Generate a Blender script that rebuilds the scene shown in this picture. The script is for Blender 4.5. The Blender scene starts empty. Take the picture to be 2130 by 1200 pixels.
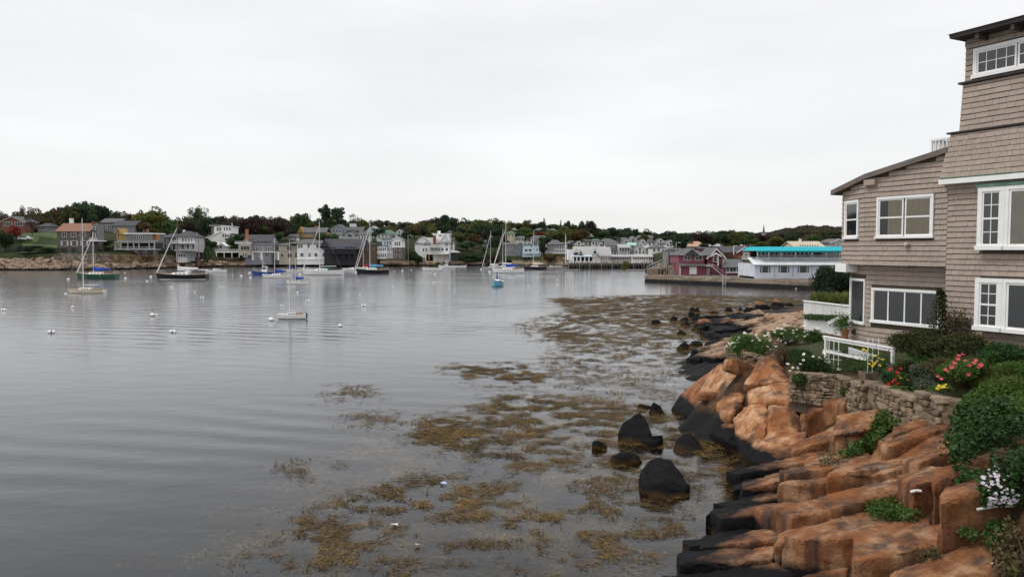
import bpy, bmesh, math, random
import numpy as np
from mathutils import Vector, Matrix, noise

scene = bpy.context.scene
R = math.radians
# ---------------------------------------------------------------- camera
CAMH = 6.5; FPX = 1600.0; PITCH = math.atan(82 / FPX)
cam_d = bpy.data.cameras.new('camera'); cam = bpy.data.objects.new('camera', cam_d)
scene.collection.objects.link(cam); scene.camera = cam
cam.location = (0, 0, CAMH); cam.rotation_euler = (math.pi / 2 - PITCH, 0, 0)
cam_d.sensor_width = 36; cam_d.lens = 36 * FPX / 2130; cam_d.clip_end = 8000; cam_d.clip_start = 0.1
# ---------------------------------------------------------------- sky and sun (overcast)
SUN_EL, SUN_AZ = 56, 264          # compass-like: degrees clockwise from +Y
world = bpy.data.worlds.new('World'); scene.world = world; world.use_nodes = True
wn, wl = world.node_tree.nodes, world.node_tree.links
bg = wn['Background']; bg.inputs['Strength'].default_value = 0.1
sky = wn.new('ShaderNodeTexSky'); sky.sky_type = 'NISHITA'; sky.sun_disc = False
sky.sun_elevation = R(SUN_EL); sky.sun_rotation = R(SUN_AZ)
tc = wn.new('ShaderNodeTexCoord'); sep = wn.new('ShaderNodeSeparateXYZ')
wl.new(tc.outputs['Generated'], sep.inputs[0])
ramp = wn.new('ShaderNodeValToRGB')            # overcast: paler overhead, a little greyer low down
ramp.color_ramp.elements[0].position = 0.0; ramp.color_ramp.elements[0].color = (9.75, 9.7, 9.65, 1)
ramp.color_ramp.elements[1].position = 1.0; ramp.color_ramp.elements[1].color = (13.2, 13.2, 13.4, 1)
_e = ramp.color_ramp.elements.new(0.32); _e.color = (10.1, 10.05, 10.15, 1)
wl.new(sep.outputs['Z'], ramp.inputs[0])
mp = wn.new('ShaderNodeMapping'); mp.inputs['Scale'].default_value = (1.2, 1.2, 5.0); mp.inputs['Rotation'].default_value = (0.0, 0.12, 0.4)
wl.new(tc.outputs['Generated'], mp.inputs[0])
cl = wn.new('ShaderNodeTexNoise'); cl.inputs['Scale'].default_value = 1.6; cl.inputs['Detail'].default_value = 6; cl.inputs['Roughness'].default_value = 0.5
wl.new(mp.outputs[0], cl.inputs['Vector'])
cr = wn.new('ShaderNodeMapRange'); cr.inputs['From Min'].default_value = 0.3; cr.inputs['From Max'].default_value = 0.7
cr.inputs['To Min'].default_value = 0.90; cr.inputs['To Max'].default_value = 1.06
wl.new(cl.outputs['Fac'], cr.inputs[0])
mul = wn.new('ShaderNodeVectorMath'); mul.operation = 'SCALE'
wl.new(ramp.outputs[0], mul.inputs[0]); wl.new(cr.outputs[0], mul.inputs['Scale'])
mixs = wn.new('ShaderNodeMix'); mixs.data_type = 'RGBA'; mixs.inputs['Factor'].default_value = 0.9
wl.new(sky.outputs[0], mixs.inputs['A']); wl.new(mul.outputs[0], mixs.inputs['B'])
wl.new(mixs.outputs['Result'], bg.inputs['Color'])
sd = bpy.data.lights.new('sun', 'SUN'); sd.energy = 1.5; sd.angle = R(11); sd.color = (1.0, 0.96, 0.9)
so = bpy.data.objects.new('sun', sd); scene.collection.objects.link(so)
_dir = Vector((math.sin(R(SUN_AZ)) * math.cos(R(SUN_EL)), math.cos(R(SUN_AZ)) * math.cos(R(SUN_EL)), math.sin(R(SUN_EL))))
so.rotation_euler = (-_dir).to_track_quat('-Z', 'Y').to_euler(); so.location = (0, 0, 60)
vs = scene.view_settings; vs.view_transform = 'Standard'; vs.look = 'None'; vs.exposure = 0.0; vs.gamma = 1.0
vs.use_curve_mapping = False

# ---------------------------------------------------------------- helpers
COL = scene.collection.objects
rng = random.Random(7); nr = np.random.default_rng(11)
_cp, _sp = math.cos(PITCH), math.sin(PITCH)
def ray(u, v):
    x = (u - 1065) / FPX; y = (600 - v) / FPX
    return Vector((x, _cp + y * _sp, -_sp + y * _cp))
def P(u, v, Y):                                   # the point seen at (u, v) that lies Y metres ahead
    d = ray(u, v); return Vector((0, 0, CAMH)) + d * (Y / d.y)
def PZ(u, v, z):                                  # the point seen at (u, v) at height z
    d = ray(u, v); return Vector((0, 0, CAMH)) + d * ((z - CAMH) / d.z)
def PA(u, v, a):                                  # a < 5.5: height, else distance ahead
    return PZ(u, v, a) if a < 5.5 else P(u, v, a)
def proj(p):                                      # numpy (n,3) -> u, v
    q = np.asarray(p, float) - np.array([0, 0, CAMH])
    f = q[:, 1] * _cp - q[:, 2] * _sp; up = q[:, 1] * _sp + q[:, 2] * _cp
    return 1065 + FPX * q[:, 0] / f, 600 - FPX * up / f

def tag(o, label=None, cat=None, group=None, kind=None):
    if label: o['label'] = label
    if cat: o['category'] = cat
    if group: o['group'] = group
    if kind: o['kind'] = kind
    return o
def empty(name, loc, rz=0.0):
    o = bpy.data.objects.new(name, None); COL.link(o); o.location = loc; o.rotation_euler = (0, 0, rz)
    o.empty_display_size = 0.3
    return o
def link(name, me, parent=None):
    o = bpy.data.objects.new(name, me); COL.link(o)
    if parent: o.parent = parent
    return o
def smooth(me, ang=None):
    me.polygons.foreach_set('use_smooth', [True] * len(me.polygons))
    if ang is not None:
        try: me.set_sharp_from_angle(angle=R(ang))
        except Exception: pass
def npmesh(name, V, F, mat=None, sm=False, midx=None):
    """V (n,3), F (m,k) all the same size"""
    V = np.asarray(V, np.float32); F = np.asarray(F, np.int32)
    me = bpy.data.meshes.new(name); k = F.shape[1]; m = F.shape[0]
    me.vertices.add(len(V)); me.vertices.foreach_set('co', V.ravel())
    me.loops.add(m * k); me.loops.foreach_set('vertex_index', F.ravel())
    me.polygons.add(m); me.polygons.foreach_set('loop_start', np.arange(0, m * k, k, dtype=np.int32))
    try: me.polygons.foreach_set('loop_total', np.full(m, k, np.int32))
    except Exception: pass
    if mat is not None:
        for q in (mat if isinstance(mat, (list, tuple)) else [mat]): me.materials.append(q)
    if midx is not None: me.polygons.foreach_set('material_index', np.asarray(midx, np.int32))
    me.polygons.foreach_set('use_smooth', np.full(m, bool(sm)))
    me.update(calc_edges=True); me.validate()
    return me
class MB:
    def __init__(s): s.v = []; s.f = []
    def add(s, vs_, fs):
        n = len(s.v); s.v += [tuple(q) for q in vs_]; s.f += [tuple(i + n for i in f) for f in fs]; return s
    def box(s, x0, x1, y0, y1, z0, z1):
        return s.add([(x0, y0, z0), (x1, y0, z0), (x1, y1, z0), (x0, y1, z0), (x0, y0, z1), (x1, y0, z1), (x1, y1, z1), (x0, y1, z1)],
                     [(0, 3, 2, 1), (4, 5, 6, 7), (0, 1, 5, 4), (1, 2, 6, 5), (2, 3, 7, 6), (3, 0, 4, 7)])
    def hexa(s, a, b):                             # bottom quad a, top quad b
        return s.add(list(a) + list(b), [(0, 3, 2, 1), (4, 5, 6, 7), (0, 1, 5, 4), (1, 2, 6, 5), (2, 3, 7, 6), (3, 0, 4, 7)])
    def prism(s, pts, off):                        # polygon pts extruded by off
        n = len(pts); off = Vector(off); q = [Vector(p) + off for p in pts]
        return s.add(list(pts) + q, [tuple(range(n))[::-1], tuple(range(n, 2 * n))] + [(i, (i + 1) % n, n + (i + 1) % n, n + i) for i in range(n)])
    def tube(s, p, q, r0, r1=None, n=6):
        p, q = Vector(p), Vector(q); r1 = r0 if r1 is None else r1
        d = (q - p).normalized(); a = d.orthogonal().normalized(); b = d.cross(a)
        vv = []
        for c, r in ((p, r0), (q, r1)):
            for i in range(n):
                t = 2 * math.pi * i / n; vv.append(c + a * (r * math.cos(t)) + b * (r * math.sin(t)))
        return s.add(vv, [(i, (i + 1) % n, n + (i + 1) % n, n + i) for i in range(n)] + [tuple(range(n))[::-1], tuple(range(n, 2 * n))])
    def path(s, pts, r, n=6):
        for a, b in zip(pts[:-1], pts[1:]): s.tube(a, b, r, None, n)
        return s
    def ball(s, c, r, sz=1.0, n=8, m=6):
        c = Vector(c); vv = []; ff = []
        for j in range(m + 1):
            t = math.pi * j / m
            for i in range(n):
                q = 2 * math.pi * i / n
                vv.append((c.x + r * math.sin(t) * math.cos(q), c.y + r * math.sin(t) * math.sin(q), c.z + r * sz * math.cos(t)))
        for j in range(m):
            for i in range(n): ff.append((j * n + i, (j + 1) * n + i, (j + 1) * n + (i + 1) % n, j * n + (i + 1) % n))
        return s.add(vv, ff)
    def build(s, name, mat, parent=None, sm=False, fixn=True):
        me = bpy.data.meshes.new(name); me.from_pydata(s.v, [], s.f)
        if fixn:
            bm = bmesh.new(); bm.from_mesh(me)
            bmesh.ops.remove_doubles(bm, verts=bm.verts, dist=1e-5)
            bmesh.ops.recalc_face_normals(bm, faces=bm.faces); bm.to_mesh(me); bm.free()
        if mat: me.materials.append(mat)
        if sm: smooth(me, 40)
        return link(name, me, parent)

_l3 = np.random.default_rng(9).uniform(-1, 1, (64, 64, 64))
def vn3(q):
    """smooth value noise in -1..1 at points q (n,3)"""
    i = np.floor(q).astype(int); f = q - i; f = f * f * (3 - 2 * f); t = 0
    for a in (0, 1):
        wa = f[:, 0] if a else 1 - f[:, 0]
        for b in (0, 1):
            wb = wa * (f[:, 1] if b else 1 - f[:, 1])
            for c in (0, 1): t = t + wb * (f[:, 2] if c else 1 - f[:, 2]) * _l3[(i[:, 0] + a) % 64, (i[:, 1] + b) % 64, (i[:, 2] + c) % 64]
    return t
def fbm3(q, octs=5, g=.5):
    t = 0; a = 1.0
    for k in range(octs): t = t + a * vn3(q * 2 ** k + 13.7 * k); a *= g
    return t
# ---------------------------------------------------------------- materials
MATS = {}
def new_mat(name):
    m = bpy.data.materials.new(name); m.use_nodes = True
    n, l = m.node_tree.nodes, m.node_tree.links
    return m, n, l, n['Principled BSDF']
def ramp_node(n, stops):
    r = n.new('ShaderNodeValToRGB'); e = r.color_ramp.elements
    e[0].position, e[0].color = stops[0][0], (*stops[0][1], 1); e[1].position, e[1].color = stops[-1][0], (*stops[-1][1], 1)
    for p, c in stops[1:-1]:
        q = e.new(p); q.color = (*c, 1)
    return r
def math_node(n, l, op, a, b=None, clamp=False):
    m = n.new('ShaderNodeMath'); m.operation = op; m.use_clamp = clamp
    for i, q in enumerate((a, b)):
        if q is None: continue
        if isinstance(q, (int, float)): m.inputs[i].default_value = q
        else: l.new(q, m.inputs[i])
    return m.outputs[0]
def mixc(n, l, fac, a, b, mode='MIX'):
    m = n.new('ShaderNodeMix'); m.data_type = 'RGBA'; m.blend_type = mode
    for key, q in (('Factor', fac), ('A', a), ('B', b)):
        if isinstance(q, (int, float)): m.inputs[key].default_value = q
        elif isinstance(q, tuple): m.inputs[key].default_value = (*q, 1)
        else: l.new(q, m.inputs[key])
    return m.outputs['Result']
def noise_node(n, l, vec, scale, detail=4, rough=0.55):
    t = n.new('ShaderNodeTexNoise'); t.inputs['Scale'].default_value = scale; t.inputs['Detail'].default_value = detail; t.inputs['Roughness'].default_value = rough
    if vec is not None: l.new(vec, t.inputs['Vector'])
    return t.outputs['Fac']
def mapping(n, l, vec, sc=(1, 1, 1), rot=(0, 0, 0)):
    m = n.new('ShaderNodeMapping'); m.inputs['Scale'].default_value = sc; m.inputs['Rotation'].default_value = rot
    l.new(vec, m.inputs[0]); return m.outputs[0]
def mat(name, c, rough=0.75, var=0.18, scale=1.5, bump=0.0, bscale=20, isl=0.0, objr=0.0, spec=0.3, metal=0.0, sc=(1, 1, 1)):
    """plain coloured surface with weathering noise; isl / objr: brightness spread per island / per object"""
    if name in MATS: return MATS[name]
    m, n, l, b = new_mat(name)
    g = n.new('ShaderNodeNewGeometry'); vec = mapping(n, l, g.outputs['Position'], sc)
    f = noise_node(n, l, vec, scale, 6, 0.6)
    mr = n.new('ShaderNodeMapRange'); mr.inputs['From Min'].default_value = 0.3; mr.inputs['From Max'].default_value = 0.7
    mr.inputs['To Min'].default_value = 1 - var; mr.inputs['To Max'].default_value = 1 + var; l.new(f, mr.inputs[0]); val = mr.outputs[0]
    for amt, src in ((isl, 'isl'), (objr, 'obj')):
        if amt:
            o = g.outputs['Random Per Island'] if src == 'isl' else n.new('ShaderNodeObjectInfo').outputs['Random']
            k = math_node(n, l, 'MULTIPLY_ADD', o, 2 * amt); k.node.inputs[2].default_value = 1 - amt
            val = math_node(n, l, 'MULTIPLY', val, k)
    s = n.new('ShaderNodeVectorMath'); s.operation = 'SCALE'; s.inputs[0].default_value = c; l.new(val, s.inputs['Scale'])
    l.new(s.outputs[0], b.inputs['Base Color'])
    b.inputs['Roughness'].default_value = rough; b.inputs['Specular IOR Level'].default_value = spec; b.inputs['Metallic'].default_value = metal
    if bump:
        bp = n.new('ShaderNodeBump'); bp.inputs['Strength'].default_value = bump; bp.inputs['Distance'].default_value = 0.02
        l.new(noise_node(n, l, vec, bscale, 5), bp.inputs['Height']); l.new(bp.outputs[0], b.inputs['Normal'])
    MATS[name] = m; return m
def leafmat(name, cols, rough=0.55, trans=0.25, low=0.0):
    """foliage: colour drawn per leaf from cols, shifted per object"""
    if name in MATS: return MATS[name]
    m, n, l, b = new_mat(name)
    g = n.new('ShaderNodeNewGeometry'); oi = n.new('ShaderNodeObjectInfo')
    cnt = noise_node(n, l, g.outputs['Position'], 0.9 if low == 0 else low, 3)
    f = math_node(n, l, 'ADD', math_node(n, l, 'MULTIPLY', g.outputs['Random Per Island'], 0.55), math_node(n, l, 'MULTIPLY', cnt, 0.9))
    f = math_node(n, l, 'SUBTRACT', f, 0.22)
    r = ramp_node(n, [(i / (len(cols) - 1), c) for i, c in enumerate(cols)]); l.new(f, r.inputs[0])
    k = math_node(n, l, 'MULTIPLY_ADD', oi.outputs['Random'], 0.4); k.node.inputs[2].default_value = 0.8
    s = n.new('ShaderNodeVectorMath'); s.operation = 'SCALE'; l.new(r.outputs[0], s.inputs[0]); l.new(k, s.inputs['Scale'])
    l.new(s.outputs[0], b.inputs['Base Color']); b.inputs['Roughness'].default_value = rough
    b.inputs['Specular IOR Level'].default_value = 0.25
    if trans:
        t = n.new('ShaderNodeBsdfTranslucent'); l.new(s.outputs[0], t.inputs['Color'])
        mx = n.new('ShaderNodeMixShader'); mx.inputs[0].default_value = trans
        l.new(b.outputs[0], mx.inputs[1]); l.new(t.outputs[0], mx.inputs[2]); l.new(mx.outputs[0], n['Material Output'].inputs['Surface'])
    MATS[name] = m; return m
def glass_dark(name, c=(0.02, 0.022, 0.025), rough=0.08, spec=0.5):
    if name in MATS: return MATS[name]
    m, n, l, b = new_mat(name)
    b.inputs['Base Color'].default_value = (*c, 1); b.inputs['Roughness'].default_value = rough; b.inputs['Specular IOR Level'].default_value = spec
    MATS[name] = m; return m
def glass_clear(name, tint=(0.9, 0.92, 0.92)):
    """window glass: the room shows through, the sky is mirrored"""
    if name in MATS: return MATS[name]
    m, n, l, b = new_mat(name); n.remove(b)
    t = n.new('ShaderNodeBsdfTransparent'); t.inputs[0].default_value = (*tint, 1)
    g = n.new('ShaderNodeBsdfGlossy'); g.inputs['Roughness'].default_value = 0.02
    fr = n.new('ShaderNodeFresnel'); fr.inputs['IOR'].default_value = 1.7
    mx = n.new('ShaderNodeMixShader'); l.new(fr.outputs[0], mx.inputs[0]); l.new(t.outputs[0], mx.inputs[1]); l.new(g.outputs[0], mx.inputs[2])
    l.new(mx.outputs[0], n['Material Output'].inputs['Surface']); MATS[name] = m; return m

def granite(name, wet=0.5, orange=0.5, tint=None, k=1.0):
    """pink to orange granite; black algae below the tide line, brown weed at the water's edge"""
    if name in MATS: return MATS[name]
    m, n, l, b = new_mat(name)
    g = n.new('ShaderNodeNewGeometry'); pos = g.outputs['Position']
    sp = n.new('ShaderNodeSeparateXYZ'); l.new(pos, sp.inputs[0])
    big = noise_node(n, l, pos, 0.55, 5, 0.6); mid = noise_node(n, l, mapping(n, l, pos, (1, 1, 0.35), (0.3, 0.25, 0)), 2.2, 6, 0.62)
    fine = noise_node(n, l, pos, 20, 8, 0.75)
    r1 = ramp_node(n, [(p, tuple(x * k for x in c)) for p, c in [(0.31, (0.045, 0.028, 0.02)), (0.41, (0.16, 0.068, 0.032)), (0.50, (0.33, 0.15, 0.066)), (0.57, (0.50, 0.30, 0.17)), (0.66, (0.44, 0.34, 0.25))]])
    l.new(math_node(n, l, 'ADD', math_node(n, l, 'MULTIPLY', mid, 0.62), math_node(n, l, 'MULTIPLY', big, 0.38)), r1.inputs[0])
    fo = n.new('ShaderNodeMapRange'); fo.inputs['From Min'].default_value = 0.62 - 0.35 * orange; fo.inputs['From Max'].default_value = 0.78 - 0.2 * orange
    l.new(noise_node(n, l, mapping(n, l, pos, (1, 1, 0.5), (0.2, 0.5, 0.3)), 0.85, 5, 0.6), fo.inputs[0])
    c = mixc(n, l, math_node(n, l, 'MULTIPLY', fo.outputs[0], 0.85), r1.outputs[0], (0.31 * k, 0.095 * k, 0.024 * k))
    if tint: c = mixc(n, l, 0.72, c, mixc(n, l, mid, tuple(q * .55 for q in tint), tuple(q * 1.35 for q in tint)))
    # dark water streaks and grey lichen that belong to the stone
    st = ramp_node(n, [(0.0, (0, 0, 0)), (0.50, (0, 0, 0)), (0.64, (1, 1, 1))]); l.new(noise_node(n, l, mapping(n, l, pos, (1.6, 1.6, 0.22), (0.25, 0.35, 0)), 1.1, 5, 0.65), st.inputs[0])
    c = mixc(n, l, math_node(n, l, 'MULTIPLY', st.outputs[0], 0.82), c, (0.05, 0.038, 0.033))
    sp2 = ramp_node(n, [(0.25, (0.5, 0.48, 0.46)), (0.45, (0.9, 0.9, 0.9)), (0.58, (1.05, 1.05, 1.05)), (0.8, (1.4, 1.36, 1.28))]); l.new(fine, sp2.inputs[0])
    c = mixc(n, l, 1.0, c, sp2.outputs[0], 'MULTIPLY')
    # crack lines
    vo = n.new('ShaderNodeTexVoronoi'); vo.feature = 'DISTANCE_TO_EDGE'; vo.inputs['Scale'].default_value = 0.8
    wv = n.new('ShaderNodeVectorMath'); wv.operation = 'ADD'
    nz = n.new('ShaderNodeTexNoise'); nz.inputs['Scale'].default_value = 1.7; nz.inputs['Detail'].default_value = 4; l.new(pos, nz.inputs['Vector'])
    sc_ = n.new('ShaderNodeVectorMath'); sc_.operation = 'SCALE'; sc_.inputs['Scale'].default_value = 0.7; l.new(nz.outputs['Color'], sc_.inputs[0])
    l.new(mapping(n, l, pos, (1, 0.7, 1.3), (0.5, 0.2, 0.4)), wv.inputs[0]); l.new(sc_.outputs[0], wv.inputs[1]); l.new(wv.outputs[0], vo.inputs['Vector'])
    ck = n.new('ShaderNodeMapRange'); ck.inputs['From Min'].default_value = 0.0; ck.inputs['From Max'].default_value = 0.018; ck.inputs['To Min'].default_value = 1; ck.inputs['To Max'].default_value = 0; l.new(vo.outputs['Distance'], ck.inputs[0])
    ckm = math_node(n, l, 'MULTIPLY', ck.outputs[0], math_node(n, l, 'MULTIPLY', big, 0.25))
    c = mixc(n, l, ckm, c, (0.05, 0.035, 0.028))
    # tide band
    tn = noise_node(n, l, pos, 0.8, 5, 0.6)
    zz = math_node(n, l, 'ADD', sp.outputs['Z'], math_node(n, l, 'MULTIPLY', math_node(n, l, 'SUBTRACT', tn, 0.5), -0.75))
    bl = n.new('ShaderNodeMapRange'); bl.inputs['From Min'].default_value = wet - 0.06; bl.inputs['From Max'].default_value = wet + 0.13; bl.inputs['To Min'].default_value = 1; bl.inputs['To Max'].default_value = 0
    l.new(zz, bl.inputs[0])
    blk = mixc(n, l, fine, (0.006, 0.006, 0.008), (0.02, 0.019, 0.02))
    c = mixc(n, l, bl.outputs[0], c, blk)
    wd = n.new('ShaderNodeMapRange'); wd.inputs['From Min'].default_value = 0.02; wd.inputs['From Max'].default_value = 0.16; wd.inputs['To Min'].default_value = 1; wd.inputs['To Max'].default_value = 0; l.new(zz, wd.inputs[0])
    c = mixc(n, l, math_node(n, l, 'MULTIPLY', wd.outputs[0], math_node(n, l, 'MULTIPLY', fine, 1.2, True)), c, (0.075, 0.042, 0.010))
    l.new(c, b.inputs['Base Color'])
    ro = mixc(n, l, bl.outputs[0], (0.82, 0.82, 0.82), (0.62, 0.62, 0.62)); l.new(ro, b.inputs['Roughness'])
    spv = math_node(n, l, 'MULTIPLY_ADD', bl.outputs[0], -0.2); spv.node.inputs[2].default_value = 0.24; l.new(spv, b.inputs['Specular IOR Level'])
    bp = n.new('ShaderNodeBump'); bp.inputs['Strength'].default_value = 0.8; bp.inputs['Distance'].default_value = 0.07
    hh = math_node(n, l, 'ADD', math_node(n, l, 'ADD', noise_node(n, l, pos, 5, 8, 0.7), math_node(n, l, 'MULTIPLY', fine, 0.5)), math_node(n, l, 'MULTIPLY', ck.outputs[0], -0.2))
    l.new(hh, bp.inputs['Height']); l.new(bp.outputs[0], b.inputs['Normal'])
    MATS[name] = m; return m

GRANB = granite('granite_tidal', 1.5, 0.3); GRANC = granite('granite_tip', 1.0, 0.3)
GRANL = granite('granite_ledge', .62, .5, None, .82); GRANF = granite('granite_point', .75, .1, (.36, .26, .175))
WHITE = mat('white_paint', (0.74, 0.74, 0.73), 0.55, 0.06, 2)
GRAN = granite('granite', .6, .4, None, 1.15); GRAN2 = granite('granite_pale', 0.5, 0.15)
# ---------------------------------------------------------------- water
def build_water():
    m, n, l, b = new_mat('harbour_water'); n.remove(b)
    g = n.new('ShaderNodeNewGeometry'); pos = g.outputs['Position']
    def rip(sc, scale, det, rot=0.0): return noise_node(n, l, mapping(n, l, pos, sc, (0, 0, rot)), scale, det, 0.5)
    h1 = rip((1.0, 2.4, 1), 0.28, 3, 0.5); h2 = rip((1.0, 1.8, 1), 2.2, 3, 0.25); h3 = rip((1, 1.3, 1), 0.035, 3, 0.2)
    wv = n.new('ShaderNodeTexWave'); wv.wave_type = 'BANDS'; wv.bands_direction = 'Y'; wv.inputs['Scale'].default_value = 0.16
    wv.inputs['Distortion'].default_value = 7.0; wv.inputs['Detail'].default_value = 2; wv.inputs['Detail Scale'].default_value = 0.5
    l.new(mapping(n, l, pos, (1, 1, 1), (0, 0, 0.30)), wv.inputs['Vector'])
    gate = n.new('ShaderNodeMapRange'); gate.inputs['From Min'].default_value = 0.42; gate.inputs['From Max'].default_value = 0.62; l.new(h3, gate.inputs[0])
    hh = math_node(n, l, 'ADD', math_node(n, l, 'MULTIPLY', h1, 0.05), math_node(n, l, 'MULTIPLY', h2, 0.010))
    hh = math_node(n, l, 'ADD', hh, math_node(n, l, 'MULTIPLY', math_node(n, l, 'MULTIPLY', wv.outputs['Fac'], gate.outputs[0]), 0.05))
    bp = n.new('ShaderNodeBump'); bp.inputs['Strength'].default_value = 1.0; bp.inputs['Distance'].default_value = 0.55
    l.new(hh, bp.inputs['Height'])
    t = n.new('ShaderNodeBsdfTransparent'); t.inputs[0].default_value = (0.82, 0.85, 0.84, 1)
    gl = n.new('ShaderNodeBsdfGlossy'); gl.inputs['Roughness'].default_value = 0.125; gl.inputs['Color'].default_value = (0.97, 0.98, 1, 1); l.new(bp.outputs[0], gl.inputs['Normal'])
    fr = n.new('ShaderNodeFresnel'); fr.inputs['IOR'].default_value = 1.33; l.new(bp.outputs[0], fr.inputs['Normal'])
    mx = n.new('ShaderNodeMixShader'); l.new(fr.outputs[0], mx.inputs[0]); l.new(t.outputs[0], mx.inputs[1]); l.new(gl.outputs[0], mx.inputs[2])
    l.new(mx.outputs[0], n['Material Output'].inputs['Surface'])
    o = MB().add([(-3000, -200, 0), (3000, -200, 0), (3000, 4000, 0), (-3000, 4000, 0)], [(0, 1, 2, 3)]).build('water', m, fixn=False)
    tag(o, kind='structure')
build_water()
DARK_BED = mat('depth_darkened_bed', (0.012, 0.012, 0.013), 0.9, 0.3, 0.3)  # near-black bed colour stands in for light lost in deep water
o = MB().add([(-4000, -300, -4.2), (4000, -300, -4.2), (4000, 5000, -4.2), (-4000, 5000, -4.2)], [(0, 1, 2, 3)]).build('seabed', DARK_BED, fixn=False); tag(o, kind='structure')

# ---------------------------------------------------------------- near shore: a sheet through surveyed points
NC = []
def nc(a, *pts):
    for u, v in pts: p = PA(u, v, a); NC.append((p.x, p.y, p.z))
nc(0.0, (1300, 1195), (1400, 1160), (1480, 1125), (1510, 1085), (1560, 1045), (1515, 1010), (1560, 985), (1545, 930), (1530, 890), (1412, 866), (1405, 845), (1450, 800))
nc(0.0, (1485, 722), (1470, 692), (1460, 672), (1500, 655), (1570, 640), (1660, 630))
nc(-0.45, (1150, 1195), (1280, 1100), (1380, 1010), (1400, 930), (1330, 850), (1330, 760), (1330, 690), (1400, 650), (1540, 622), (1690, 618))
nc(-0.8, (700, 1190), (1000, 1050), (1150, 900), (1150, 780), (1150, 690), (1200, 640), (1500, 606), (1690, 606))
nc(0.55, (1600, 1195), (1560, 1130), (1590, 1060))
nc(0.8, (1640, 1150), (1640, 1060), (1620, 1000)); nc(1.15, (1800, 1180), (1720, 1110), (1760, 1040), (1740, 975))
nc(1.6, (1880, 1110), (1860, 1040), (1850, 960), (1990, 1180)); nc(2.1, (2010, 1060), (1960, 960), (2110, 1190)); nc(2.0, (1900, 890))
nc(2.6, (1960, 880), (2060, 1000), (2130, 1110)); nc(2.25, (1800, 815)); nc(2.4, (1890, 845)); nc(2.7, (1990, 842))
nc(0.25, (1570, 950), (1640, 955)); nc(0.9, (1700, 930), (1690, 960))
nc(25.0, (1560, 860), (1640, 860)); nc(26.5, (1560, 765), (1620, 760)); nc(27.5, (1540, 735), (1620, 735)); nc(27.5, (1480, 800))
nc(26.0, (1700, 735), (1660, 750)); nc(24.0, (1740, 765)); nc(30.0, (1560, 722), (1640, 715), (1700, 705))
nc(3.1, (1850, 775), (1920, 800)); nc(3.45, (1760, 712), (1850, 745), (1950, 760), (2050, 770)); nc(3.6, (2120, 760), (2050, 740)); nc(3.4, (2060, 820), (2125, 850))
nc(3.0, (2060, 900)); nc(2.9, (2130, 1000)); nc(.9, (1610, 660), (1660, 655)); nc(0.3, (1540, 668), (1580, 648)); nc(0.5, (1560, 690)); nc(0.9, (1640, 690)); nc(37.0, (1665, 692)); nc(.5, (1690, 633), (1640, 640))
NC += [(14, 34, 2.5), (15.5, 28, 3.1), (13, 36.5, 2.2), (13, 31, 2.7), (18, 22, 3.7), (22, 16, 3.8), (24, 30, 4.2), (20, 42, 3.6), (19, 55, .9), (22.5, 55, 2.4), (24, 65, .5), (30, 50, 4.2), (26, 8, 4.2), (34, 20, 4.4), (34, 75, 3),
       (16, 8, 3.4), (12, 6, 3.3), (8, 3, 3.8), (4, 0, 4.8), (0, 0, 4.8), (-8, 0, 4.8), (-8, 5, 0.5), (0, 5.5, 1.0), (4, 7.5, 0.7), (-8, 8, -1), (0, 9, -0.8), (5, 11, 0.1), (-10, 18, -3), (-4, 30, -2.6), (2, 45, -2.2), (6, 80, -2), (20, 105, -2), (36, 100, -.5), (-10, 60, -4), (-4, 110, -4), (-16, 36, -4), (-14, 10, -3)]
NC = np.array(NC)
def _tps_fit(pts, lam=0.02):
    xy = pts[:, :2]; z = pts[:, 2]; n = len(pts)
    d = np.linalg.norm(xy[:, None] - xy[None], axis=2); K = np.where(d > 0, d, 0.0)   # |r| kernel: stays tame between points
    A = np.zeros((n + 3, n + 3)); A[:n, :n] = K + lam * np.eye(n) * -1
    Pm = np.c_[np.ones(n), xy]; A[:n, n:] = Pm; A[n:, :n] = Pm.T
    return np.linalg.solve(A, np.r_[z, 0, 0, 0])
_W = _tps_fit(NC)
def near_h(x, y):
    x = np.asarray(x, float).ravel(); y = np.asarray(y, float).ravel(); out = np.zeros(len(x))
    for a in range(0, len(x), 20000):
        q = np.c_[x[a:a + 20000], y[a:a + 20000]]
        d = np.linalg.norm(q[:, None] - NC[None, :, :2], axis=2)
        out[a:a + 20000] = d @ _W[:-3] + _W[-3] + q @ _W[-2:]
    return out
def near_hit(us, vs_, y0=8.0, y1=70.0):
    """where the rays through the pixels meet the near sheet"""
    us = np.asarray(us, float); vs_ = np.asarray(vs_, float)
    x = (us - 1065) / FPX; yy = (600 - vs_) / FPX
    dx = x / (_cp + yy * _sp); dz = (-_sp + yy * _cp) / (_cp + yy * _sp)
    hit = np.full(len(us), np.nan)
    for Y in np.geomspace(y0, y1, 150):
        t = near_h(dx * Y, np.full(len(us), Y)); z = CAMH + dz * Y
        nw = np.isnan(hit) & (z <= t); hit[nw] = Y
    return np.c_[dx * hit, hit, CAMH + dz * hit]
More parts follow.
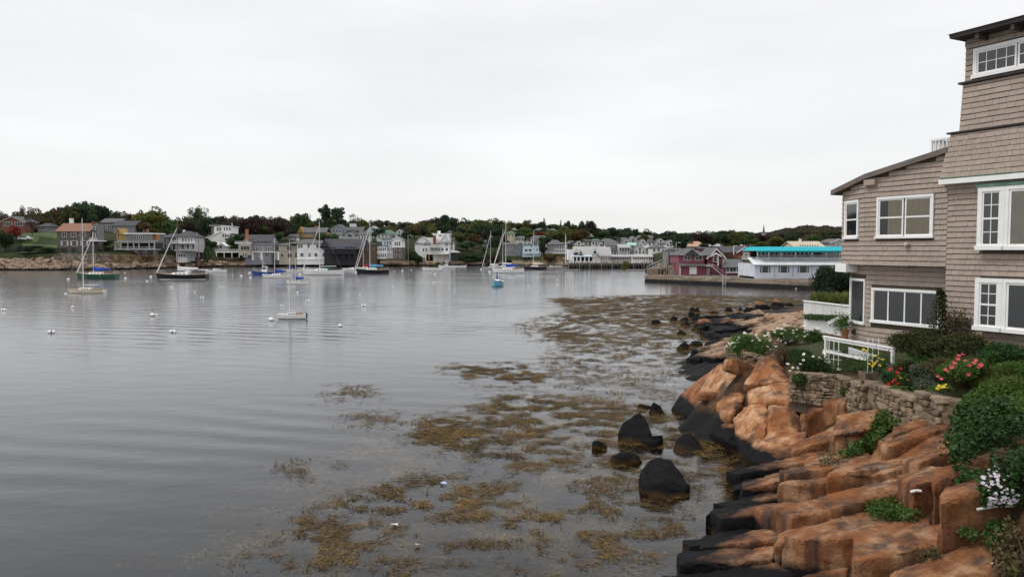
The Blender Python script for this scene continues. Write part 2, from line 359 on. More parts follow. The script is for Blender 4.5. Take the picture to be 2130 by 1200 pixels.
def bluff_material():
    m, n, l, b = new_mat('bluff')
    g = n.new('ShaderNodeNewGeometry'); pos = g.outputs['Position']; sp = n.new('ShaderNodeSeparateXYZ'); l.new(pos, sp.inputs[0])
    soil = mixc(n, l, noise_node(n, l, pos, 3, 6), (0.035, 0.028, 0.018), (0.05, 0.065, 0.02))
    rock = ramp_node(n, [(0.3, (0.012, 0.009, 0.008)), (0.5, (0.05, 0.03, 0.018)), (0.7, (0.13, 0.07, 0.035))]); l.new(noise_node(n, l, pos, 1.5, 7, 0.65), rock.inputs[0])
    f = n.new('ShaderNodeMapRange'); f.inputs['From Min'].default_value = 2.5; f.inputs['From Max'].default_value = 2.9; l.new(sp.outputs['Z'], f.inputs[0])
    c = mixc(n, l, f.outputs[0], rock.outputs[0], soil)
    w = n.new('ShaderNodeMapRange'); w.inputs['From Min'].default_value = 0.5; w.inputs['From Max'].default_value = 0.75; w.inputs['To Min'].default_value = 1; w.inputs['To Max'].default_value = 0
    l.new(math_node(n, l, 'ADD', sp.outputs['Z'], math_node(n, l, 'MULTIPLY', noise_node(n, l, pos, 1.2, 4), -0.3)), w.inputs[0])
    c = mixc(n, l, w.outputs[0], c, (0.012, 0.012, 0.013))
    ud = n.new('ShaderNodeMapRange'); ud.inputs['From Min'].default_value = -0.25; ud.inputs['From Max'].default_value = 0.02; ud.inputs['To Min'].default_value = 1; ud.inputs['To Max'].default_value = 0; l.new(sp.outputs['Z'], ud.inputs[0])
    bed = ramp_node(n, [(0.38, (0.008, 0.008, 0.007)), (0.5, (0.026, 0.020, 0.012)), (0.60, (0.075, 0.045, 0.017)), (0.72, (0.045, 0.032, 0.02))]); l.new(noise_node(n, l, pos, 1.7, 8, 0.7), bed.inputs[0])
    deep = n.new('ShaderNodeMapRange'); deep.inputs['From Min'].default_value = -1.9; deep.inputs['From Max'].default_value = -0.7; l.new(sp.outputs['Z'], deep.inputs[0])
    bed2 = mixc(n, l, deep.outputs[0], (0.010, 0.011, 0.012), bed.outputs[0])  # depth darkening of the water is painted into the bed colour
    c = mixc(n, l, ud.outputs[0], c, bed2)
    l.new(c, b.inputs['Base Color']); b.inputs['Roughness'].default_value = 0.85; b.inputs['Specular IOR Level'].default_value = 0.15
    bp = n.new('ShaderNodeBump'); bp.inputs['Strength'].default_value = 0.6; bp.inputs['Distance'].default_value = 0.06; l.new(noise_node(n, l, pos, 4, 8, 0.65), bp.inputs['Height']); l.new(bp.outputs[0], b.inputs['Normal'])
    return m
BLUFF = bluff_material()
def grid_mesh(name, X, Yv, zf, mat_):
    gx, gy = np.meshgrid(X, Yv); z = zf(gx, gy)
    V = np.c_[gx.ravel(), gy.ravel(), np.asarray(z).ravel()]; nx, ny = len(X), len(Yv)
    i = np.arange(nx * ny).reshape(ny, nx); F = np.c_[i[:-1, :-1].ravel(), i[:-1, 1:].ravel(), i[1:, 1:].ravel(), i[1:, :-1].ravel()]
    return npmesh(name, V, F, mat_, True)
def _nz(gx, gy):
    z = near_h(gx, gy)
    jit = fbm3(np.c_[gx.ravel() * .9, gy.ravel() * .9, np.full(gx.size, 3.1)], 4)
    rid = np.abs(vn3(np.c_[gx.ravel() * .7 + gy.ravel() * .2, gy.ravel() * 1.5, np.full(gx.size, 7.7)])) + .5 * np.abs(vn3(np.c_[gx.ravel() * 1.9, gy.ravel() * 3.1, np.full(gx.size, 2.2)]))
    rk = np.clip((2.7 - z) / .3, 0, 1) * np.clip((z + .2) / .3, 0, 1)
    return z + jit * 0.10 - 0.10 - rid * .35 * rk
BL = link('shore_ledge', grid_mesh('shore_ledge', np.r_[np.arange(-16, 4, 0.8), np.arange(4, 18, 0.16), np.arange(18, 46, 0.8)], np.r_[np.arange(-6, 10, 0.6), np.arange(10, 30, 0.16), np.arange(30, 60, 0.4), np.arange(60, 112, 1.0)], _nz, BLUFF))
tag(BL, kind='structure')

# ---------------------------------------------------------------- rocks
_tmp = []
def rock_mesh(name, pts, res, mat_, rough=0.05, seed=0, rounds=1, crack=0.02, terr=0.0, tx=Vector((.12, .22, .96))):
    """closed stone: hull of pts, remeshed, rounded and roughened"""
    bm = bmesh.new()
    for p in pts: bm.verts.new(p)
    r = bmesh.ops.convex_hull(bm, input=bm.verts)
    junk = list({q for q in (r['geom_interior'] + r['geom_unused']) if isinstance(q, bmesh.types.BMVert) and q.is_valid})
    if junk: bmesh.ops.delete(bm, geom=junk, context='VERTS')
    me = bpy.data.meshes.new('hull'); bm.to_mesh(me); bm.free()
    ob = bpy.data.objects.new('hull', me); COL.link(ob)
    md = ob.modifiers.new('r', 'REMESH'); md.mode = 'VOXEL'; md.voxel_size = res
    if rounds:
        sm_ = ob.modifiers.new('s', 'SMOOTH'); sm_.factor = 0.5; sm_.iterations = rounds
    dg = bpy.context.evaluated_depsgraph_get(); ev = ob.evaluated_get(dg); out = bpy.data.meshes.new_from_object(ev, depsgraph=dg)
    bpy.data.objects.remove(ob); bpy.data.meshes.remove(me)
    nv = len(out.vertices); co = np.empty(nv * 3, np.float32); no = np.empty(nv * 3, np.float32)
    out.vertices.foreach_get('co', co); out.vertices.foreach_get('normal', no); co = co.reshape(-1, 3); no = no.reshape(-1, 3)
    q = co + np.array([seed * 7.31, seed * 3.7, seed * 1.9])
    d = fbm3(q * .8) * rough * 1.2 + vn3(np.c_[q[:, 0] * 2.2 + q[:, 2] * 1.1, q[:, 1] * 2.2, q[:, 2] * 5.5]) * rough * .6 + fbm3(q * 5.0, 3) * rough * .35
    d = d - crack * 2.2 * np.maximum(0, 1 - np.abs(vn3(q * .9 + 5)) * 16)
    if terr:
        tt = (q @ np.array(tx)) / .34 + vn3(q * .7) * .55; fr_ = tt - np.floor(tt); d = d + terr * (np.minimum(fr_ / .18, 1.0) * (1 - fr_ * .55) - .5)
    co += no * d[:, None]
    out.vertices.foreach_set('co', co.ravel()); out.name = name; out.materials.clear(); out.materials.append(mat_)
    smooth(out, 28); out.update(); return out
def ledge(pts, back=1.2, down=0.5, bulge=0.0, res=0.07, rough=0.035, rounds=0, m=None, name='rock_block', parent=None, seed=None, terr=None):
    """a joint-bounded block of the ledge: its visible corners, carried back into the bank"""
    W = [PA(*p) for p in pts]; c = sum(W, Vector()) / len(W)
    vd = Vector((c.x, c.y, 0)).normalized()
    allp = list(W) + [w + vd * back + Vector((0, 0, -down)) for w in W] + [w + Vector((0, 0, -down)) + vd * 0.35 * back for w in W]
    if bulge:
        tc_ = (Vector((0, 0, CAMH)) - c).normalized()
        allp += [c + (w - c) * 0.55 + tc_ * bulge for w in W] + [c + tc_ * bulge * 1.2]
    if terr is None: terr = .035 if not bulge else .015
    me = rock_mesh(name, allp, res, m or GRAN, rough, seed if seed is not None else rng.random() * 50, rounds, terr=terr)
    return link(name, me, parent or BL)
# the jointed ledges: rows of blocks parted by cracks, stepping up the shore
def joint_field(org, phi, La, Lb, da, db, ok, m, seed, lift=.14, step=.12, thick=1.1, res=.06, gap=.03, follow=.55, name='rock_block', rough=.03, terr=.025):
    r_ = random.Random(seed); e1 = Vector((math.cos(phi), math.sin(phi), 0)); e2 = Vector((-e1.y, e1.x, 0)); b0 = 0.0; edge0 = lambda a: 0.0; cnt = 0
    k0 = r_.uniform(0, 9)
    while b0 < Lb:
        d_ = r_.uniform(*db); b1 = b0 + d_; a0 = r_.uniform(-da[1], 0); sk = r_.uniform(-.35, .35)
        wob = lambda a, b: .16 * math.sin(a * .9 + b * 1.7 + k0) + .10 * math.sin(a * 2.1 - b * 2.3 + k0 * 2)
        while a0 < La:
            a1 = a0 + r_.uniform(*da); sk1 = r_.uniform(-.4, .4)
            pl = [(a0 + gap + sk * 0, b0 + wob(a0, b0) + gap), ((a0 + a1) / 2, b0 + wob((a0 + a1) / 2, b0) + gap), (a1 - gap, b0 + wob(a1, b0) + gap), (a1 - gap + sk1, b1 + wob(a1, b1) - gap), (a0 + gap + sk, b1 + wob(a0, b1) - gap)]
            W = [org + e1 * a + e2 * b for a, b in pl]; c = sum(W, Vector()) / 5; h = near_h([w.x for w in W] + [c.x], [w.y for w in W] + [c.y]); hc = h[5]
            u, v = proj(np.array([[c.x, c.y, hc]]))
            if ok(u[0], v[0], hc, c):
                dz = r_.uniform(-step, step) + lift; tl = Vector((r_.uniform(-.06, .10), r_.uniform(-.12, .05), 0)); pts = []
                for w, hw in zip(W, h[:5]):
                    zt = hc + (hw - hc) * follow + dz + tl.dot(w - c) + r_.uniform(-.03, .03); out = (w - c) * r_.uniform(-.02, .03); pts += [Vector((w.x, w.y, zt)) , Vector((w.x, w.y, zt - thick)) + out]
                link(name, rock_mesh(name, pts, res, m, rough, seed * 100 + cnt, 0, crack=.012, terr=terr, tx=Vector((.1, .15, .98))), BL); cnt += 1
            a0 = a1; sk = sk1
        b0 = b1
    return cnt
def _front_ok(u, v, h, c):
    if h < -.15 or h > (2.72 if v < 860 else 3.0) or u < 1240 or u > 2260 or v < (868 if u < 1690 else 806): return False
    if u < 1390 or (u < 1520 and h < .08): return False
    return not (u < 1690 and v < 968) and not (u < 1560 and v < 1010)
joint_field(Vector((3.0, 11.0, 0)), R(-5), 14.5, 14, (1.0, 2.7), (.55, 1.1), _front_ok, GRANL, 3, follow=.42, step=.13)
ledge([(1868, 884, 2.3), (1930, 864, 2.55), (1985, 868, 2.65), (1980, 935, 2.3), (1945, 970, 2.0), (1800, 968, 1.55), (1830, 928, 1.85)], 1.6, .5, m=GRANL, seed=17)
ledge([(2045, 1112, 1.95), (2095, 1090, 2.3), (2150, 1085, 2.6), (2180, 1200, 2.2), (2085, 1200, 1.75)], 1.5, .6, m=GRANL, seed=15)
ledge([(1738, 862, 2.05), (1836, 850, 2.3), (1848, 878, 2.15), (1800, 895, 1.95), (1732, 904, 1.7)], 1.2, .4, m=GRANL, seed=18)
# the large outcrop with the flowers on top
ledge([(1396, 850, 30.6), (1412, 824, 31), (1446, 796, 30.6), (1500, 756, 29.6), (1530, 770, 28.2), (1500, 812, 28), (1478, 838, 28), (1520, 874, 25.6), (1440, 874, 28.2)], 1.6, .5, .12, res=.1, rounds=2, seed=19)
ledge([(1478, 832, 27.4), (1516, 776, 27.8), (1540, 752, 28), (1556, 800, 26.6), (1545, 840, 25.8), (1520, 868, 25.2), (1502, 868, 26)], 1.6, .5, .12, res=.1, rounds=1, seed=20)
ledge([(1512, 752, 28.8), (1530, 712, 29.2), (1592, 722, 28.4), (1560, 775, 27.2), (1548, 800, 26.4)], 1.5, .5, .08, res=.1, rounds=1, seed=21, m=GRAN2)
ledge([(1545, 800, 26), (1575, 752, 26.8), (1608, 732, 27.2), (1628, 762, 26.2), (1645, 792, 25.4), (1598, 798, 25.4)], 1.4, .5, .10, res=.1, rounds=1, seed=22)
ledge([(1552, 812, 25.6), (1600, 798, 25.3), (1648, 794, 25), (1656, 846, 24), (1612, 840, 24.2), (1560, 838, 24.8)], 1.4, .5, .12, res=.09, rounds=1, seed=23)
ledge([(1652, 796, 24.8), (1682, 785, 24.8), (1706, 800, 24.2), (1716, 830, 23.6), (1712, 850, 23.5), (1662, 848, 23.8)], 1.4, .4, .20, res=.09, rounds=4, seed=24)
ledge([(1664, 852, 23.6), (1712, 852, 23.3), (1710, 880, 23), (1678, 905, 22.8), (1660, 900, 23)], 1.2, .4, .10, res=.09, rounds=2, seed=25)
ledge([(1525, 868, 24.8), (1560, 840, 24.7), (1596, 840, 24.2), (1598, 880, 23.3), (1586, 924, 22.6), (1560, 930, 22.9), (1530, 905, 24)], 1.6, .6, .14, res=.09, rounds=2, seed=26)
ledge([(1600, 842, 24), (1656, 850, 23.7), (1668, 900, 22.8), (1655, 918, 22.5), (1594, 922, 22.7)], 1.5, .6, .08, res=.09, rounds=1, seed=27)
ledge([(1528, 905, 24.2), (1590, 925, 22.4), (1640, 922, 22.2), (1678, 898, 22.4), (1682, 948, 21.4), (1645, 972, 21.2), (1580, 972, 21.8), (1540, 950, 23)], 1.5, .6, .12, res=.09, rounds=2, seed=28)
ledge([(1440, 888, 27.4), (1480, 874, 27.4), (1528, 872, 25.8), (1535, 930, 23.6), (1500, 905, 25)], 1.2, .5, .05, res=.1, rounds=1, seed=29)
# the flat ledge that runs out beyond the garden
def far_ledge(pts, seed, m=GRANF, back=3.0): ledge([(u, v, a - .25) for u, v, a in pts], back, .8, 0, res=.2, rough=.07, rounds=1, m=m, seed=seed, terr=.12)
joint_field(Vector((12, 40, 0)), R(14), 16, 44, (1.6, 4.2), (1.2, 2.6), lambda u, v, h, c: -.1 < h < 2.2 and 1455 < u < 1672 and 636 < v < 730 and c.y > 36, GRANF, 7, .22, .2, 1.5, .16, .05, .6, rough=.08, terr=.06)
def boulder(label, u, v, w, h, seed, dp=1.0, m=None, tall=None, group=None, res=.09):
    """a loose rock standing in the shallows; w, h in pixels, (u, v) the middle of its waterline"""
    c = PZ(u, v, 0); s = c.y / FPX; W = w * s / 2; H = h * s
    r_ = random.Random(seed); pts = []; sk_ = r_.uniform(-.35, .35)
    for k in range(6):
        a = 2 * math.pi * k / 6 + r_.uniform(-.35, .35); q = r_.uniform(.8, 1.0); pts.append((W * q * math.cos(a), W * dp * q * math.sin(a), -0.35))
        pts.append((W * q * .97 * math.cos(a), W * dp * q * .97 * math.sin(a), H * r_.uniform(.05, .5)))
    for k in range(4):
        a = 2 * math.pi * k / 4 + r_.uniform(-.6, .6); q = r_.uniform(.2, .6); pts.append((W * (q * math.cos(a) + sk_), W * dp * q * math.sin(a), H * r_.uniform(.62, 1.0)))
    if tall is not None: pts += [(W * tall, 0, H * 1.1), (W * (tall + .25), -W * .3, H * 1.02), (W * (tall - .3), W * .2, H * .9)]
    me = rock_mesh('boulder', [Vector(p) for p in pts], min(res, max(W / 6, .06)) if res < .1 else res, m or GRAN, 0.04 if W < 1 else .06, seed, 1, terr=.025, tx=Vector((.5, .2, .8)))
    o = link('boulder', me); o.location = (c.x, c.y + W * dp * .8, 0); o.rotation_euler = (0, 0, 0)
    return tag(o, label, 'rock', group or 'boulders standing in the shallows')
def hull_boulder(label, pts, seed, m):
    W = [P(*p) for p in pts]; c = sum(W, Vector()) / len(W); base = Vector((c.x, c.y, 0)); vd = Vector((c.x, c.y, 0)).normalized(); al = [w - base for w in W] + [w - base + vd * .8 + Vector((0, 0, -.25)) for w in W] + [Vector((w.x - base.x, w.y - base.y, -.4)) for w in W]
    o = link('boulder', rock_mesh('boulder', al, .055, m, .035, seed, 0, terr=.03, tx=Vector((.4, .3, .85)))); o.location = base; return tag(o, label, 'rock', 'boulders standing in the shallows')
boulder('small low dark dome of rock alone among the floating weed, leftmost of the shallows boulders', 1248, 936, 44, 22, 3, .8, m=GRANB)
hull_boulder('tall black boulder with a pale pink tip rising from the shallows', [(1288, 902, 25.7), (1296, 882, 26), (1318, 870, 26.3), (1331, 856, 26.6), (1346, 882, 26.3), (1356, 902, 25.7), (1340, 932, 25.2), (1300, 922, 25.4)], 5, GRANC)
boulder('low black shoulder of rock against the right side of the pink-tipped boulder', 1362, 930, 62, 28, 6, .7, m=GRANB)
boulder('round black boulder just left of the orange outcrop tip', 1368, 862, 40, 28, 7, .8, m=GRANB)
boulder('thin flat black rock touching the round boulder beside the outcrop', 1343, 850, 46, 10, 8, .6, m=GRANB)
hull_boulder('black wedge-shaped rock at the foot of the outcrop, right of the pink-tipped boulder', [(1398, 938, 24.5), (1408, 914, 24.9), (1432, 900, 25.2), (1452, 920, 24.8), (1466, 940, 24.4), (1455, 948, 24.2), (1405, 948, 24.3)], 9, GRANB)
boulder('long flat black rock just above the largest shallows boulder', 1306, 966, 76, 24, 10, .6, m=GRANB)
hull_boulder('largest black boulder in the shallows, with a ridged front and weed at its base', [(1331, 986, 20.6), (1350, 960, 21.0), (1372, 950, 21.3), (1397, 958, 21.2), (1416, 985, 20.7), (1437, 1010, 20.2), (1424, 1030, 19.9), (1392, 1042, 19.7), (1350, 1038, 19.8), (1336, 1012, 20.1), (1378, 1000, 20.0)], 12, GRANB)
far = 'dark rocks strewn off the point'
for lab, u, v, w, h, sd in [
    ('lone black rock farthest out from the point, left end of the rock row', 1366, 675, 28, 14, 21), ('second black rock from the left end of the row off the point', 1402, 668, 24, 13, 22),
    ('black rock in the middle of the row of three off the point', 1424, 669, 26, 11, 23), ('pointed black rock right of the row of three off the point', 1447, 668, 22, 13, 24),
    ('wide rock with a pale dry top, left of the two pale-topped ones', 1470, 684, 54, 22, 25), ('wide rock with a pale dry top, right of the two pale-topped ones', 1522, 686, 56, 26, 26),
    ('squat black rock standing apart at the back of the point', 1516, 649, 22, 14, 27), ('black block behind the left pale-topped rock', 1502, 671, 24, 18, 28),
    ('dark rock in the clutter behind the right pale-topped rock', 1536, 664, 34, 18, 29), ('dark rock at the back edge of the point beside the weed', 1562, 652, 34, 18, 30),
    ('dark rock at the far back of the point near the pale ledge', 1590, 645, 40, 20, 31), ('rounded black rock nearest the white fence at the back of the point', 1620, 640, 38, 18, 32),
    ('smooth black rock at the near left of the point', 1424, 728, 34, 18, 33), ('flat grey-black slab behind the smooth near rock of the point', 1448, 722, 44, 14, 34),
    ('broad black slab at the near right of the point', 1496, 724, 66, 22, 35), ('dark tilted slab just behind the flower-topped outcrop', 1490, 750, 60, 18, 36),
    ('low dark rock between the pale-topped rocks and the near slabs', 1486, 704, 60, 14, 37)]:
    boulder(lab, u, v, w, h, sd, .7, group=far, res=.16, m=GRAN2 if 'pale' in lab and 'behind' not in lab and 'near' not in lab and 'between' not in lab else GRAN)

# more of the dark clutter off the point, and angular blocks filling the ledges
for k in range(30):
    u = rng.uniform(1410, 1650); v = rng.uniform(640, 726) if u < 1560 else rng.uniform(636, 668)
    boulder('small black rock in the clutter of the point', u, v, rng.uniform(14, 34), rng.uniform(7, 15), 200 + k, .8, GRANB, group='black rock clutter of the point', res=.16)
_r = random.Random(4)
def fill_blocks(poly, n, smin, smax, seed):
    us = [p[0] for p in poly]; vs2 = [p[1] for p in poly]; done = 0; r_ = random.Random(seed)
    while done < n:
        u, v = r_.uniform(min(us), max(us)), r_.uniform(min(vs2), max(vs2))
        h_ = near_hit([u], [v])[0]
        ins = False; j = len(poly) - 1
        for i in range(len(poly)):
            (x1, y1), (x2, y2) = poly[i], poly[j]
            if (y1 > v) != (y2 > v) and u < (x2 - x1) * (v - y1) / (y2 - y1 + 1e-9) + x1: ins = not ins
            j = i
        if not ins or np.isnan(h_[0]): continue
        L = r_.uniform(smin, smax); D = L * r_.uniform(.4, .7); H = L * r_.uniform(.2, .36); tilt = Matrix.Rotation(r_.uniform(-.05, .3), 3, 'Y') @ Matrix.Rotation(r_.uniform(-.25, .12), 3, 'X'); rz = Matrix.Rotation(r_.uniform(-.55, .25), 3, 'Z'); c = Vector(h_)
        pts = []
        for sx_ in (-1, 1):
            for sy_ in (-1, 1):
                for sz_ in (-1, 1):
                    q = Vector((sx_ * L / 2 * r_.uniform(.75, 1), sy_ * D / 2 * r_.uniform(.7, 1), sz_ * H / 2 * r_.uniform(.6, 1.1))); pts.append(c + rz @ (tilt @ q) + Vector((0, .15, .02)))
        for _ in range(3): q = Vector((r_.uniform(-.5, .5) * L, r_.uniform(-.5, .5) * D, r_.uniform(.3, .55) * H)); pts.append(c + rz @ (tilt @ q) + Vector((0, .15, .02)))
        link('rock_block', rock_mesh('rock_block', pts, 0.06, GRANL if seed != 6 else GRAN, .026, seed * 10 + done, 0, terr=.02), BL); done += 1
fill_blocks([(1450, 800), (1540, 745), (1640, 745), (1715, 820), (1690, 930), (1560, 970), (1500, 880)], 9, .9, 1.7, 6)
# ---------------------------------------------------------------- the shingled house on the right
HC = Vector((11.44, 25.0, 3.0)); HU = Vector((0.451, -0.8925, 0)); HN = Vector((0.8925, 0.451, 0))
HOUSE = empty('shingled_house', HC, math.atan2(HU.y, HU.x))
tag(HOUSE, 'tall taupe shingled house with white windows on the rocks at right', 'house')
def fac(u, v, off=0.0):
    """pixel -> (x along the facade, height) on the facade plane, off metres behind it; heights are local to the house"""
    d = ray(u, v); o_ = Vector((0, 0, CAMH)); s = (off - (o_ - HC).dot(HN)) / d.dot(HN); p = o_ + d * s
    return (p - HC).dot(HU), p.z - HC.z
def loc(p): return Vector(((p - HC).dot(HU), (p - HC).dot(HN), p.z - HC.z))
SHM = mat('shingle_stain', (0.345, 0.282, 0.238), 0.8, 0.09, 1.1, 0.25, 30, isl=0.06, objr=0.06)
WALLM = mat('sheathing', (0.075, 0.058, 0.047), 0.9, 0.1)
TRIM = mat('window_trim', (0.80, 0.80, 0.79), 0.5, 0.05, 3); ROOFD = mat('dark_roofing', (0.045, 0.036, 0.036), 0.8, 0.25, 4, 0.3, 40)
GLASS = glass_clear('window_glass'); PANED = glass_dark('dark_pane', (.016, .018, .02), .04, .9); ROOM = mat('dim_room', (0.02, 0.02, 0.022), 0.9, 0.15, 0.4); CURT = mat('beige_curtain', (0.52, 0.42, 0.29), 0.9, 0.12, 2, sc=(6, 6, 0.4))
BLIND = mat('pale_blind', (0.50, 0.48, 0.38), 0.9, 0.08, 2); COPPER = mat('green_copper', (0.10, 0.20, 0.15), 0.7, 0.35, 3)
class Face:                                              # a wall plane in house coordinates: origin, direction along it, inward direction
    def __init__(s, o_, ax, inn): s.o = Vector(o_); s.a = Vector(ax).normalized(); s.n = Vector(inn).normalized()
    def __call__(s, x, y, z): return s.o + s.a * x + s.n * y + Vector((0, 0, z))
FRONT = Face((0, 0, 0), (1, 0, 0), (0, 1, 0))
A_ = Vector((0, 0, 0)); B_ = loc(P(1752, 470, 26.6)); B_.z = 0
fd = (A_ - B_); FACET = Face(B_, fd, (-fd.y, fd.x, 0)); FL = fd.length
def mbox(mb, T, x0, x1, y0, y1, z0, z1):
    mb.hexa([T(x0, y0, z0), T(x1, y0, z0), T(x1, y1, z0), T(x0, y1, z0)], [T(x0, y0, z1), T(x1, y0, z1), T(x1, y1, z1), T(x0, y1, z1)])
def on_face(T, u, v):                                     # pixel -> (x, z) on a wall plane
    o_ = HC + HU * T.o.x + HN * T.o.y; nn = HU * T.n.x + HN * T.n.y; aa = HU * T.a.x + HN * T.a.y
    c0 = Vector((0, 0, CAMH)); d = ray(u, v); s = (Vector((o_.x, o_.y, CAMH)) - c0).dot(nn) / d.dot(nn); p = c0 + d * s
    return (p - Vector((o_.x, o_.y, p.z))).dot(aa), p.z - HC.z
HOLES = []
def window(T, x0, x1, z0, z1, lights, cas=0.075, sill=True, back=ROOM, proud=0.06, label=None):
    """lights: list of (fx0, fx1, rows, cols, meeting, backing, rail) in fractions of the opening width"""
    HOLES.append((T, x0 - cas * .3, x1 + cas * .3, z0 - .02, z1 + .02))
    mb = MB(); c = cas; p = proud
    mbox(mb, T, x0, x0 + c, -p, .01, z0 + c, z1 - c); mbox(mb, T, x1 - c, x1, -p, .01, z0 + c, z1 - c)
    mbox(mb, T, x0, x1, -p - .004, .01, z1 - c, z1); mbox(mb, T, x0 - .03, x1 + .03, -p - .04, .01, z0, z0 + c)
    w = mb.build('window', TRIM, HOUSE)
    if label: w['label'] = label
    W = x1 - x0 - 2 * c; zb, zt = z0 + c, z1 - c
    for fx0, fx1, nrow, ncol, meet, bk, rail in lights:
        a, b = x0 + c + W * fx0, x0 + c + W * fx1
        sb = MB(); r = rail
        mbox(sb, T, a, a + r, -p + .02, .0, zb + r, zt - r); mbox(sb, T, b - r, b, -p + .02, .0, zb + r, zt - r)
        mbox(sb, T, a, b, -p + .022, .0, zt - r, zt); mbox(sb, T, a, b, -p + .022, .0, zb, zb + r)
        if meet: mbox(sb, T, a + r, b - r, -p + .016, .0, (zb + zt) / 2 - .025, (zb + zt) / 2 + .025)
        for k in range(1, ncol): xx = a + (b - a) * k / ncol; mbox(sb, T, xx - .011, xx + .011, -p + .026, -.022, zb + r, zt - r)
        for k in range(1, nrow):
            zz = zb + (zt - zb) * k / nrow
            if not (meet and abs(zz - (zb + zt) / 2) < .02): mbox(sb, T, a + r, b - r, -p + .028, -.024, zz - .011, zz + .011)
        sb.build('sash', TRIM, w)
        MB().add([T(a + r * .5, -.02, zb), T(b - r * .5, -.02, zb), T(b - r * .5, -.02, zt), T(a + r * .5, -.02, zt)], [(0, 1, 2, 3)]).build('pane', GLASS if bk else PANED, w, fixn=False)
        MB().add([T(a, -.006, zb), T(b, -.006, zb), T(b, -.006, zt), T(a, -.006, zt)], [(0, 1, 2, 3)]).build('interior', ROOM, w, fixn=False)
        for cx0, cx1, cm in bk:
            nf = 18; vv = []; q0 = a + (b - a) * cx0; q1 = a + (b - a) * cx1
            for k in range(nf + 1):
                x = q0 + (q1 - q0) * k / nf; y = -.012 + .004 * math.sin(k * 2.1)
                vv += [T(x, y, zb), T(x, y, zt)]
            MB().add(vv, [(2 * k, 2 * k + 2, 2 * k + 3, 2 * k + 1) for k in range(nf)]).build('curtain', cm, w, fixn=False)
    return w
# levels (local heights)
z_soff = fac(1797, 549)[1]; z_g = 0.0
x_main = fac(1968, 600)[0]; x_end = 8.6
slope = (fac(1968, 319)[1] - fac(1800, 374)[1]) / x_main; zr0 = fac(1800, 374)[1]
def roof_z(x): return zr0 + slope * x
# solid cores
def core(name, plan, z0, zt, m=WALLM):
    n = len(plan); vv = [(x, y, z0) for x, y in plan] + [(x, y, zt(x, y) if callable(zt) else zt) for x, y in plan]
    return MB().add(vv, [tuple(range(n))[::-1], tuple(range(n, 2 * n))] + [(i, (i + 1) % n, n + (i + 1) % n, n + i) for i in range(n)]).build(name, m, HOUSE)
core('wall', [(B_.x, B_.y), (0, 0), (x_main - .002, 0), (x_main - .002, 6), (B_.x, 6)], z_soff, lambda x, y: roof_z(x))
z_fas = fac(1960, 384)[1]
core('wall', [(x_main, 0), (x_end, 0), (x_end, 7), (x_main, 7)], -.6, z_fas + .3)
# lower wing, set back under the overhang
LOFF = 0.42
xl = on_face(Face((0, LOFF, 0), (1, 0, 0), (0, 1, 0)), 1809, 620)[0]
LOW = Face((xl, LOFF, 0), (1, 0, 0), (0, 1, 0))
lw = HC + HU * xl + HN * LOFF; lb = P(1768, 620, lw.y + 1.35); LB = loc(lb); LB.z = 0
ld = Vector((xl, LOFF, 0)) - LB; LFACET = Face(LB, ld, (-ld.y, ld.x, 0)); LFL = ld.length
core('wall', [(LB.x, LB.y), (xl, LOFF), (x_main - .004, LOFF), (x_main - .004, 5.9), (LB.x, 5.9)], -.8, z_soff + .002)
# roof of the wing: a thick slab with a verge
mb = MB(); e0, e1 = B_.x - .42, x_main - .004
mb.hexa([(e0, B_.y - .12, roof_z(e0)), (0.05, -.16, roof_z(.05)), (0.05, 6.2, roof_z(.05)), (e0, 6.2, roof_z(e0))],
        [(e0, B_.y - .12, roof_z(e0) + .16), (0.05, -.16, roof_z(.05) + .16), (0.05, 6.2, roof_z(.05) + .16), (e0, 6.2, roof_z(e0) + .16)])
mb.hexa([(0.052, -.16, roof_z(.052)), (e1, -.16, roof_z(e1)), (e1, 6.2, roof_z(e1)), (0.052, 6.2, roof_z(.052))],
        [(0.052, -.16, roof_z(.052) + .16), (e1, -.16, roof_z(e1) + .16), (e1, 6.2, roof_z(e1) + .16), (0.052, 6.2, roof_z(.052) + .16)])
rf = mb.build('roof', mat('weathered_verge', (0.15, 0.125, 0.11), .8, .2, 2, .3, 30), HOUSE)
mb = MB(); mbox(mb, FRONT, .02, .42, -.14, -.02, roof_z(0) - .20, roof_z(0) - .02); mb.build('rafter_tail', SHM, rf)
# tower tiers
z_sk0 = fac(1962, 372, -.2)[1]; z_sk1 = fac(1969, 281)[1]
xs0, xs1 = x_main - .10, x_main + .02
t2x0, t2z1 = fac(2003, 176, .10); t2xb, t2z0 = fac(1998, 268, .10)
t3x0, t3z1 = fac(2009, 97, .16); t3z0 = fac(2009, 172, .16)[1]
def frustum(name, x0, x0t, y0, y0t, z0, z1, m=WALLM):
    return MB().hexa([(x0, y0, z0), (x_end, y0, z0), (x_end, 7, z0), (x0, 7, z0)], [(x0t, y0t, z1), (x_end, y0t, z1), (x_end, 7, z1), (x0t, 7, z1)]).build(name, m, HOUSE)
frustum('wall', xs0, xs1, -.26, .0, z_sk0, z_sk1)
frustum('wall', t2xb, t2x0, .06, .12, z_sk1 + .05, t2z1)
frustum('wall', t3x0, t3x0, .18, .18, t2z1 + .05, t3z1 + .25)
mb = MB(); mbox(mb, FRONT, xs1 - .10, x_end, -.07, 7, z_sk1, z_sk1 + .05); mb.build('ledge_flashing', ROOFD, HOUSE)
mb = MB(); mbox(mb, FRONT, t2x0 - .10, x_end, .02, 7, t2z1, t2z1 + .055); mb.build('ledge_flashing', ROOFD, HOUSE)
mb = MB(); mbox(mb, FRONT, xs0 - .03, x_end, -.30, .3, z_sk0 - .17, z_sk0 - .03); mb.build('fascia', TRIM, HOUSE)
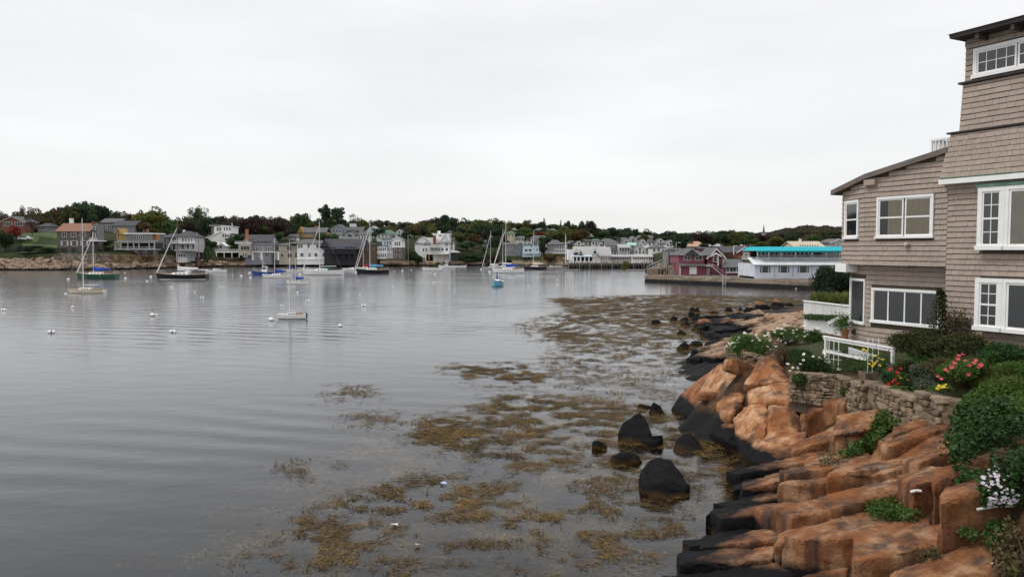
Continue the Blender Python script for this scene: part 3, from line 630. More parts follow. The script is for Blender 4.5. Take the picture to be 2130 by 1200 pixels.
mb = MB(); mbox(mb, FRONT, xs0 - .01, x_end, -.27, .3, z_sk0 - .03, z_sk0 + .012); mb.build('drip_edge', COPPER, HOUSE)
# tower roof with rafter tails
ez = t3z1 + .18; ex0 = fac(1980, 96, -.25)[0]
rt = MB().hexa([(ex0, -.35, ez), (x_end + .6, -.35, ez), (x_end + .6, 7.4, ez), (ex0, 7.4, ez)], [(ex0 - .02, -.37, ez + .12), (x_end + .6, -.37, ez + .12), (x_end + .6, 7.4, ez + .12), (ex0 - .02, 7.4, ez + .12)])
rt.add([(ex0 - .05, -.40, ez + .121), (x_end + .6, -.40, ez + .121), (x_end + .6, 7.4, ez + .121), (ex0 - .05, 7.4, ez + .121), (ex0 + 2.2, 2.6, ez + 1.0), (x_end - 1, 2.6, ez + 1.0), (x_end - 1, 4.5, ez + 1.0), (ex0 + 2.2, 4.5, ez + 1.0)],
       [(0, 1, 5, 4), (1, 2, 6, 5), (2, 3, 7, 6), (3, 0, 4, 7), (4, 5, 6, 7), (3, 2, 1, 0)])
RT = rt.build('roof', ROOFD, HOUSE)
for k in range(6):
    x = t3x0 + .55 + k * .95; mb = MB(); mbox(mb, FRONT, x, x + .10, -.30, .18, ez - .15, ez - .003); mb.build('rafter_tail', mat('brown_rafter', (.075, .055, .045), .8), RT)
mb = MB(); mbox(mb, FRONT, ex0 + .03, t3x0, .3, .42, ez - .16, ez - .003); mb.build('rafter_tail', MATS['brown_rafter'], RT)
# soffit of the overhang, white boxed corner
mb = MB(); q = on_face(FACET, 1757, 556)[0]
mbox(mb, FACET, -.25, .55, -.10, .3, z_soff - .30, z_soff - .012); mb.build('boxed_gutter', TRIM, HOUSE)
# windows
def rect(T, u0, v0, u1, v1):
    a = on_face(T, u0, v0); b = on_face(T, u1, v1); return a[0], b[0], b[1], a[1]
x0, x1, z0, z1 = rect(FRONT, 1826, 411, 1942, 495)
window(FRONT, x0, x1, z0, z1, [(0, .485, 1, 1, True, [(.36, 1, CURT)], .045), (.515, 1, 1, 1, True, [(0, .98, CURT)], .045)], label='twin sash window with beige curtains')
x0, x1, z0, z1 = rect(FACET, 1760, 419, 1787, 497)
window(FACET, x0, x1, z0, z1, [(0, 1, 1, 1, True, [], .05)], cas=.08)
x0, x1, z0, z1 = rect(LOW, 1815, 598, 1957, 684)
x1 = min(x1, x_main - xl - .04)
window(LOW, x0, x1, z0, z1, [(0, .24, 1, 1, False, [], .022), (.24, .5, 1, 1, False, [], .022), (.5, .75, 1, 1, False, [], .022), (.75, 1, 1, 1, False, [], .022)], cas=.075, label='wide four-light sliding window')
x0, x1, z0, z1 = rect(LFACET, 1771, 578, 1800, 676)
window(LFACET, x0, x1, z0, z1, [(0, 1, 1, 1, False, [], .02)], cas=.07)
# bays on the main body: boxed out from the wall
def bay(u0, v0, u1, v1, u2, out, blind, nm):
    T = Face((0, -out, 0), (1, 0, 0), (0, 1, 0)); x0, _, z0, z1 = rect(T, u0, v0, u1, v1); xe = x0 + 3.2
    mb = MB(); mbox(mb, T, x0 + .02, xe - .02, .012, out - .002, z0 + .02, z1 - .02); b = mb.build('bay_window', TRIM, HOUSE); b['label'] = nm
    HOLES.append((FRONT, x0 - .02, xe + .02, z0 - .02, z1 + .02))
    xs = on_face(T, u2, v1)[0]
    window(T, x0, xs, z0, z1, [(0, 1, 4, 2, True, [], .045)], cas=.12)
    window(T, xs + .004, xs + 1.9, z0, z1, [(0, 1, 1, 1, False, [(0, 1, BLIND)] if blind else [], .06)], cas=.10)
    window(T, xs + 1.904, xe, z0, z1, [(0, 1, 4, 2, True, [], .045)], cas=.12)
    return x0, xe, z0, z1
bx = bay(2037, 391, 2130, 520, 2089, .16, True, 'bay with a sash and a large blinded pane')
mb = MB(); mbox(mb, FRONT, bx[0] - .05, bx[1], -.24, .0, bx[3] + .004, bx[3] + .09); mb.build('bay_roof', COPPER, HOUSE)
bx2 = bay(2031, 578, 2130, 695, 2084, .26, False, 'lower bay with a sash and a large dark pane')
T3 = Face((0, .18, 0), (1, 0, 0), (0, 1, 0)); x0, x1, z0, z1 = rect(T3, 2027, 112, 2130, 153)
xx0, zz1 = on_face(T3, 2027, 103); zz0 = on_face(T3, 2027, 165)[1]
window(T3, xx0, xx0 + 3.4, zz0, zz1, [(0, .34, 2, 4, False, [], .05), (.35, .66, 2, 4, False, [], .05), (.67, 1, 2, 4, False, [], .05)], cas=.10, label='wide band of small panes under the tower roof')
# floodlight, vent
x, z = fac(1889, 509); mb = MB(); mb.ball(FRONT(x, -.10, z), .07, 1, 10, 8); mb.tube(FRONT(x - .05, -.09, z), FRONT(x - .02, .0, z), .05, .06, 8); mb.build('floodlight', mat('lamp_housing', (.5, .48, .45), .4), HOUSE, True)
x, z = on_face(LFACET, 1779, 690); mb = MB(); mb.tube(LFACET(x, -.10, z), LFACET(x, .0, z), .085, .085, 10); mb.build('dryer_vent', mat('vent_brown', (.06, .045, .035), .6), HOUSE, True)
# deck railing on the wing roof
RAIL = MB(); ry = .5; rx0 = fac(1937, 300, .5)[0]; rzt = fac(1937, 291, .5)[1]; dzr = rzt - roof_z(x_main) - .84
for yy in (ry, ry + 3.2):
    mbox(RAIL, FRONT, rx0, x_main, yy - .03, yy + .03, roof_z(x_main) + .78 + dzr, roof_z(x_main) + .84 + dzr); mbox(RAIL, FRONT, rx0, x_main, yy - .02, yy + .02, roof_z(x_main) + .12, roof_z(x_main) + .16)
mbox(RAIL, FRONT, rx0 - .02, rx0 + .04, ry, ry + 3.2, roof_z(x_main) + .78 + dzr, roof_z(x_main) + .84 + dzr)
rail = RAIL.build('deck_railing', WHITE, HOUSE)
for k in range(9):
    mb = MB(); x = rx0 + .03 + k * .12; mbox(mb, FRONT, x - .022, x + .022, ry - .02, ry + .02, roof_z(x_main) - .15, roof_z(x_main) + .78 + dzr); mb.build('baluster', WHITE, rail)
for k in range(18):
    mb = MB(); y = ry + .15 + k * .17; mbox(mb, FRONT, rx0 - .01, rx0 + .03, y - .02, y + .02, roof_z(rx0) - .1, roof_z(x_main) + .78 + dzr); mb.build('baluster', WHITE, rail)
# shingles
SHG = []                                                   # (T, x, z, width, tilt_out_at_bottom, height)
def course(T, x0, x1, z0, z1, clip=None, expo=.155, yf=None, wmin=.11, wmax=.30, seed=0):
    r_ = random.Random(seed); z = z0; row = 0
    while z < z1 - .03:
        x = (x0(z) if callable(x0) else x0); hh = min(expo, z1 - z); xe = x1
        while x < xe - .02:
            w = min(r_.uniform(wmin, wmax), xe - x)
            if xe - x - w < .05: w = xe - x
            cx = x + w / 2
            if (clip is None or clip(cx, z + hh * .5)) :
                segs = [(x, w)]
                for Th, a, b, c, d in HOLES:
                    if Th is T or (Th.o - T.o).length < .5 and Th is FRONT and T is FRONT:
                        ns = []
                        for sx, sw in segs:
                            if z + hh <= c or z >= d or sx + sw <= a or sx >= b: ns.append((sx, sw))
                            else:
                                if sx < a - .03: ns.append((sx, a - sx))
                                if sx + sw > b + .03: ns.append((b, sx + sw - b))
                        segs = ns
                for sx, sw in segs:
                    SHG.append((T, sx, z + r_.uniform(-.004, .004), sw - .006, yf(z) if yf else 0.0, hh, r_.uniform(.026, .034)))
            x += w
        z += expo; row += 1
course(FRONT, 0, x_main - .01, z_soff - .03, 9, clip=lambda x, z: z < roof_z(x) - .03, seed=1, wmin=.12, wmax=.34)
course(FRONT, x_main - .01, x_end - 2.4, -.5, z_sk0 - .16, seed=2)
course(FACET, 0, FL, z_soff - .03, 9, clip=lambda x, z: z < roof_z(FACET(x, 0, 0).x) - .03, seed=3)
course(LOW, 0, x_main - xl - .01, -.6, z_soff - .02, seed=4); course(LFACET, 0, LFL, -.6, z_soff - .02, seed=5)
sk = lambda z: -.26 + .26 * (z - z_sk0) / (z_sk1 - z_sk0)
SK = Face((0, 0, 0), (1, 0, 0), (0, 1, 0)); course(SK, lambda z: xs0 + (xs1 - xs0) * (z - z_sk0) / (z_sk1 - z_sk0), x_end - 2.6, z_sk0 + .012, z_sk1 - .01, yf=sk, seed=6, expo=.15)
T2 = Face((0, .0, 0), (1, 0, 0), (0, 1, 0)); course(T2, lambda z: t2xb + (t2x0 - t2xb) * (z - z_sk1) / (t2z1 - z_sk1), x_end - 2.6, z_sk1 + .055, t2z1 - .01, yf=lambda z: .06 + .06 * (z - z_sk1) / (t2z1 - z_sk1), seed=7, wmin=.16, wmax=.5)
course(T3, t3x0, x_end - 2.6, t2z1 + .06, t3z1 + .2, seed=8, wmin=.16, wmax=.4)
_sv = np.array([(0, 0, 0), (1, 0, 0), (1, 1, 0), (0, 1, 0), (0, 0, 1), (1, 0, 1), (1, 1, 1), (0, 1, 1)], float)
_sf = [(0, 3, 2, 1), (4, 5, 6, 7), (0, 1, 5, 4), (1, 2, 6, 5), (2, 3, 7, 6), (3, 0, 4, 7)]
def shingle_pts(T, x, z, w, yo, h, th):
    hh = h - .017  # shingle stops short; the dark core strip imitates the course's shadow line
    return [T(x, yo - th, z), T(x + w, yo - th, z), T(x + w, yo + .004, z), T(x, yo + .004, z), T(x, yo - .004, z + hh), T(x + w, yo - .004, z + hh), T(x + w, yo + .004, z + hh), T(x, yo + .004, z + hh)]
_wp = np.array([list(HC + HU * q.x + HN * q.y + Vector((0, 0, q.z))) for q in [s[0](s[1], s[4], s[2]) for s in SHG]])
_u, _v = proj(_wp); _vis = (_u < 2125) & (_v > 0) & (_v < 760)
_ar = np.array([s[3] * s[5] for s in SHG]) / (_wp[:, 1] ** 2) * _vis
big = set(np.argsort(-_ar)[:290].tolist())
_um = bpy.data.meshes.new('shingle'); _um.from_pydata([tuple(q) for q in shingle_pts(FRONT, 0, 0, 1, 0, .142, .022)], [], _sf); _um.materials.append(SHM)
SV, SF = [], []
for i, s in enumerate(SHG):
    T, x, z, w, yo, h, th = s
    if i in big:
        ob = link('shingle', _um, HOUSE); ob.location = T(x, yo, z); ob.rotation_euler = (0, 0, math.atan2(T.a.y, T.a.x)); ob.scale = (w, th / .022, (h - .017) / .125)
    else:
        n_ = len(SV); SV += [tuple(q) for q in shingle_pts(*s)]; SF += [tuple(k + n_ for k in f) for f in _sf]
tag(link('shingles', npmesh('shingles', np.array(SV), np.array(SF), SHM), HOUSE), kind='stuff')

# ---------------------------------------------------------------- garden walls, fences
STONE = mat('wall_stone', (0.185, 0.138, 0.095), 0.9, 0.4, 5, 0.6, 18, objr=0.42); MORT = mat('wall_core', (0.085, 0.068, 0.05), 0.95, 0.3, 6, .5, 30)
_stones = [rock_mesh('stone', [Vector((x * rng.uniform(.40, .54), y * rng.uniform(.4, .5), z * rng.uniform(.38, .56))) for x in (-1, 1) for y in (-1, 1) for z in (-1, 1)], .14, STONE, .05, k + 70, 0, 0) for k in range(6)]
def stone_wall(label, path, h, course_h=.14, thick=.35, name='stone_wall', wr=(.12, .40), mat_core=MORT, seed=0, batter=.0, grp=None):
    """dry stone wall along path (points of its top edge); every stone of its face is a piece of its own"""
    r_ = random.Random(seed); a0 = path[0]; root = empty(name, a0 - Vector((0, 0, h))); tag(root, label, 'wall', grp)
    mbc = MB()
    for a, b in zip(path[:-1], path[1:]):
        d = (b - a); L = Vector((d.x, d.y, 0)).length; t = Vector((d.x, d.y, 0)).normalized(); nn = Vector((t.y, -t.x, 0))
        if nn.dot(-a) < 0: nn = -nn
        A, B = a - root.location, b - root.location; dn = Vector((0, 0, -h - .3))
        mbc.hexa([A + dn + nn * -.02, B + dn + nn * -.02, B + dn - nn * thick, A + dn - nn * thick], [A - nn * .02 - Vector((0, 0, .03)), B - nn * .02 - Vector((0, 0, .03)), B - nn * thick - Vector((0, 0, .03)), A - nn * thick - Vector((0, 0, .03))])
        nz_ = max(1, round(h / course_h)); ch = h / nz_
        for j in range(nz_):
            x = r_.uniform(-.1, .05)
            while x < L:
                w = r_.uniform(*wr); zc = -ch * (j + .5)
                f = min(max((x + w / 2) / L, 0), 1); c = A + (B - A) * f + Vector((0, 0, zc)) + nn * r_.uniform(-.03, .03)
                ob = link('stone', r_.choice(_stones), root); ob.location = c
                ob.scale = (w * 1.02, .22 if j else .30, ch * r_.uniform(.75, 1.25)); ob.rotation_euler = (r_.uniform(-.12, .12), r_.uniform(-.16, .16), math.atan2(t.y, t.x) + r_.uniform(-.12, .12))
                x += w
    mbc.build('wall_core', mat_core, root); return root
stone_wall('weathered granite garden wall below the white railing and daisies', [PZ(1645, 772, 2.72), PZ(1745, 779, 2.80), PZ(1800, 800, 2.80)], .95, .105, wr=(.1, .3), seed=3)
stone_wall('stone planter wall holding the red geraniums', [PZ(1800, 788, 2.92), PZ(1850, 806, 2.92), PZ(1900, 822, 2.94)], .9, seed=4)
stone_wall('short stepped stone wall stub between the ivy and the grasses', [PZ(1912, 812, 3.12), PZ(1960, 826, 3.12), PZ(2012, 832, 3.12)], .75, .16, seed=5)
stone_wall('mortared stone footing under the left flower clump of the outcrop', [P(1515, 722, 29.0), P(1548, 728, 27.6), P(1592, 744, 27.0)], .55, .15, seed=6)
# white railing in the garden
def rail_fence(label, a, b, posts, rails, ph, pw=.09, name='white_railing', drop=.55):
    root = empty(name, a - Vector((0, 0, ph))); tag(root, label, 'railing'); d = b - a; t = Vector((d.x, d.y, 0)).normalized(); nn = Vector((-t.y, t.x, 0))
    def bar(p, q, w, hh, nm):
        p, q = p - root.location, q - root.location; w2 = nn * w / 2; z2 = Vector((0, 0, hh / 2))
        MB().hexa([p - w2 - z2, q - w2 - z2, q + w2 - z2, p + w2 - z2], [p - w2 + z2, q - w2 + z2, q + w2 + z2, p + w2 + z2]).build(nm, TRIM, root)
    for f in posts:
        p = a + d * f; w2 = nn * pw / 2; t2 = t * pw / 2; q = p - root.location
        MB().hexa([q - w2 - t2 - Vector((0, 0, ph + .3)), q - w2 + t2 - Vector((0, 0, ph + .3)), q + w2 + t2 - Vector((0, 0, ph + .3)), q + w2 - t2 - Vector((0, 0, ph + .3))], [q - w2 - t2, q - w2 + t2, q + w2 + t2, q + w2 - t2]).build('post', TRIM, root)
    for dz, w, hh in rails: bar(a + Vector((0, 0, -dz)) - t * .08, b + Vector((0, 0, -dz)) + t * .05, w, hh, 'rail')
    return root
rail_fence('white wooden railing at the garden edge below the sliding window', P(1716, 701, 25.2), P(1857, 725, 21.6), [0.02, 1], [(-.02, .11, .04), (.05, .035, .07), (.46, .035, .08)], .62, .075)
mb = MB(); a, b = P(1765, 722, 24.3), P(1838, 745, 22.4); q = Vector((.05, .02, 0))
sd_ = mb.hexa([a - Vector((0, 0, .22)), b - Vector((0, 0, .22)), b - Vector((0, 0, .22)) + q, a - Vector((0, 0, .22)) + q], [a, b, b + q, a + q]).build('white_board', TRIM); tag(sd_, 'wide white board slanting behind the garden railing', 'board')
# small trellis
tr = empty('trellis', P(1735, 772, 24.0)); tag(tr, 'small white ladder trellis among the daisies in front of the railing', 'trellis')
for k in range(3):
    a = P(1725 + 10 * k, 702 + 2 * k, 24.0) - tr.location; MB().tube(a, a + Vector((0, 0, -1.02)), .012).build('stake', TRIM, tr)
for k in range(3):
    a = P(1722, 728 + 18 * k, 23.98) - tr.location; b = P(1750, 731 + 18 * k, 23.98) - tr.location; MB().tube(a, b, .011).build('rung', TRIM, tr)
# white plank fence and the low white wall below it
fr = empty('plank_fence', P(1672, 662, 38)); tag(fr, 'white weathered plank fence behind the house corner above the pale ledge', 'fence')
a, b = P(1672, 626.5, 38), P(1772, 638, 34.4); BD = mat('white_board_worn', (.62, .62, .60), .7, .16, 4, objr=.08, sc=(4, 4, .6))
for k in range(24):
    p = a + (b - a) * (k / 24) - fr.location; q = a + (b - a) * ((k + .93) / 24) - fr.location; dz = Vector((0, 0, -.86 - .1 * k / 24)); th = Vector((.03, .004, 0))
    MB().hexa([p + dz, q + dz, q + dz + th, p + dz + th], [p, q, q + th, p + th]).build('plank', BD, fr)
q = Vector((.06, 0, 0)); mb = MB(); p0, p1 = a - fr.location, b - fr.location; mb.hexa([p0 - q, p1 - q, p1 + q, p0 + q], [p + Vector((0, 0, .05)) for p in (p0 - q, p1 - q, p1 + q, p0 + q)]).build('cap_rail', TRIM, fr)
a, b = P(1672, 661, 37.4), P(1772, 668, 33.8); mb = MB(); q = Vector((.12, .03, 0)); dz = Vector((0, 0, -.75))
tag(mb.hexa([a + dz, b + dz, b + dz + q, a + dz + q], [a, b, b + q, a + q]).build('low_wall', BD), 'low white painted wall below the plank fence', 'wall')
a, b = P(1722, 668, 35.0), P(1775, 642, 33.2); mb = MB(); q = Vector((.08, .02, 0)); dz = Vector((0, 0, -.18))
tag(mb.hexa([a + dz, b + dz, b + dz + q, a + dz + q], [a, b, b + q, a + q]).build('ramp_board', BD), 'pale board sloping up against the plank fence', 'board')
# ---------------------------------------------------------------- vegetation near the camera
def unit(a): return a / np.maximum(np.linalg.norm(a, axis=1, keepdims=True), 1e-9)
def leaf_quads(C, size, asp=0.6, nrm=None, flat=0.0, r_=nr):
    """one bent leaf (four corners) at each centre"""
    n = len(C); a = unit(r_.normal(size=(n, 3)))
    if nrm is not None: a = unit(a - nrm * (np.sum(a * nrm, 1, keepdims=True)) * flat)
    b = r_.normal(size=(n, 3)); 
    if nrm is not None and flat: b = b * (1 - flat) + np.cross(nrm, a) * flat
    b = unit(b - a * np.sum(a * b, 1, keepdims=True)); c = np.cross(a, b)
    s = (size * r_.uniform(.6, 1.3, n))[:, None]
    V = np.stack([C - a * s * .5, C + b * s * asp * .5 + c * s * .1, C + a * s * .5, C - b * s * asp * .5 + c * s * .1], 1).reshape(-1, 3)
    return V, np.arange(4 * n).reshape(n, 4)
def blades(C, h, w, lean=.35, r_=nr):
    n = len(C); th = r_.uniform(0, 2 * math.pi, n); d = np.c_[np.cos(th), np.sin(th), np.zeros(n)]; side = np.c_[-np.sin(th), np.cos(th), np.zeros(n)]
    H = h * r_.uniform(.6, 1.2, n)[:, None]; up = np.array([[0, 0, 1.0]])
    m = C + up * H * .6 + d * H * lean * .3; t = C + up * H * .95 + d * H * lean * r_.uniform(.6, 1.6, n)[:, None]
    V = np.stack([C - side * w * .5, C + side * w * .5, m + side * w * .4, m - side * w * .4, t + side * w * .08, t - side * w * .08], 1).reshape(-1, 3)
    i = np.arange(n)[:, None] * 6; F = np.concatenate([i + np.array([[0, 1, 2, 3]]), i + np.array([[3, 2, 4, 5]])])
    return V, F
def in_poly(px, py, poly):
    inside = np.zeros(len(px), bool); n = len(poly)
    for i in range(n):
        x1, y1 = poly[i]; x2, y2 = poly[(i + 1) % n]
        c = ((y1 > py) != (y2 > py)) & (px < (x2 - x1) * (py - y1) / (y2 - y1 + 1e-12) + x1); inside ^= c
    return inside
def poly_pts(poly, n):
    p = np.array(poly, float); out = np.zeros((0, 2))
    while len(out) < n:
        q = nr.uniform(p.min(0), p.max(0), (n * 2, 2)); out = np.r_[out, q[in_poly(q[:, 0], q[:, 1], poly)]]
    return out[:n]
from mathutils.bvhtree import BVHTree
def _bvh():
    V, F, n0 = [], [], 0
    for o_ in [BL] + [c for c in BL.children]:
        me = o_.data; nv = len(me.vertices); co = np.empty(nv * 3, np.float32); me.vertices.foreach_get('co', co); V.append(co.reshape(-1, 3))
        F += [tuple(i + n0 for i in p.vertices) for p in me.polygons]; n0 += nv
    return BVHTree.FromPolygons(np.concatenate(V).tolist(), F)
ROCKS = _bvh()
def surf(poly, n):
    """points on the ground and rocks inside an outline of the view"""
    L, N = [], []
    for u, v in poly_pts(poly, n):
        lo, no, *_ = ROCKS.ray_cast(Vector((0, 0, CAMH)), ray(u, v).normalized(), 80)
        if lo is not None and lo.z > .05: L.append(lo); N.append(no if no.dot(ray(u, v)) < 0 else -no)
    return np.array(L).reshape(-1, 3), np.array(N).reshape(-1, 3)
LEAF_D = leafmat('ivy_leaf', [(0.010, 0.026, 0.008), (0.020, 0.055, 0.013), (0.040, 0.095, 0.020), (0.075, 0.14, 0.03)])
LEAF_I = leafmat('bank_leaf', [(0.016, 0.036, 0.010), (0.032, 0.072, 0.016), (0.06, 0.115, 0.025), (0.10, 0.15, 0.035)])
LEAF_G = leafmat('garden_leaf', [(0.022, 0.055, 0.012), (0.045, 0.11, 0.02), (0.09, 0.16, 0.03), (0.14, 0.18, 0.05)])
LEAF_R = leafmat('reddish_leaf', [(0.012, 0.022, 0.007), (0.03, 0.045, 0.012), (0.06, 0.065, 0.016), (0.10, 0.055, 0.018)])
LEAF_O = leafmat('dry_leaf', [(0.05, 0.035, 0.018), (0.085, 0.06, 0.03), (0.12, 0.10, 0.04), (0.10, 0.12, 0.04)])
LEAF_S = leafmat('silver_leaf', [(0.08, 0.10, 0.07), (0.14, 0.17, 0.12), (0.2, 0.22, 0.17)])
GRASSM = leafmat('grass_blade', [(0.04, 0.075, 0.012), (0.08, 0.12, 0.02), (0.15, 0.17, 0.03), (0.2, 0.17, 0.05)])
STEM = mat('stem', (0.07, 0.055, 0.03), .8)
def ground_plant(name, label, cat, poly, n, size, m, lift=.1, asp=.7, flat=.5, extra=None, group=None, lump=0.0):
    L, N = surf(poly, n); 
    if lump:
        lp = vn3(L * 1.6); L = L + N * (np.clip(lp + .35, 0, 1) * lump)[:, None]
    C = L + N * nr.uniform(0, lift, len(L))[:, None] + nr.normal(size=L.shape) * .03
    V, F = leaf_quads(C, size, asp, N, flat); base = Vector(L[np.argmin(L[:, 2])])
    root = empty(name, base); tag(root, label, cat, group); V = V - np.array(base)
    link('foliage', npmesh('foliage', V, F, m), root)
    # woody stems creeping under the leaves
    mb = MB(); idx = nr.choice(len(L), min(40, len(L)), replace=False); q = L[idx][np.argsort(L[idx][:, 2])] + N[idx] * .01
    for a, b in zip(q[:-1], q[1:]):
        if np.linalg.norm(a - b) < .9: mb.tube(Vector(a) - base, Vector(b) - base, .012, .008, 5)
    if mb.v: tag(mb.build('stem', STEM, root), kind='stuff')
    return root
def flower_mesh(name, petal, centre, r, npet=9, cup=.15):
    V = [(0, 0, 0)]; F = []; mi = []
    vv = []; ff = []
    for k in range(npet):
        a = 2 * math.pi * k / npet; w = math.pi / npet * .85; n = len(vv)
        vv += [(.2 * r * math.cos(a), .2 * r * math.sin(a), 0), (.7 * r * math.cos(a - w), .7 * r * math.sin(a - w), r * cup), (r * math.cos(a), r * math.sin(a), r * cup * 1.3), (.7 * r * math.cos(a + w), .7 * r * math.sin(a + w), r * cup)]
        ff.append((n, n + 1, n + 2, n + 3)); mi.append(0)
    n = len(vv); vv += [(.27 * r * math.cos(a), .27 * r * math.sin(a), .06 * r) for a in (0, 1.57, 3.14, 4.71)] + [(0, 0, .2 * r)]
    ff += [(n, n + 1, n + 4), (n + 1, n + 2, n + 4), (n + 2, n + 3, n + 4), (n + 3, n, n + 4)]; mi += [1] * 4
    me = bpy.data.meshes.new(name); me.from_pydata(vv, [], ff); me.materials.append(petal); me.materials.append(centre)
    me.polygons.foreach_set('material_index', mi); return me
def pm(name, c): return mat(name, c, .6, .08, 8, objr=.15)
YEL = pm('yellow_petal', (.75, .55, .04)); FL_W = flower_mesh('flower', pm('white_petal', (.82, .82, .78)), YEL, .05)
FL_Y = flower_mesh('flower', YEL, YEL, .055); 
FL_R = flower_mesh('flower', pm('red_petal', (.62, .012, .012)), pm('red_heart', (.4, .01, .01)), .075, 9, .5); FL_P = flower_mesh('flower', pm('pink_petal', (.70, .10, .14)), pm('pink_heart', (.8, .3, .25)), .075, 9, .5)
FL_L = flower_mesh('flower', pm('lilac_petal', (.70, .62, .76)), YEL, .026); FL_O = flower_mesh('flower', pm('orange_petal', (.75, .22, .03)), YEL, .05)
def flowers(root, pts, me, sc=1.0, stalk=0.0):
    for p in pts:
        ob = link('flower', me, root); ob.location = Vector(p) - root.location; ob.scale = [sc * nr.uniform(.75, 1.25)] * 3
        d = Vector((0, 0, CAMH)) - Vector(p); ob.rotation_euler = (R(35) * nr.uniform(.3, 1.6), nr.uniform(-.4, .4), math.atan2(d.y, d.x) + math.pi / 2 + nr.uniform(-.7, .7))
    if stalk:
        mb = MB()
        for p in pts: q = Vector(p) - root.location; mb.tube(q, q + Vector((nr.uniform(-.05, .05), nr.uniform(-.05, .05), -stalk)), .006, .008, 4)
        mb.build('stalk', STEM, root)
def shrub(name, label, cat, c, rad, n, size, m, asp=.6, lumps=14, group=None, stems=True, gap=.0):
    """lumpy bush: leaf sprays gathered round many branch ends"""
    c = Vector(c); root = empty(name, c - Vector((0, 0, rad[2]))); tag(root, label, cat, group)
    r_ = nr; K = []
    for _ in range(lumps):
        d = unit(r_.normal(size=(1, 3)))[0]; d[2] = abs(d[2]) * 1.0 - .25; K.append(d * np.array(rad) * r_.uniform(.45, .85))
    K = np.array(K); k = r_.integers(0, lumps, n); off = unit(r_.normal(size=(n, 3))) * (r_.uniform(0, 1, n) ** .5)[:, None] * np.array(rad) * .42
    C = K[k] + off + np.array([0, 0, rad[2]]); C[:, 2] = np.maximum(C[:, 2], .02)
    V, F = leaf_quads(C, size, asp); link('foliage', npmesh('foliage', V, F, m), root)
    if stems:
        mb = MB()
        for q in K: mb.tube((0, 0, -.1), Vector(q) + Vector((0, 0, rad[2])), .03 * rad[0] + .008, .006, 5)
        mb.build('stem', STEM, root)
    return root
# --- ivy and ground cover
ground_plant('ivy', 'glossy ivy spilling diagonally down the orange rock below the garden wall', 'ivy', [(1848, 822), (1898, 806), (1918, 832), (1892, 872), (1832, 915), (1792, 948), (1748, 962), (1768, 940), (1818, 882), (1848, 850)], 5200, .085, LEAF_G, .16, .8, .5, lump=.15)
ground_plant('ivy', 'dark ivy mass hanging down the bluff at the right edge', 'ivy', [(2010, 880), (2050, 868), (2130, 880), (2150, 1010), (2085, 990), (2050, 965), (2018, 1005), (1985, 1000), (1998, 940)], 8000, .08, LEAF_D, .3, .75, .3, lump=.4)
ground_plant('fern_bank', 'brighter leafy bank of ferns above the dark ivy at the right edge', 'plant', [(2026, 828), (2062, 802), (2130, 790), (2150, 890), (2060, 890), (2020, 880)], 7500, .10, LEAF_G, .25, .35, .1, lump=.15)
ground_plant('ground_cover', 'low green ground cover on the garden slope under the bays', 'ground cover', [(1880, 752), (1990, 742), (2130, 742), (2150, 800), (2050, 806), (1980, 800), (1905, 790)], 7000, .055, LEAF_G, .14, .7, .5, lump=.12)
ground_plant('creeper', 'silvery green creeper beside the red geraniums', 'plant', [(1895, 775), (1945, 768), (1955, 800), (1918, 812), (1890, 800)], 1600, .045, LEAF_S, .12)
ground_plant('creeper', 'patchy green creeper on the soil below the railing', 'plant', [(1690, 705), (1760, 705), (1850, 755), (1840, 775), (1745, 775), (1720, 730)], 2400, .05, LEAF_D, .12)
L, N = surf([(2035, 770), (2120, 776), (2130, 830), (2060, 842), (2020, 820)], 1500); g = empty('grass_tuft', Vector(L[0])); tag(g, 'tall yellow-green grasses above the dark ivy', 'grass')
V, F = blades(L - np.array(L[0]), .42, .016, .7); tag(link('blades', npmesh('blades', V, F, GRASSM), g), kind='stuff')
L, N = surf([(1975, 770), (2040, 765), (2045, 800), (1990, 810)], 700); g = empty('grass_tuft', Vector(L[0])); tag(g, 'russet grass clump in front of the pink roses', 'grass')
V, F = blades(L - np.array(L[0]), .45, .014, .6); tag(link('blades', npmesh('blades', V, F, LEAF_O), g), kind='stuff')
# --- shrubs by the house wall
def at(u, v, Y): return P(u, v, Y)
shrub('maple_shrub', 'wide bushy dark green shrub below the sliding window', 'shrub', at(1915, 718, 21.6), (.85, .8, .48), 9000, .075, LEAF_R, .5, 26)
shrub('maple_shrub', 'reddish shrub between the two lower windows', 'shrub', at(2000, 722, 20.6), (.85, .6, .42), 7000, .075, LEAF_R, .5, 22)
shrub('maple_shrub', 'dark shrub under the lower bay at the right edge', 'shrub', at(2085, 738, 19.4), (.75, .5, .40), 5000, .075, LEAF_D, .5, 18)
vn = empty('climbing_vine', at(1958, 712, 22.1)); tag(vn, 'climbing vine with turning leaves on a white stake beside the sliding window', 'vine')
q = at(1957, 602, 22.1) - vn.location; MB().tube((0, 0, -.2), q, .02).build('stake', TRIM, vn)
t_ = nr.uniform(0, 1, 1700); C = np.outer(t_, np.array(q)) + nr.normal(size=(1700, 3)) * (np.array([[.16, .12, .08]]) * (1.3 - t_)[:, None]); V, F = leaf_quads(C, .08, .6); link('foliage', npmesh('foliage', V, F, LEAF_R), vn)
C = np.c_[nr.normal(.35, .28, 900), nr.normal(-.25, .15, 900), nr.normal(.45, .22, 900)]; V, F = leaf_quads(C, .08, .6); link('foliage', npmesh('foliage', V, F, LEAF_O), vn)
shrub('evergreen_bush', 'large dark evergreen bush beside the turquoise-roofed restaurant, left of the house', 'bush', at(1740, 596, 43), (1.35, 1.3, 1.35), 9000, .16, leafmat('dark_needle', [(0.008, 0.014, 0.008), (0.014, 0.03, 0.014), (0.025, 0.05, 0.02)]), .4, 30)
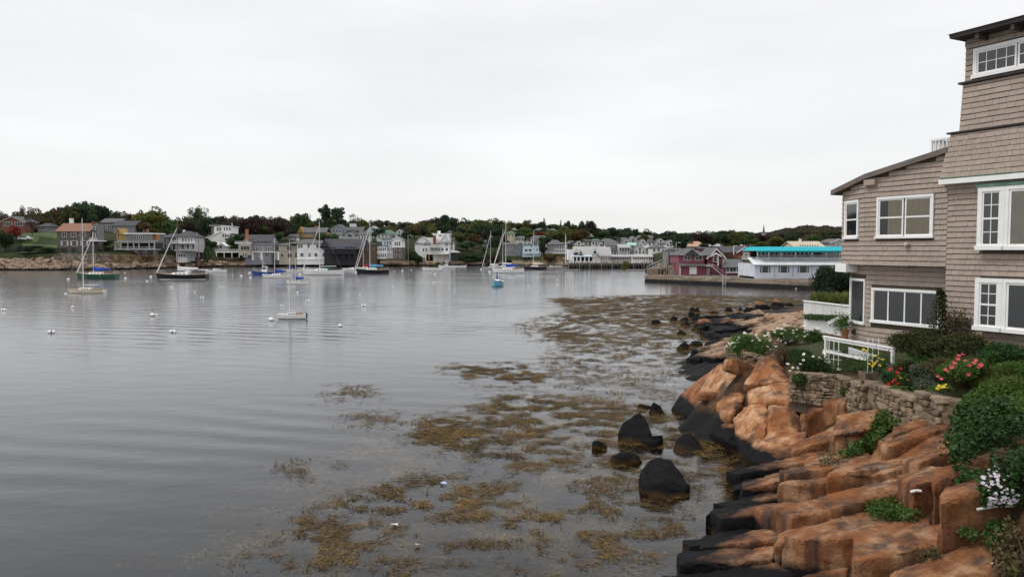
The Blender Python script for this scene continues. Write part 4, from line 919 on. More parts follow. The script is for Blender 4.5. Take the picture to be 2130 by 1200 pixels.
shrub('evergreen_bush', 'low dark bush at the foot of the large evergreen, above the plank fence', 'bush', at(1718, 616, 41), (.8, .7, .5), 3000, .12, MATS['dark_needle'], .5, 14)
L = np.array([list(P(u, v, Y)) for u, v, Y in zip(nr.uniform(1690, 1770, 900), nr.uniform(617, 632, 900), nr.uniform(38, 41, 900))])
if len(L): g = empty('grass_tuft', Vector(L[0])); tag(g, 'bright grass patch above the white plank fence', 'grass'); V, F = blades(L - np.array(L[0]), .3, .05, .5); tag(link('blades', npmesh('blades', V, F, GRASSM), g), kind='stuff')
a, b = P(1674, 662, 37.2), P(1772, 668, 33.6); t_ = nr.uniform(0, 1, 2600); C = np.array(a)[None] + np.outer(t_, np.array(b - a)) + np.c_[nr.normal(0, .10, 2600), nr.normal(0, .12, 2600), nr.uniform(-.05, .22, 2600)]
hg = empty('hedge', a); tag(hg, 'low green strip of plants between the plank fence and the low white wall', 'hedge'); V, F = leaf_quads(C - np.array(a), .08, .5); link('foliage', npmesh('foliage', V, F, LEAF_I), hg)
# --- daisies on the outcrop
def daisy(label, u0, u1, v0, v1, Y, n, nf, sc=1.0, m=LEAF_G):
    c = P((u0 + u1) / 2, (v0 + v1) / 2 - 4, Y); s = Y / FPX; rx = (u1 - u0) * s / 2 * 1.15; rz = (v1 - v0) * s / 2 * 1.3
    root = shrub('daisy_clump', label, 'flowers', c, (rx, rx * .55, rz), n, .07, m, .35, 18, 'daisy clumps on the outcrop')
    pts = []
    for _ in range(nf):
        a, q = nr.uniform(0, 2 * math.pi), nr.uniform(0, 1) ** .5
        pts.append((c.x + math.cos(a) * q * rx * .98, c.y - rx * .35 * nr.uniform(.3, 1), c.z + rz * .95 * (q * math.sin(a)) + .05))
    flowers(root, pts, FL_W, sc, .18); return root
daisy('daisy clump hanging over the left top of the orange outcrop', 1514, 1606, 700, 750, 28.0, 8500, 64)
daisy('daisy row along the back of the outcrop toward the low white wall', 1596, 1690, 684, 716, 29.2, 6000, 50)
daisy('daisy patch below the low white wall, right end of the flower row', 1672, 1718, 692, 722, 28.5, 3000, 20)
daisy('daisy clump on top of the garden wall in front of the trellis', 1640, 1740, 742, 798, 24.1, 7500, 36, 1.15, LEAF_I)
shrub('heather', 'brown heathery bush behind the daisy clump of the garden wall', 'bush', at(1630, 735, 26.6), (.55, .4, .3), 3000, .05, LEAF_O, .3, 14)
shrub('lavender', 'grey-green bush beside the brown heathery bush', 'bush', at(1668, 738, 26.2), (.45, .4, .3), 2600, .05, LEAF_D, .35, 12)
# --- beds
for lab, u, v, Y, rad, n_, m_ in [('trailing green plant hanging over the left end of the garden wall', 1668, 790, 23.3, (.3, .22, .3), 1500, LEAF_I), ('trailing plant over the middle of the garden wall below the trough', 1770, 812, 21.9, (.28, .2, .34), 1500, LEAF_G), ('vine draped over the planter wall above the ivy tongue', 1872, 826, 19.6, (.3, .25, .4), 2200, LEAF_G)]:
    shrub('trailing_plant', lab, 'plant', at(u, v, Y), rad, n_, .06, m_, .6, 12)
for lab, u, v, Y, rad, n_, m_ in [('silvery mound in the bed below the wide bushy shrub', 1925, 770, 20.2, (.4, .35, .2), 1600, LEAF_S), ('brown-tipped perennial left of the pink roses', 1948, 762, 19.6, (.35, .3, .26), 1500, LEAF_O), ('bright green perennial behind the pink roses', 2040, 765, 18.8, (.45, .4, .28), 2000, LEAF_G), ('dark clump between the red geraniums and the wide bushy shrub', 1885, 768, 20.8, (.35, .3, .3), 1600, LEAF_R), ('pale green clump at the right edge under the lower bay', 2105, 770, 17.8, (.5, .4, .3), 2200, LEAF_G), ('grassy clump by the trough of yellow flowers', 1790, 768, 22.2, (.3, .25, .16), 1000, LEAF_I)]:
    shrub('perennial', lab, 'plant', at(u, v, Y), rad, n_, .06, m_, .4, 12)
rs = shrub('geranium', 'red geraniums spilling over the stone planter corner', 'flowers', at(1862, 790, 20.4), (.36, .4, .34), 2200, .06, LEAF_D, .8, 12)
flowers(rs, [at(u, v, 20.0) for u, v in [(1848, 800), (1856, 796), (1851, 806), (1862, 791), (1867, 798), (1858, 804), (1866, 776), (1872, 768), (1845, 802), (1853, 770)]], FL_R, .72)
flowers(rs, [at(u, v, 20.0) for u, v in [(1868, 782), (1873, 786), (1888, 790)]], FL_O, .8)
rs = shrub('rose_bush', 'pink rose bush in bloom in front of the reddish shrub', 'rose bush', at(1990, 775, 18.6), (.6, .5, .36), 3200, .06, LEAF_G, .7, 18)
flowers(rs, [at(u, v, 18.0) for u, v in [(1994, 741), (2001, 738), (1983, 756), (1980, 765), (1967, 770), (2007, 752), (2026, 756), (2036, 765), (2016, 762), (2014, 780), (1949, 784), (1970, 774), (1991, 747), (2029, 751), (2040, 760), (1958, 789)]], FL_P, .75)
rs = shrub('marigold', 'small yellow flowers at the top of the wall stub', 'flowers', at(1958, 808, 18.2), (.28, .25, .16), 900, .05, LEAF_G, .5, 8)
flowers(rs, [at(u, v, 17.9) for u, v in [(1950, 808), (1956, 806), (1962, 804), (1967, 800), (1953, 802), (1968, 806)]], FL_Y, .8)
pot = empty('potted_plant', at(1825, 782, 21.8)); tag(pot, 'stone trough of yellow flowers in front of the railing post', 'planter')
q = MB(); q.hexa([(-.42, -.2, -.25), (.42, -.2, -.25), (.42, .2, -.25), (-.42, .2, -.25)], [(-.46, -.23, .12), (.46, -.23, .12), (.46, .23, .12), (-.46, .23, .12)]); q.build('trough', STONE, pot)
C = nr.normal(size=(1800, 3)) * np.array([[.24, .14, .13]]) + np.array([[0, 0, .38]]); V, F = leaf_quads(C, .06, .5); link('foliage', npmesh('foliage', V, F, LEAF_G), pot)
flowers(pot, [at(u, v, 21.5) for u, v in [(1796, 727), (1802, 730), (1812, 750), (1818, 756), (1824, 752), (1808, 757), (1830, 760), (1836, 748), (1820, 740), (1815, 761), (1828, 745)]], FL_Y, .9)
for u in (1806, 1816, 1828): a = at(u, 703, 21.7) - pot.location; MB().tube(a, (a.x, a.y, .1), .010).build('stake', TRIM, pot)
pot = empty('potted_plant', at(1757, 702, 26.2)); pot.scale = (.75,) * 3; tag(pot, 'terracotta pot with a leafy plant at the house corner', 'planter'); MB().tube((0, 0, 0), (0, 0, .4), .13, .19, 12).build('pot', mat('terracotta', (.42, .17, .09), .8), pot)
C = nr.normal(size=(1100, 3)) * np.array([[.22, .18, .22]]) + np.array([[-.1, 0, .65]]); V, F = leaf_quads(C, .09, .4); link('foliage', npmesh('foliage', V, F, LEAF_G), pot)
# --- tufts and debris on the ledges
rs = ground_plant('aster', 'pale lilac asters under the dark ivy at the right edge', 'flowers', [(2035, 1000), (2080, 985), (2118, 1010), (2112, 1045), (2040, 1046)], 1500, .05, LEAF_D, .15)
L, N = surf([(2038, 1008), (2075, 998), (2105, 1020), (2100, 1042), (2040, 1042)], 110); flowers(rs, L + N * .16, FL_L, 1.0)
L, N = surf([(2055, 985), (2100, 975), (2110, 1000), (2060, 1005)], 22); flowers(rs, L + N * .12, FL_L, .9)
for lab, poly, n, s, m in [('green and rusty tuft in the cleft left of centre on the ledges', [(1800, 1055), (1830, 1045), (1905, 1060), (1902, 1088), (1815, 1082)], 1500, .07, LEAF_G),
                           ('leafy sprig in the dark cleft near the right edge of the ledges', [(2052, 1085), (2078, 1078), (2088, 1110), (2080, 1150), (2055, 1145)], 900, .08, LEAF_G),
                           ('small sprout in the shade at the end of the long slab', [(1990, 1096), (2014, 1092), (2022, 1108), (1994, 1110)], 160, .06, LEAF_G),
                           ('dry tangle of stems in the bottom right corner', [(2060, 1120), (2128, 1090), (2130, 1199), (2085, 1199)], 700, .09, LEAF_O),
                           ('dry grass tuft on the face of the long slab', [(1905, 1148), (1945, 1142), (1962, 1160), (1915, 1172)], 420, .06, LEAF_O),
                           ('brown grass tuft below the ivy tongue', [(1700, 958), (1738, 950), (1748, 968), (1708, 972)], 350, .05, LEAF_O),
                           ('moss strip in the joint beside the round orange boulder of the outcrop', [(1640, 800), (1652, 798), (1660, 825), (1650, 830)], 260, .045, LEAF_O)]:
    ground_plant('rock_plant', lab, 'plant', poly, n, s, m, .22, .5, .1)
def stick(label, u0, v0, u1, v1, Y0, Y1, r, m): 
    a, b = P(u0, v0, Y0), P(u1, v1, Y1); mb = MB(); c = (a + b) / 2 + Vector((0, 0, .02)); mb.tube(a, c, r, r * .95, 8); mb.tube(c, b, r * .95, r * .8, 8); tag(mb.build('driftwood', m, None, True), label, 'driftwood')
DW = mat('bleached_wood', (.66, .64, .60), .8, .15, 6)
def hit(u, v): return ROCKS.ray_cast(Vector((0, 0, CAMH)), ray(u, v).normalized(), 60)[0].y
for lab, a, b, r in [('long bleached stick lying on the ledge below the asters', (2032, 1059), (2110, 1052), .022), ('short bleached stick on the ledge left of the asters', (1894, 1023), (1917, 1021), .03), ('thin grey twig leaning in the corner cleft', (2062, 1172), (2105, 1148), .008)]:
    stick(lab, *a, *b, hit(*a) - .06, hit(*b) - .06, r, DW)

# ---------------------------------------------------------------- seaweed
def weed_material(k=1.0, wi=.6, wn=.9, fq=.35, sb=.3):
    m, n, l, b = new_mat('rockweed'); g = n.new('ShaderNodeNewGeometry')
    r = ramp_node(n, [(0, (0.010, 0.008, 0.006)), (.3, (0.045, 0.032, 0.014)), (.55, (0.12, 0.078, 0.028)), (.8, (0.25, 0.155, 0.05)), (1, (0.38, 0.25, 0.10))])
    f = math_node(n, l, 'ADD', math_node(n, l, 'MULTIPLY', g.outputs['Random Per Island'], wi), math_node(n, l, 'MULTIPLY', noise_node(n, l, g.outputs['Position'], fq, 5, .65), wn)); f = math_node(n, l, 'SUBTRACT', f, sb)
    l.new(f, r.inputs[0]); l.new(r.outputs[0], b.inputs['Base Color']); b.inputs['Roughness'].default_value = .75; b.inputs['Specular IOR Level'].default_value = .08
    return m
WEED = weed_material(); WEED2 = weed_material(1, .4, 2.6, .9, .98)
_lat = np.random.default_rng(5).uniform(0, 1, (256, 256))
def vn2(x, y):
    xi = np.floor(x).astype(int); yi = np.floor(y).astype(int); fx = x - xi; fy = y - yi; fx = fx * fx * (3 - 2 * fx); fy = fy * fy * (3 - 2 * fy); a = _lat[xi % 256, yi % 256]; b = _lat[(xi + 1) % 256, yi % 256]; c = _lat[xi % 256, (yi + 1) % 256]; d = _lat[(xi + 1) % 256, (yi + 1) % 256]
    return (a * (1 - fx) + b * fx) * (1 - fy) + (c * (1 - fx) + d * fx) * fy
def fbm2(x, y, f, octs=4):
    t = 0; w = 0
    for k in range(octs): t = t + vn2(x * f * 2 ** k + 17.3 * k, y * f * 2 ** k + 9.1 * k) * .6 ** k; w += .6 ** k
    return t / w
def seaweed(name, polys, n_target, zlo, zhi, fl, fw, seed,  su=26, sv_=9, f=2.0, mt=None, lowf=.2, drop=.35):
    """loose fronds; polys: (outline in the view, threshold of cover, share); outlines are soft"""
    r_ = np.random.default_rng(seed); out = []
    for poly, thr, share in polys:
        W = np.array([list(PZ(u, v, 0))[:2] for u, v in poly]); lo, hi = W.min(0) - 1.5, W.max(0) + 1.5; k = int(n_target * share); got = []; cnt = 0
        for _ in range(60):
            q = r_.uniform(lo, hi, (60000, 2)); u, v = proj(np.c_[q, np.zeros(len(q))]); sc = np.clip(28 / q[:, 1], .2, 2.2)
            q = q[in_poly(u + r_.normal(0, su, len(q)) * sc, v + r_.normal(0, sv_, len(q)) * sc, poly)]
            nn = fbm2(q[:, 0] * .75 + q[:, 1] * .12 + 40, q[:, 1] * .9 + 40, f) + lowf * (fbm2(q[:, 0] * .8 + 90, q[:, 1] + 50, .22, 3) - .5); q = q[nn + r_.normal(0, .055, len(q)) + .05 * (fbm2(q[:, 0] * .6 + 11, q[:, 1] + 29, 3.2, 2) - .5) > thr]
            q = q[r_.uniform(0, 1, len(q)) > drop * np.clip((45 - q[:, 1]) / 15, 0, 1)]; got.append(q); cnt += len(q)
            if cnt > k: break
        out.append(np.concatenate(got)[:k])
    Cc = np.concatenate(out); n = len(Cc); C = np.c_[Cc, r_.uniform(zlo, zhi, n)]
    ang = (fbm2(Cc[:, 0] + 7, Cc[:, 1] + 3, .25, 2) - .5) * 5 + r_.normal(0, .6, n); far_s = np.clip(Cc[:, 1] / 32, .5, 2.4); L = r_.uniform(*fl, n) * far_s; w = fw * r_.uniform(.5, 1.5, n) * far_s
    d = np.c_[np.cos(ang), np.sin(ang), np.zeros(n)]; s = np.c_[-np.sin(ang), np.cos(ang), np.zeros(n)]; bend = r_.normal(0, .14, n)[:, None]; up = np.array([[0, 0, 1.0]]) * r_.uniform(-.02, .035, n)[:, None]
    a = C - d * L[:, None] / 2; b = C + s * bend * L[:, None] + up; c = C + d * L[:, None] / 2 + s * r_.normal(0, .1, n)[:, None]; W2 = s * w[:, None] / 2
    V = np.stack([a - W2 * .4, a + W2 * .4, b + W2, b - W2, c + W2 * .3, c - W2 * .3], 1).reshape(-1, 3); V[:, 2] = np.minimum(V[:, 2], -.01) if zhi <= 0 else np.maximum(V[:, 2], .004)
    i = np.arange(n)[:, None] * 6; F = np.concatenate([i + np.array([[0, 1, 2, 3]]), i + np.array([[3, 2, 4, 5]])])
    return link(name, npmesh(name, V, F, mt or WEED, True))
main = [(1140, 622), (1400, 614), (1690, 620), (1690, 636), (1450, 690), (1520, 760), (1400, 840), (1330, 870), (1040, 830), (1080, 770), (1180, 720), (1130, 690), (1200, 650)]
mid = [(1040, 820), (1330, 850), (1400, 870), (1530, 930), (1520, 1010), (1330, 1040), (1020, 970), (850, 905), (900, 868), (1000, 850)]
fringe = [(1075, 675), (1200, 640), (1200, 720), (1110, 712)]; band = [(925, 764), (1090, 760), (1140, 790), (1040, 800), (950, 778)]
isl1 = [(680, 822), (720, 808), (786, 810), (760, 822), (700, 828)]; isl2 = [(716, 868), (815, 866), (820, 878), (740, 882)]; isl3 = [(605, 974), (665, 966), (680, 982), (620, 984)]
mid2 = [(830, 895), (960, 882), (1010, 905), (900, 925)]; low = [(860, 990), (1300, 1040), (1480, 1060), (1420, 1150), (1100, 1199), (480, 1199), (600, 1090)]
tag(seaweed('floating_seaweed', [(main, .52, .60), (mid, .50, .19), (fringe, .60, .015), (band, .54, .028), (isl1, .46, .005), (isl2, .48, .005), (isl3, .48, .003), (mid2, .52, .012), (low, .55, .11)], 88000, .004, .045, (.12, .42), .032, 2), 'golden brown rockweed floating in streaks on the shallows', 'seaweed', kind='stuff')
near_ = [(300, 1230), (520, 1085), (640, 1000), (830, 915), (1000, 890), (1380, 870), (1520, 960), (1500, 1080), (1330, 1170), (1310, 1260), (250, 1290)]
tag(seaweed('submerged_seaweed', [(near_, .50, .64), (mid, .45, .24), (main, .45, .12)], 100000, -.30, -.02, (.06, .26), .026, 5, 50, 22, 1.1, WEED2, .15, 0), 'brown weed under the clear shallow water', 'seaweed', kind='stuff')

# drifting scraps on the weed
def scrap(label, u, v, w, m, seed):
    p = PZ(u, v, 0); r_ = random.Random(seed); pts = [(w * r_.uniform(.6, 1) * math.cos(a), w * r_.uniform(.4, .8) * math.sin(a), .02 + r_.uniform(0, .05)) for a in np.linspace(0, 5.5, 7)]
    o = MB().prism([Vector(q) for q in pts], (0, 0, .012)).build('drifting_scrap', m); o.location = p; tag(o, label, 'litter')
scrap('white plastic scrap drifting on the weed at bottom centre', 821, 1094, .12, WHITE, 1); scrap('pale blue scrap drifting on the weed', 922, 1007, .11, mat('scrap_blue', (.35, .45, .75), .5), 2); scrap('thin pale scrap drifting below the white plastic', 869, 1136, .07, DW, 3)
# ---------------------------------------------------------------- far shore: buildings
CTRL = []                                                 # ground heights the terrain has to meet
def pal(name, c, **k): return mat('far_' + name, c, k.pop('rough', .8), k.pop('var', .12), k.pop('scale', .6), **k)
PW = pal('white', (.80, .80, .79)); PG = pal('grey', (.19, .185, .185)); PLG = pal('pale_grey', (.44, .44, .45)); PB = pal('brown_shingle', (.115, .095, .085)); PDK = pal('dark', (.032, .030, .034)); PBE = pal('beige', (.45, .39, .32))
PY = pal('yellow', (.42, .285, .10)); PCR = pal('cream', (.62, .55, .38)); PLB = pal('pale_blue', (.50, .60, .66)); PPU = pal('plum', (.235, .072, .10)); PBR = pal('brick', (.22, .075, .05)); PRD = pal('red_brown', (.16, .07, .05)); PLI = pal('lilac_grey', (.235, .225, .25))
PTE = pal('seafoam', (.30, .50, .44)); POR = pal('orange', (.36, .17, .07)); PSH = pal('shingle_silver', (.33, .30, .285), isl=.0)
RG = pal('roof_grey', (.105, .105, .11)); RD = pal('roof_dark', (.06, .06, .07)); RO = pal('roof_orange', (.225, .112, .075)); RGR = pal('roof_green', (.085, .15, .105)); RT_ = pal('roof_tan', (.42, .27, .18)); RL = pal('roof_light', (.36, .355, .35)); RW = pal('roof_white', (.70, .71, .73))
TURQ = pal('turquoise', (.012, .36, .42), var=.05); SEAW = None
GL = glass_dark('far_glass'); GLB = glass_dark('far_glass_blue', (.10, .15, .24), .15); SHUT = pal('shutter', (.05, .05, .06))
def masonry(name, c, sc, dark=.35):
    m, n, l, b = new_mat(name); g = n.new('ShaderNodeNewGeometry')
    v = n.new('ShaderNodeTexVoronoi'); v.inputs['Scale'].default_value = sc; l.new(mapping(n, l, g.outputs['Position'], (1, 1, 1.6)), v.inputs['Vector'])
    e = n.new('ShaderNodeTexVoronoi'); e.feature = 'DISTANCE_TO_EDGE'; e.inputs['Scale'].default_value = sc; l.new(mapping(n, l, g.outputs['Position'], (1, 1, 1.6)), e.inputs['Vector'])
    sp = n.new('ShaderNodeSeparateColor'); l.new(v.outputs['Color'], sp.inputs[0])
    k = math_node(n, l, 'MULTIPLY_ADD', sp.outputs[0], .9); k.node.inputs[2].default_value = .45
    big = noise_node(n, l, g.outputs['Position'], .12, 4); k = math_node(n, l, 'MULTIPLY', k, math_node(n, l, 'ADD', big, .5))
    ed = n.new('ShaderNodeMapRange'); ed.inputs['From Max'].default_value = .12; ed.inputs['To Min'].default_value = dark; l.new(e.outputs['Distance'], ed.inputs[0])
    k = math_node(n, l, 'MULTIPLY', k, ed.outputs[0]); s = n.new('ShaderNodeVectorMath'); s.operation = 'SCALE'; s.inputs[0].default_value = c; l.new(k, s.inputs['Scale'])
    pz = n.new('ShaderNodeSeparateXYZ'); l.new(g.outputs['Position'], pz.inputs[0])
    w = n.new('ShaderNodeMapRange'); w.inputs['From Min'].default_value = .7; w.inputs['From Max'].default_value = 1.3; w.inputs['To Min'].default_value = 1; w.inputs['To Max'].default_value = 0; l.new(math_node(n, l, 'ADD', pz.outputs['Z'], math_node(n, l, 'MULTIPLY', big, -.4)), w.inputs[0])
    l.new(mixc(n, l, w.outputs[0], s.outputs[0], (.014, .013, .012)), b.inputs['Base Color']); b.inputs['Roughness'].default_value = .9
    bp = n.new('ShaderNodeBump'); bp.inputs['Distance'].default_value = .15; l.new(ed.outputs[0], bp.inputs['Height']); l.new(bp.outputs[0], b.inputs['Normal'])
    MATS[name] = m; return m
SEAW = masonry('seawall_stone', (.23, .185, .14), 1.1); SEAW2 = masonry('foundation_stone', (.20, .16, .13), 1.3)
class Bld:
    def __init__(s, name, label, uc, vb, Y, cat='house', group=None, yaw=0, ctrl=True):
        s.Y = Y; s.o = P(uc, vb, Y); s.root = empty(name, s.o, R(yaw)); tag(s.root, label, cat, group)
        s.k = Y / FPX
        if ctrl: CTRL.append((s.o.x, Y + 4, s.o.z))
    def x(s, u): return P(u, 520, s.Y).x - s.o.x
    def z(s, v): return P(1065, v, s.Y).z - s.o.z
    def block(s, u0, u1, v0, v1, m, d=8, dy=0, name='wall', down=0):
        MB().box(s.x(u0), s.x(u1), dy, dy + d, s.z(v1) - down, s.z(v0)).build(name, m, s.root); return s
    def side(s, u0, u1, ve, vr, m, d=8, dy=0, ov=.4, wall=None):         # ridge across the view
        x0, x1, ze, zr = s.x(u0) - ov, s.x(u1) + ov, s.z(ve), s.z(vr); ym = dy + d / 2; t = .22
        for q in ((dy - ov, ym), (dy + d + ov, ym)):
            pass
        pr = [(x0, dy - ov, ze - .12), (x0, dy - ov, ze + .06), (x0, ym, zr + .06), (x0, dy + d + ov, ze + .06), (x0, dy + d + ov, ze - .12), (x0, ym, zr - .16)]
        MB().add([Vector(p) for p in pr] + [Vector(p) + Vector((x1 - x0, 0, 0)) for p in pr], [(0, 1, 2, 5), (5, 2, 3, 4), (6, 11, 8, 7), (11, 10, 9, 8), (0, 6, 7, 1), (1, 7, 8, 2), (2, 8, 9, 3), (3, 9, 10, 4), (4, 10, 11, 5), (5, 11, 6, 0)]).build('roof', m, s.root)
        if wall: MB().prism([(s.x(u0), dy + .05, ze), (s.x(u0), ym, zr - .1), (s.x(u0), dy + d - .05, ze)], (s.x(u1) - s.x(u0), 0, 0)).build('gable_wall', wall, s.root)
        return s
    def front(s, u0, u1, ve, vr, m, wall, d=8, dy=0, ov=.35, mid=.5, trim=PW):   # gable toward the view
        x0, x1, ze, zr = s.x(u0), s.x(u1), s.z(ve), s.z(vr); xm = x0 + (x1 - x0) * mid
        MB().prism([(x0, dy + .002, ze), (x1, dy + .002, ze), (xm, dy + .002, zr)], (0, d, 0)).build('gable_wall', wall, s.root)
        sl = (zr - ze) / max(xm - x0, .01); sr = (zr - ze) / max(x1 - xm, .01)
        pr = [(x0 - ov, dy - ov, ze - ov * sl), (xm, dy - ov, zr), (x1 + ov, dy - ov, ze - ov * sr), (x1 + ov, dy - ov, ze - ov * sr + .24), (xm, dy - ov, zr + .24), (x0 - ov, dy - ov, ze - ov * sl + .24)]
        off = Vector((0, d + 2 * ov, 0))
        MB().add([Vector(p) for p in pr] + [Vector(p) + off for p in pr], [(0, 1, 4, 5), (1, 2, 3, 4), (6, 11, 10, 7), (7, 10, 9, 8), (5, 4, 10, 11), (4, 3, 9, 10), (0, 6, 7, 1), (1, 7, 8, 2), (0, 5, 11, 6), (2, 8, 9, 3)]).build('roof', m, s.root)
        if trim:
            pr = [(x0 - ov, dy - ov - .05, ze - ov * sl - .10), (xm, dy - ov - .05, zr - .10), (x1 + ov, dy - ov - .05, ze - ov * sr - .10), (x1 + ov, dy - ov - .05, ze - ov * sr + .16), (xm, dy - ov - .05, zr + .16), (x0 - ov, dy - ov - .05, ze - ov * sl + .16)]
            MB().add([Vector(p) for p in pr] + [Vector(p) + Vector((0, .045, 0)) for p in pr], [(0, 1, 4, 5), (1, 2, 3, 4), (6, 11, 10, 7), (7, 10, 9, 8), (5, 4, 10, 11), (4, 3, 9, 10), (0, 6, 7, 1), (1, 7, 8, 2), (0, 5, 11, 6), (2, 8, 9, 3)]).build('bargeboard', trim, s.root)
        return s
    def gambrel(s, u0, u1, ve, vk, vr, m, wall, d=8, dy=0, kf=.22):
        x0, x1 = s.x(u0), s.x(u1); w = x1 - x0; xa, xb = x0 + w * kf, x1 - w * kf; xm = (x0 + x1) / 2; ze, zk, zr = s.z(ve), s.z(vk), s.z(vr)
        pg = [(x0, dy, ze), (x1, dy, ze), (xb, dy, zk), (xm, dy, zr), (xa, dy, zk)]
        MB().prism([Vector(p) for p in pg], (0, d, 0)).build('gable_wall', wall, s.root)
        o2 = [(x0 - .3, ze - .15), (xa - .1, zk + .1), (xm, zr + .12), (xb + .1, zk + .1), (x1 + .3, ze - .15)]; i2 = [(x0 + .02, ze - .15), (xa + .12, zk - .12), (xm, zr - .14), (xb - .12, zk - .12), (x1 - .02, ze - .15)]
        V = []; n = 5
        for yy in (dy - .3, dy + d + .3): V += [(a, yy, b) for a, b in o2] + [(a, yy, b) for a, b in i2]
        F = []
        for k in range(4): F += [(k, k + 1, 6 + k, 5 + k), (10 + k, 15 + k, 16 + k, 11 + k), (k, 10 + k, 11 + k, k + 1), (5 + k, 6 + k, 16 + k, 15 + k)]
        F += [(0, 5, 15, 10), (4, 14, 19, 9)]
        MB().add(V, F).build('roof', m, s.root); return s
    def hip(s, u0, u1, ve, vr, m, d=8, dy=0, ov=.45, f=.3):
        x0, x1, y0, y1, ze, zr = s.x(u0) - ov, s.x(u1) + ov, dy - ov, dy + d + ov, s.z(ve), s.z(vr); w = x1 - x0; i = min(w * .5 - .05, d * .5) if f is None else w * f; ym = (y0 + y1) / 2
        MB().add([(x0, y0, ze - .14), (x1, y0, ze - .14), (x1, y1, ze - .14), (x0, y1, ze - .14), (x0, y0, ze), (x1, y0, ze), (x1, y1, ze), (x0, y1, ze), (x0 + i, ym, zr), (x1 - i, ym, zr)],
                 [(0, 3, 2, 1), (0, 1, 5, 4), (1, 2, 6, 5), (2, 3, 7, 6), (3, 0, 4, 7), (4, 5, 9, 8), (5, 6, 9), (6, 7, 8, 9), (7, 4, 8)]).build('roof', m, s.root); return s
    def flat(s, u0, u1, v0, v1, m, d=8, dy=0, ov=.3, name='roof'):
        MB().box(s.x(u0) - ov, s.x(u1) + ov, dy - ov, dy + d + ov, s.z(v1), s.z(v0)).build(name, m, s.root); return s
    def shed(s, u0, u1, v0, v1, m, d=3, dy=-3, name='porch_roof', t=.16):         # slopes toward the view: v0 at the back, v1 at the front
        x0, x1 = s.x(u0), s.x(u1)
        MB().hexa([(x0, dy, s.z(v1) - t), (x1, dy, s.z(v1) - t), (x1, dy + d, s.z(v0) - t), (x0, dy + d, s.z(v0) - t)], [(x0, dy, s.z(v1)), (x1, dy, s.z(v1)), (x1, dy + d, s.z(v0)), (x0, dy + d, s.z(v0))]).build(name, m, s.root); return s
    def win(s, u0, u1, v0, v1, dy=0, fr=PW, gl=GL, nx=1, ny=2, t=.12):
        t = t * .55; u0, u1, v0, v1 = u0 - .25, u1 + .25, v0 - .2, v1 + .2
        x0, x1, z0, z1 = s.x(u0), s.x(u1), s.z(v1), s.z(v0); mb = MB(); y0, y1 = dy - .09, dy + .05
        mb.box(x0, x0 + t, y0, y1, z0, z1).box(x1 - t, x1, y0, y1, z0, z1).box(x0 + t, x1 - t, y0, y1, z1 - t, z1).box(x0 + t, x1 - t, y0, y1, z0, z0 + t)
        for k in range(1, nx): q = x0 + (x1 - x0) * k / nx; mb.box(q - t * .35, q + t * .35, y0 + .02, y1, z0 + t, z1 - t)
        for k in range(1, ny): q = z0 + (z1 - z0) * k / ny; mb.box(x0 + t, x1 - t, y0 + .024, y1, q - t * .3, q + t * .3)
        w = mb.build('window', fr, s.root, fixn=False); MB().box(x0 + t * .5, x1 - t * .5, dy - .03, dy + .045, z0 + t * .5, z1 - t * .5).build('pane', gl, w, fixn=False); return s
    def wins(s, u0, u1, n, v0, v1, w, **k):
        for i in range(n): c = u0 + (u1 - u0) * (i / (n - 1) if n > 1 else .5); s.win(c - w / 2, c + w / 2, v0, v1, **k)
        return s
    def door(s, u0, u1, v0, v1, m, dy=0, name='door'):
        MB().box(s.x(u0), s.x(u1), dy - .07, dy + .04, s.z(v1), s.z(v0)).build(name, m, s.root, fixn=False); return s
    def chim(s, u0, u1, v0, v1, m=PBR, dy=3):
        w = s.x(u1) - s.x(u0); c = MB().box(s.x(u0), s.x(u1), dy, dy + max(w, .6), s.z(v1), s.z(v0)).build('chimney', m, s.root); MB().box(s.x(u0) - .06, s.x(u1) + .06, dy - .06, dy + max(w, .6) + .06, s.z(v0) - .18, s.z(v0) - .02).build('cap', m, c); return s
    def posts(s, us, v0, v1, dy, m=PW, w=.16, name='post'):
        for u in us: MB().box(s.x(u) - w / 2, s.x(u) + w / 2, dy, dy + w, s.z(v1), s.z(v0)).build(name, m, s.root, fixn=False)
        return s
    def rail(s, u0, u1, v0, v1, dy, m=PW, n=0, w=.08, name='railing'):
        mb = MB().box(s.x(u0), s.x(u1), dy, dy + w, s.z(v0) - .10, s.z(v0)).box(s.x(u0), s.x(u1), dy + .01, dy + w - .01, s.z(v1), s.z(v1) + .08)
        r_ = mb.build(name, m, s.root, fixn=False); n = n or int((u1 - u0) / 1.6)
        for k in range(n + 1): x = s.x(u0) + (s.x(u1) - s.x(u0)) * k / n; MB().box(x - .035, x + .035, dy + .015, dy + w - .015, s.z(v1) + .08, s.z(v0) - .10).build('baluster', m, r_, fixn=False)
        return s
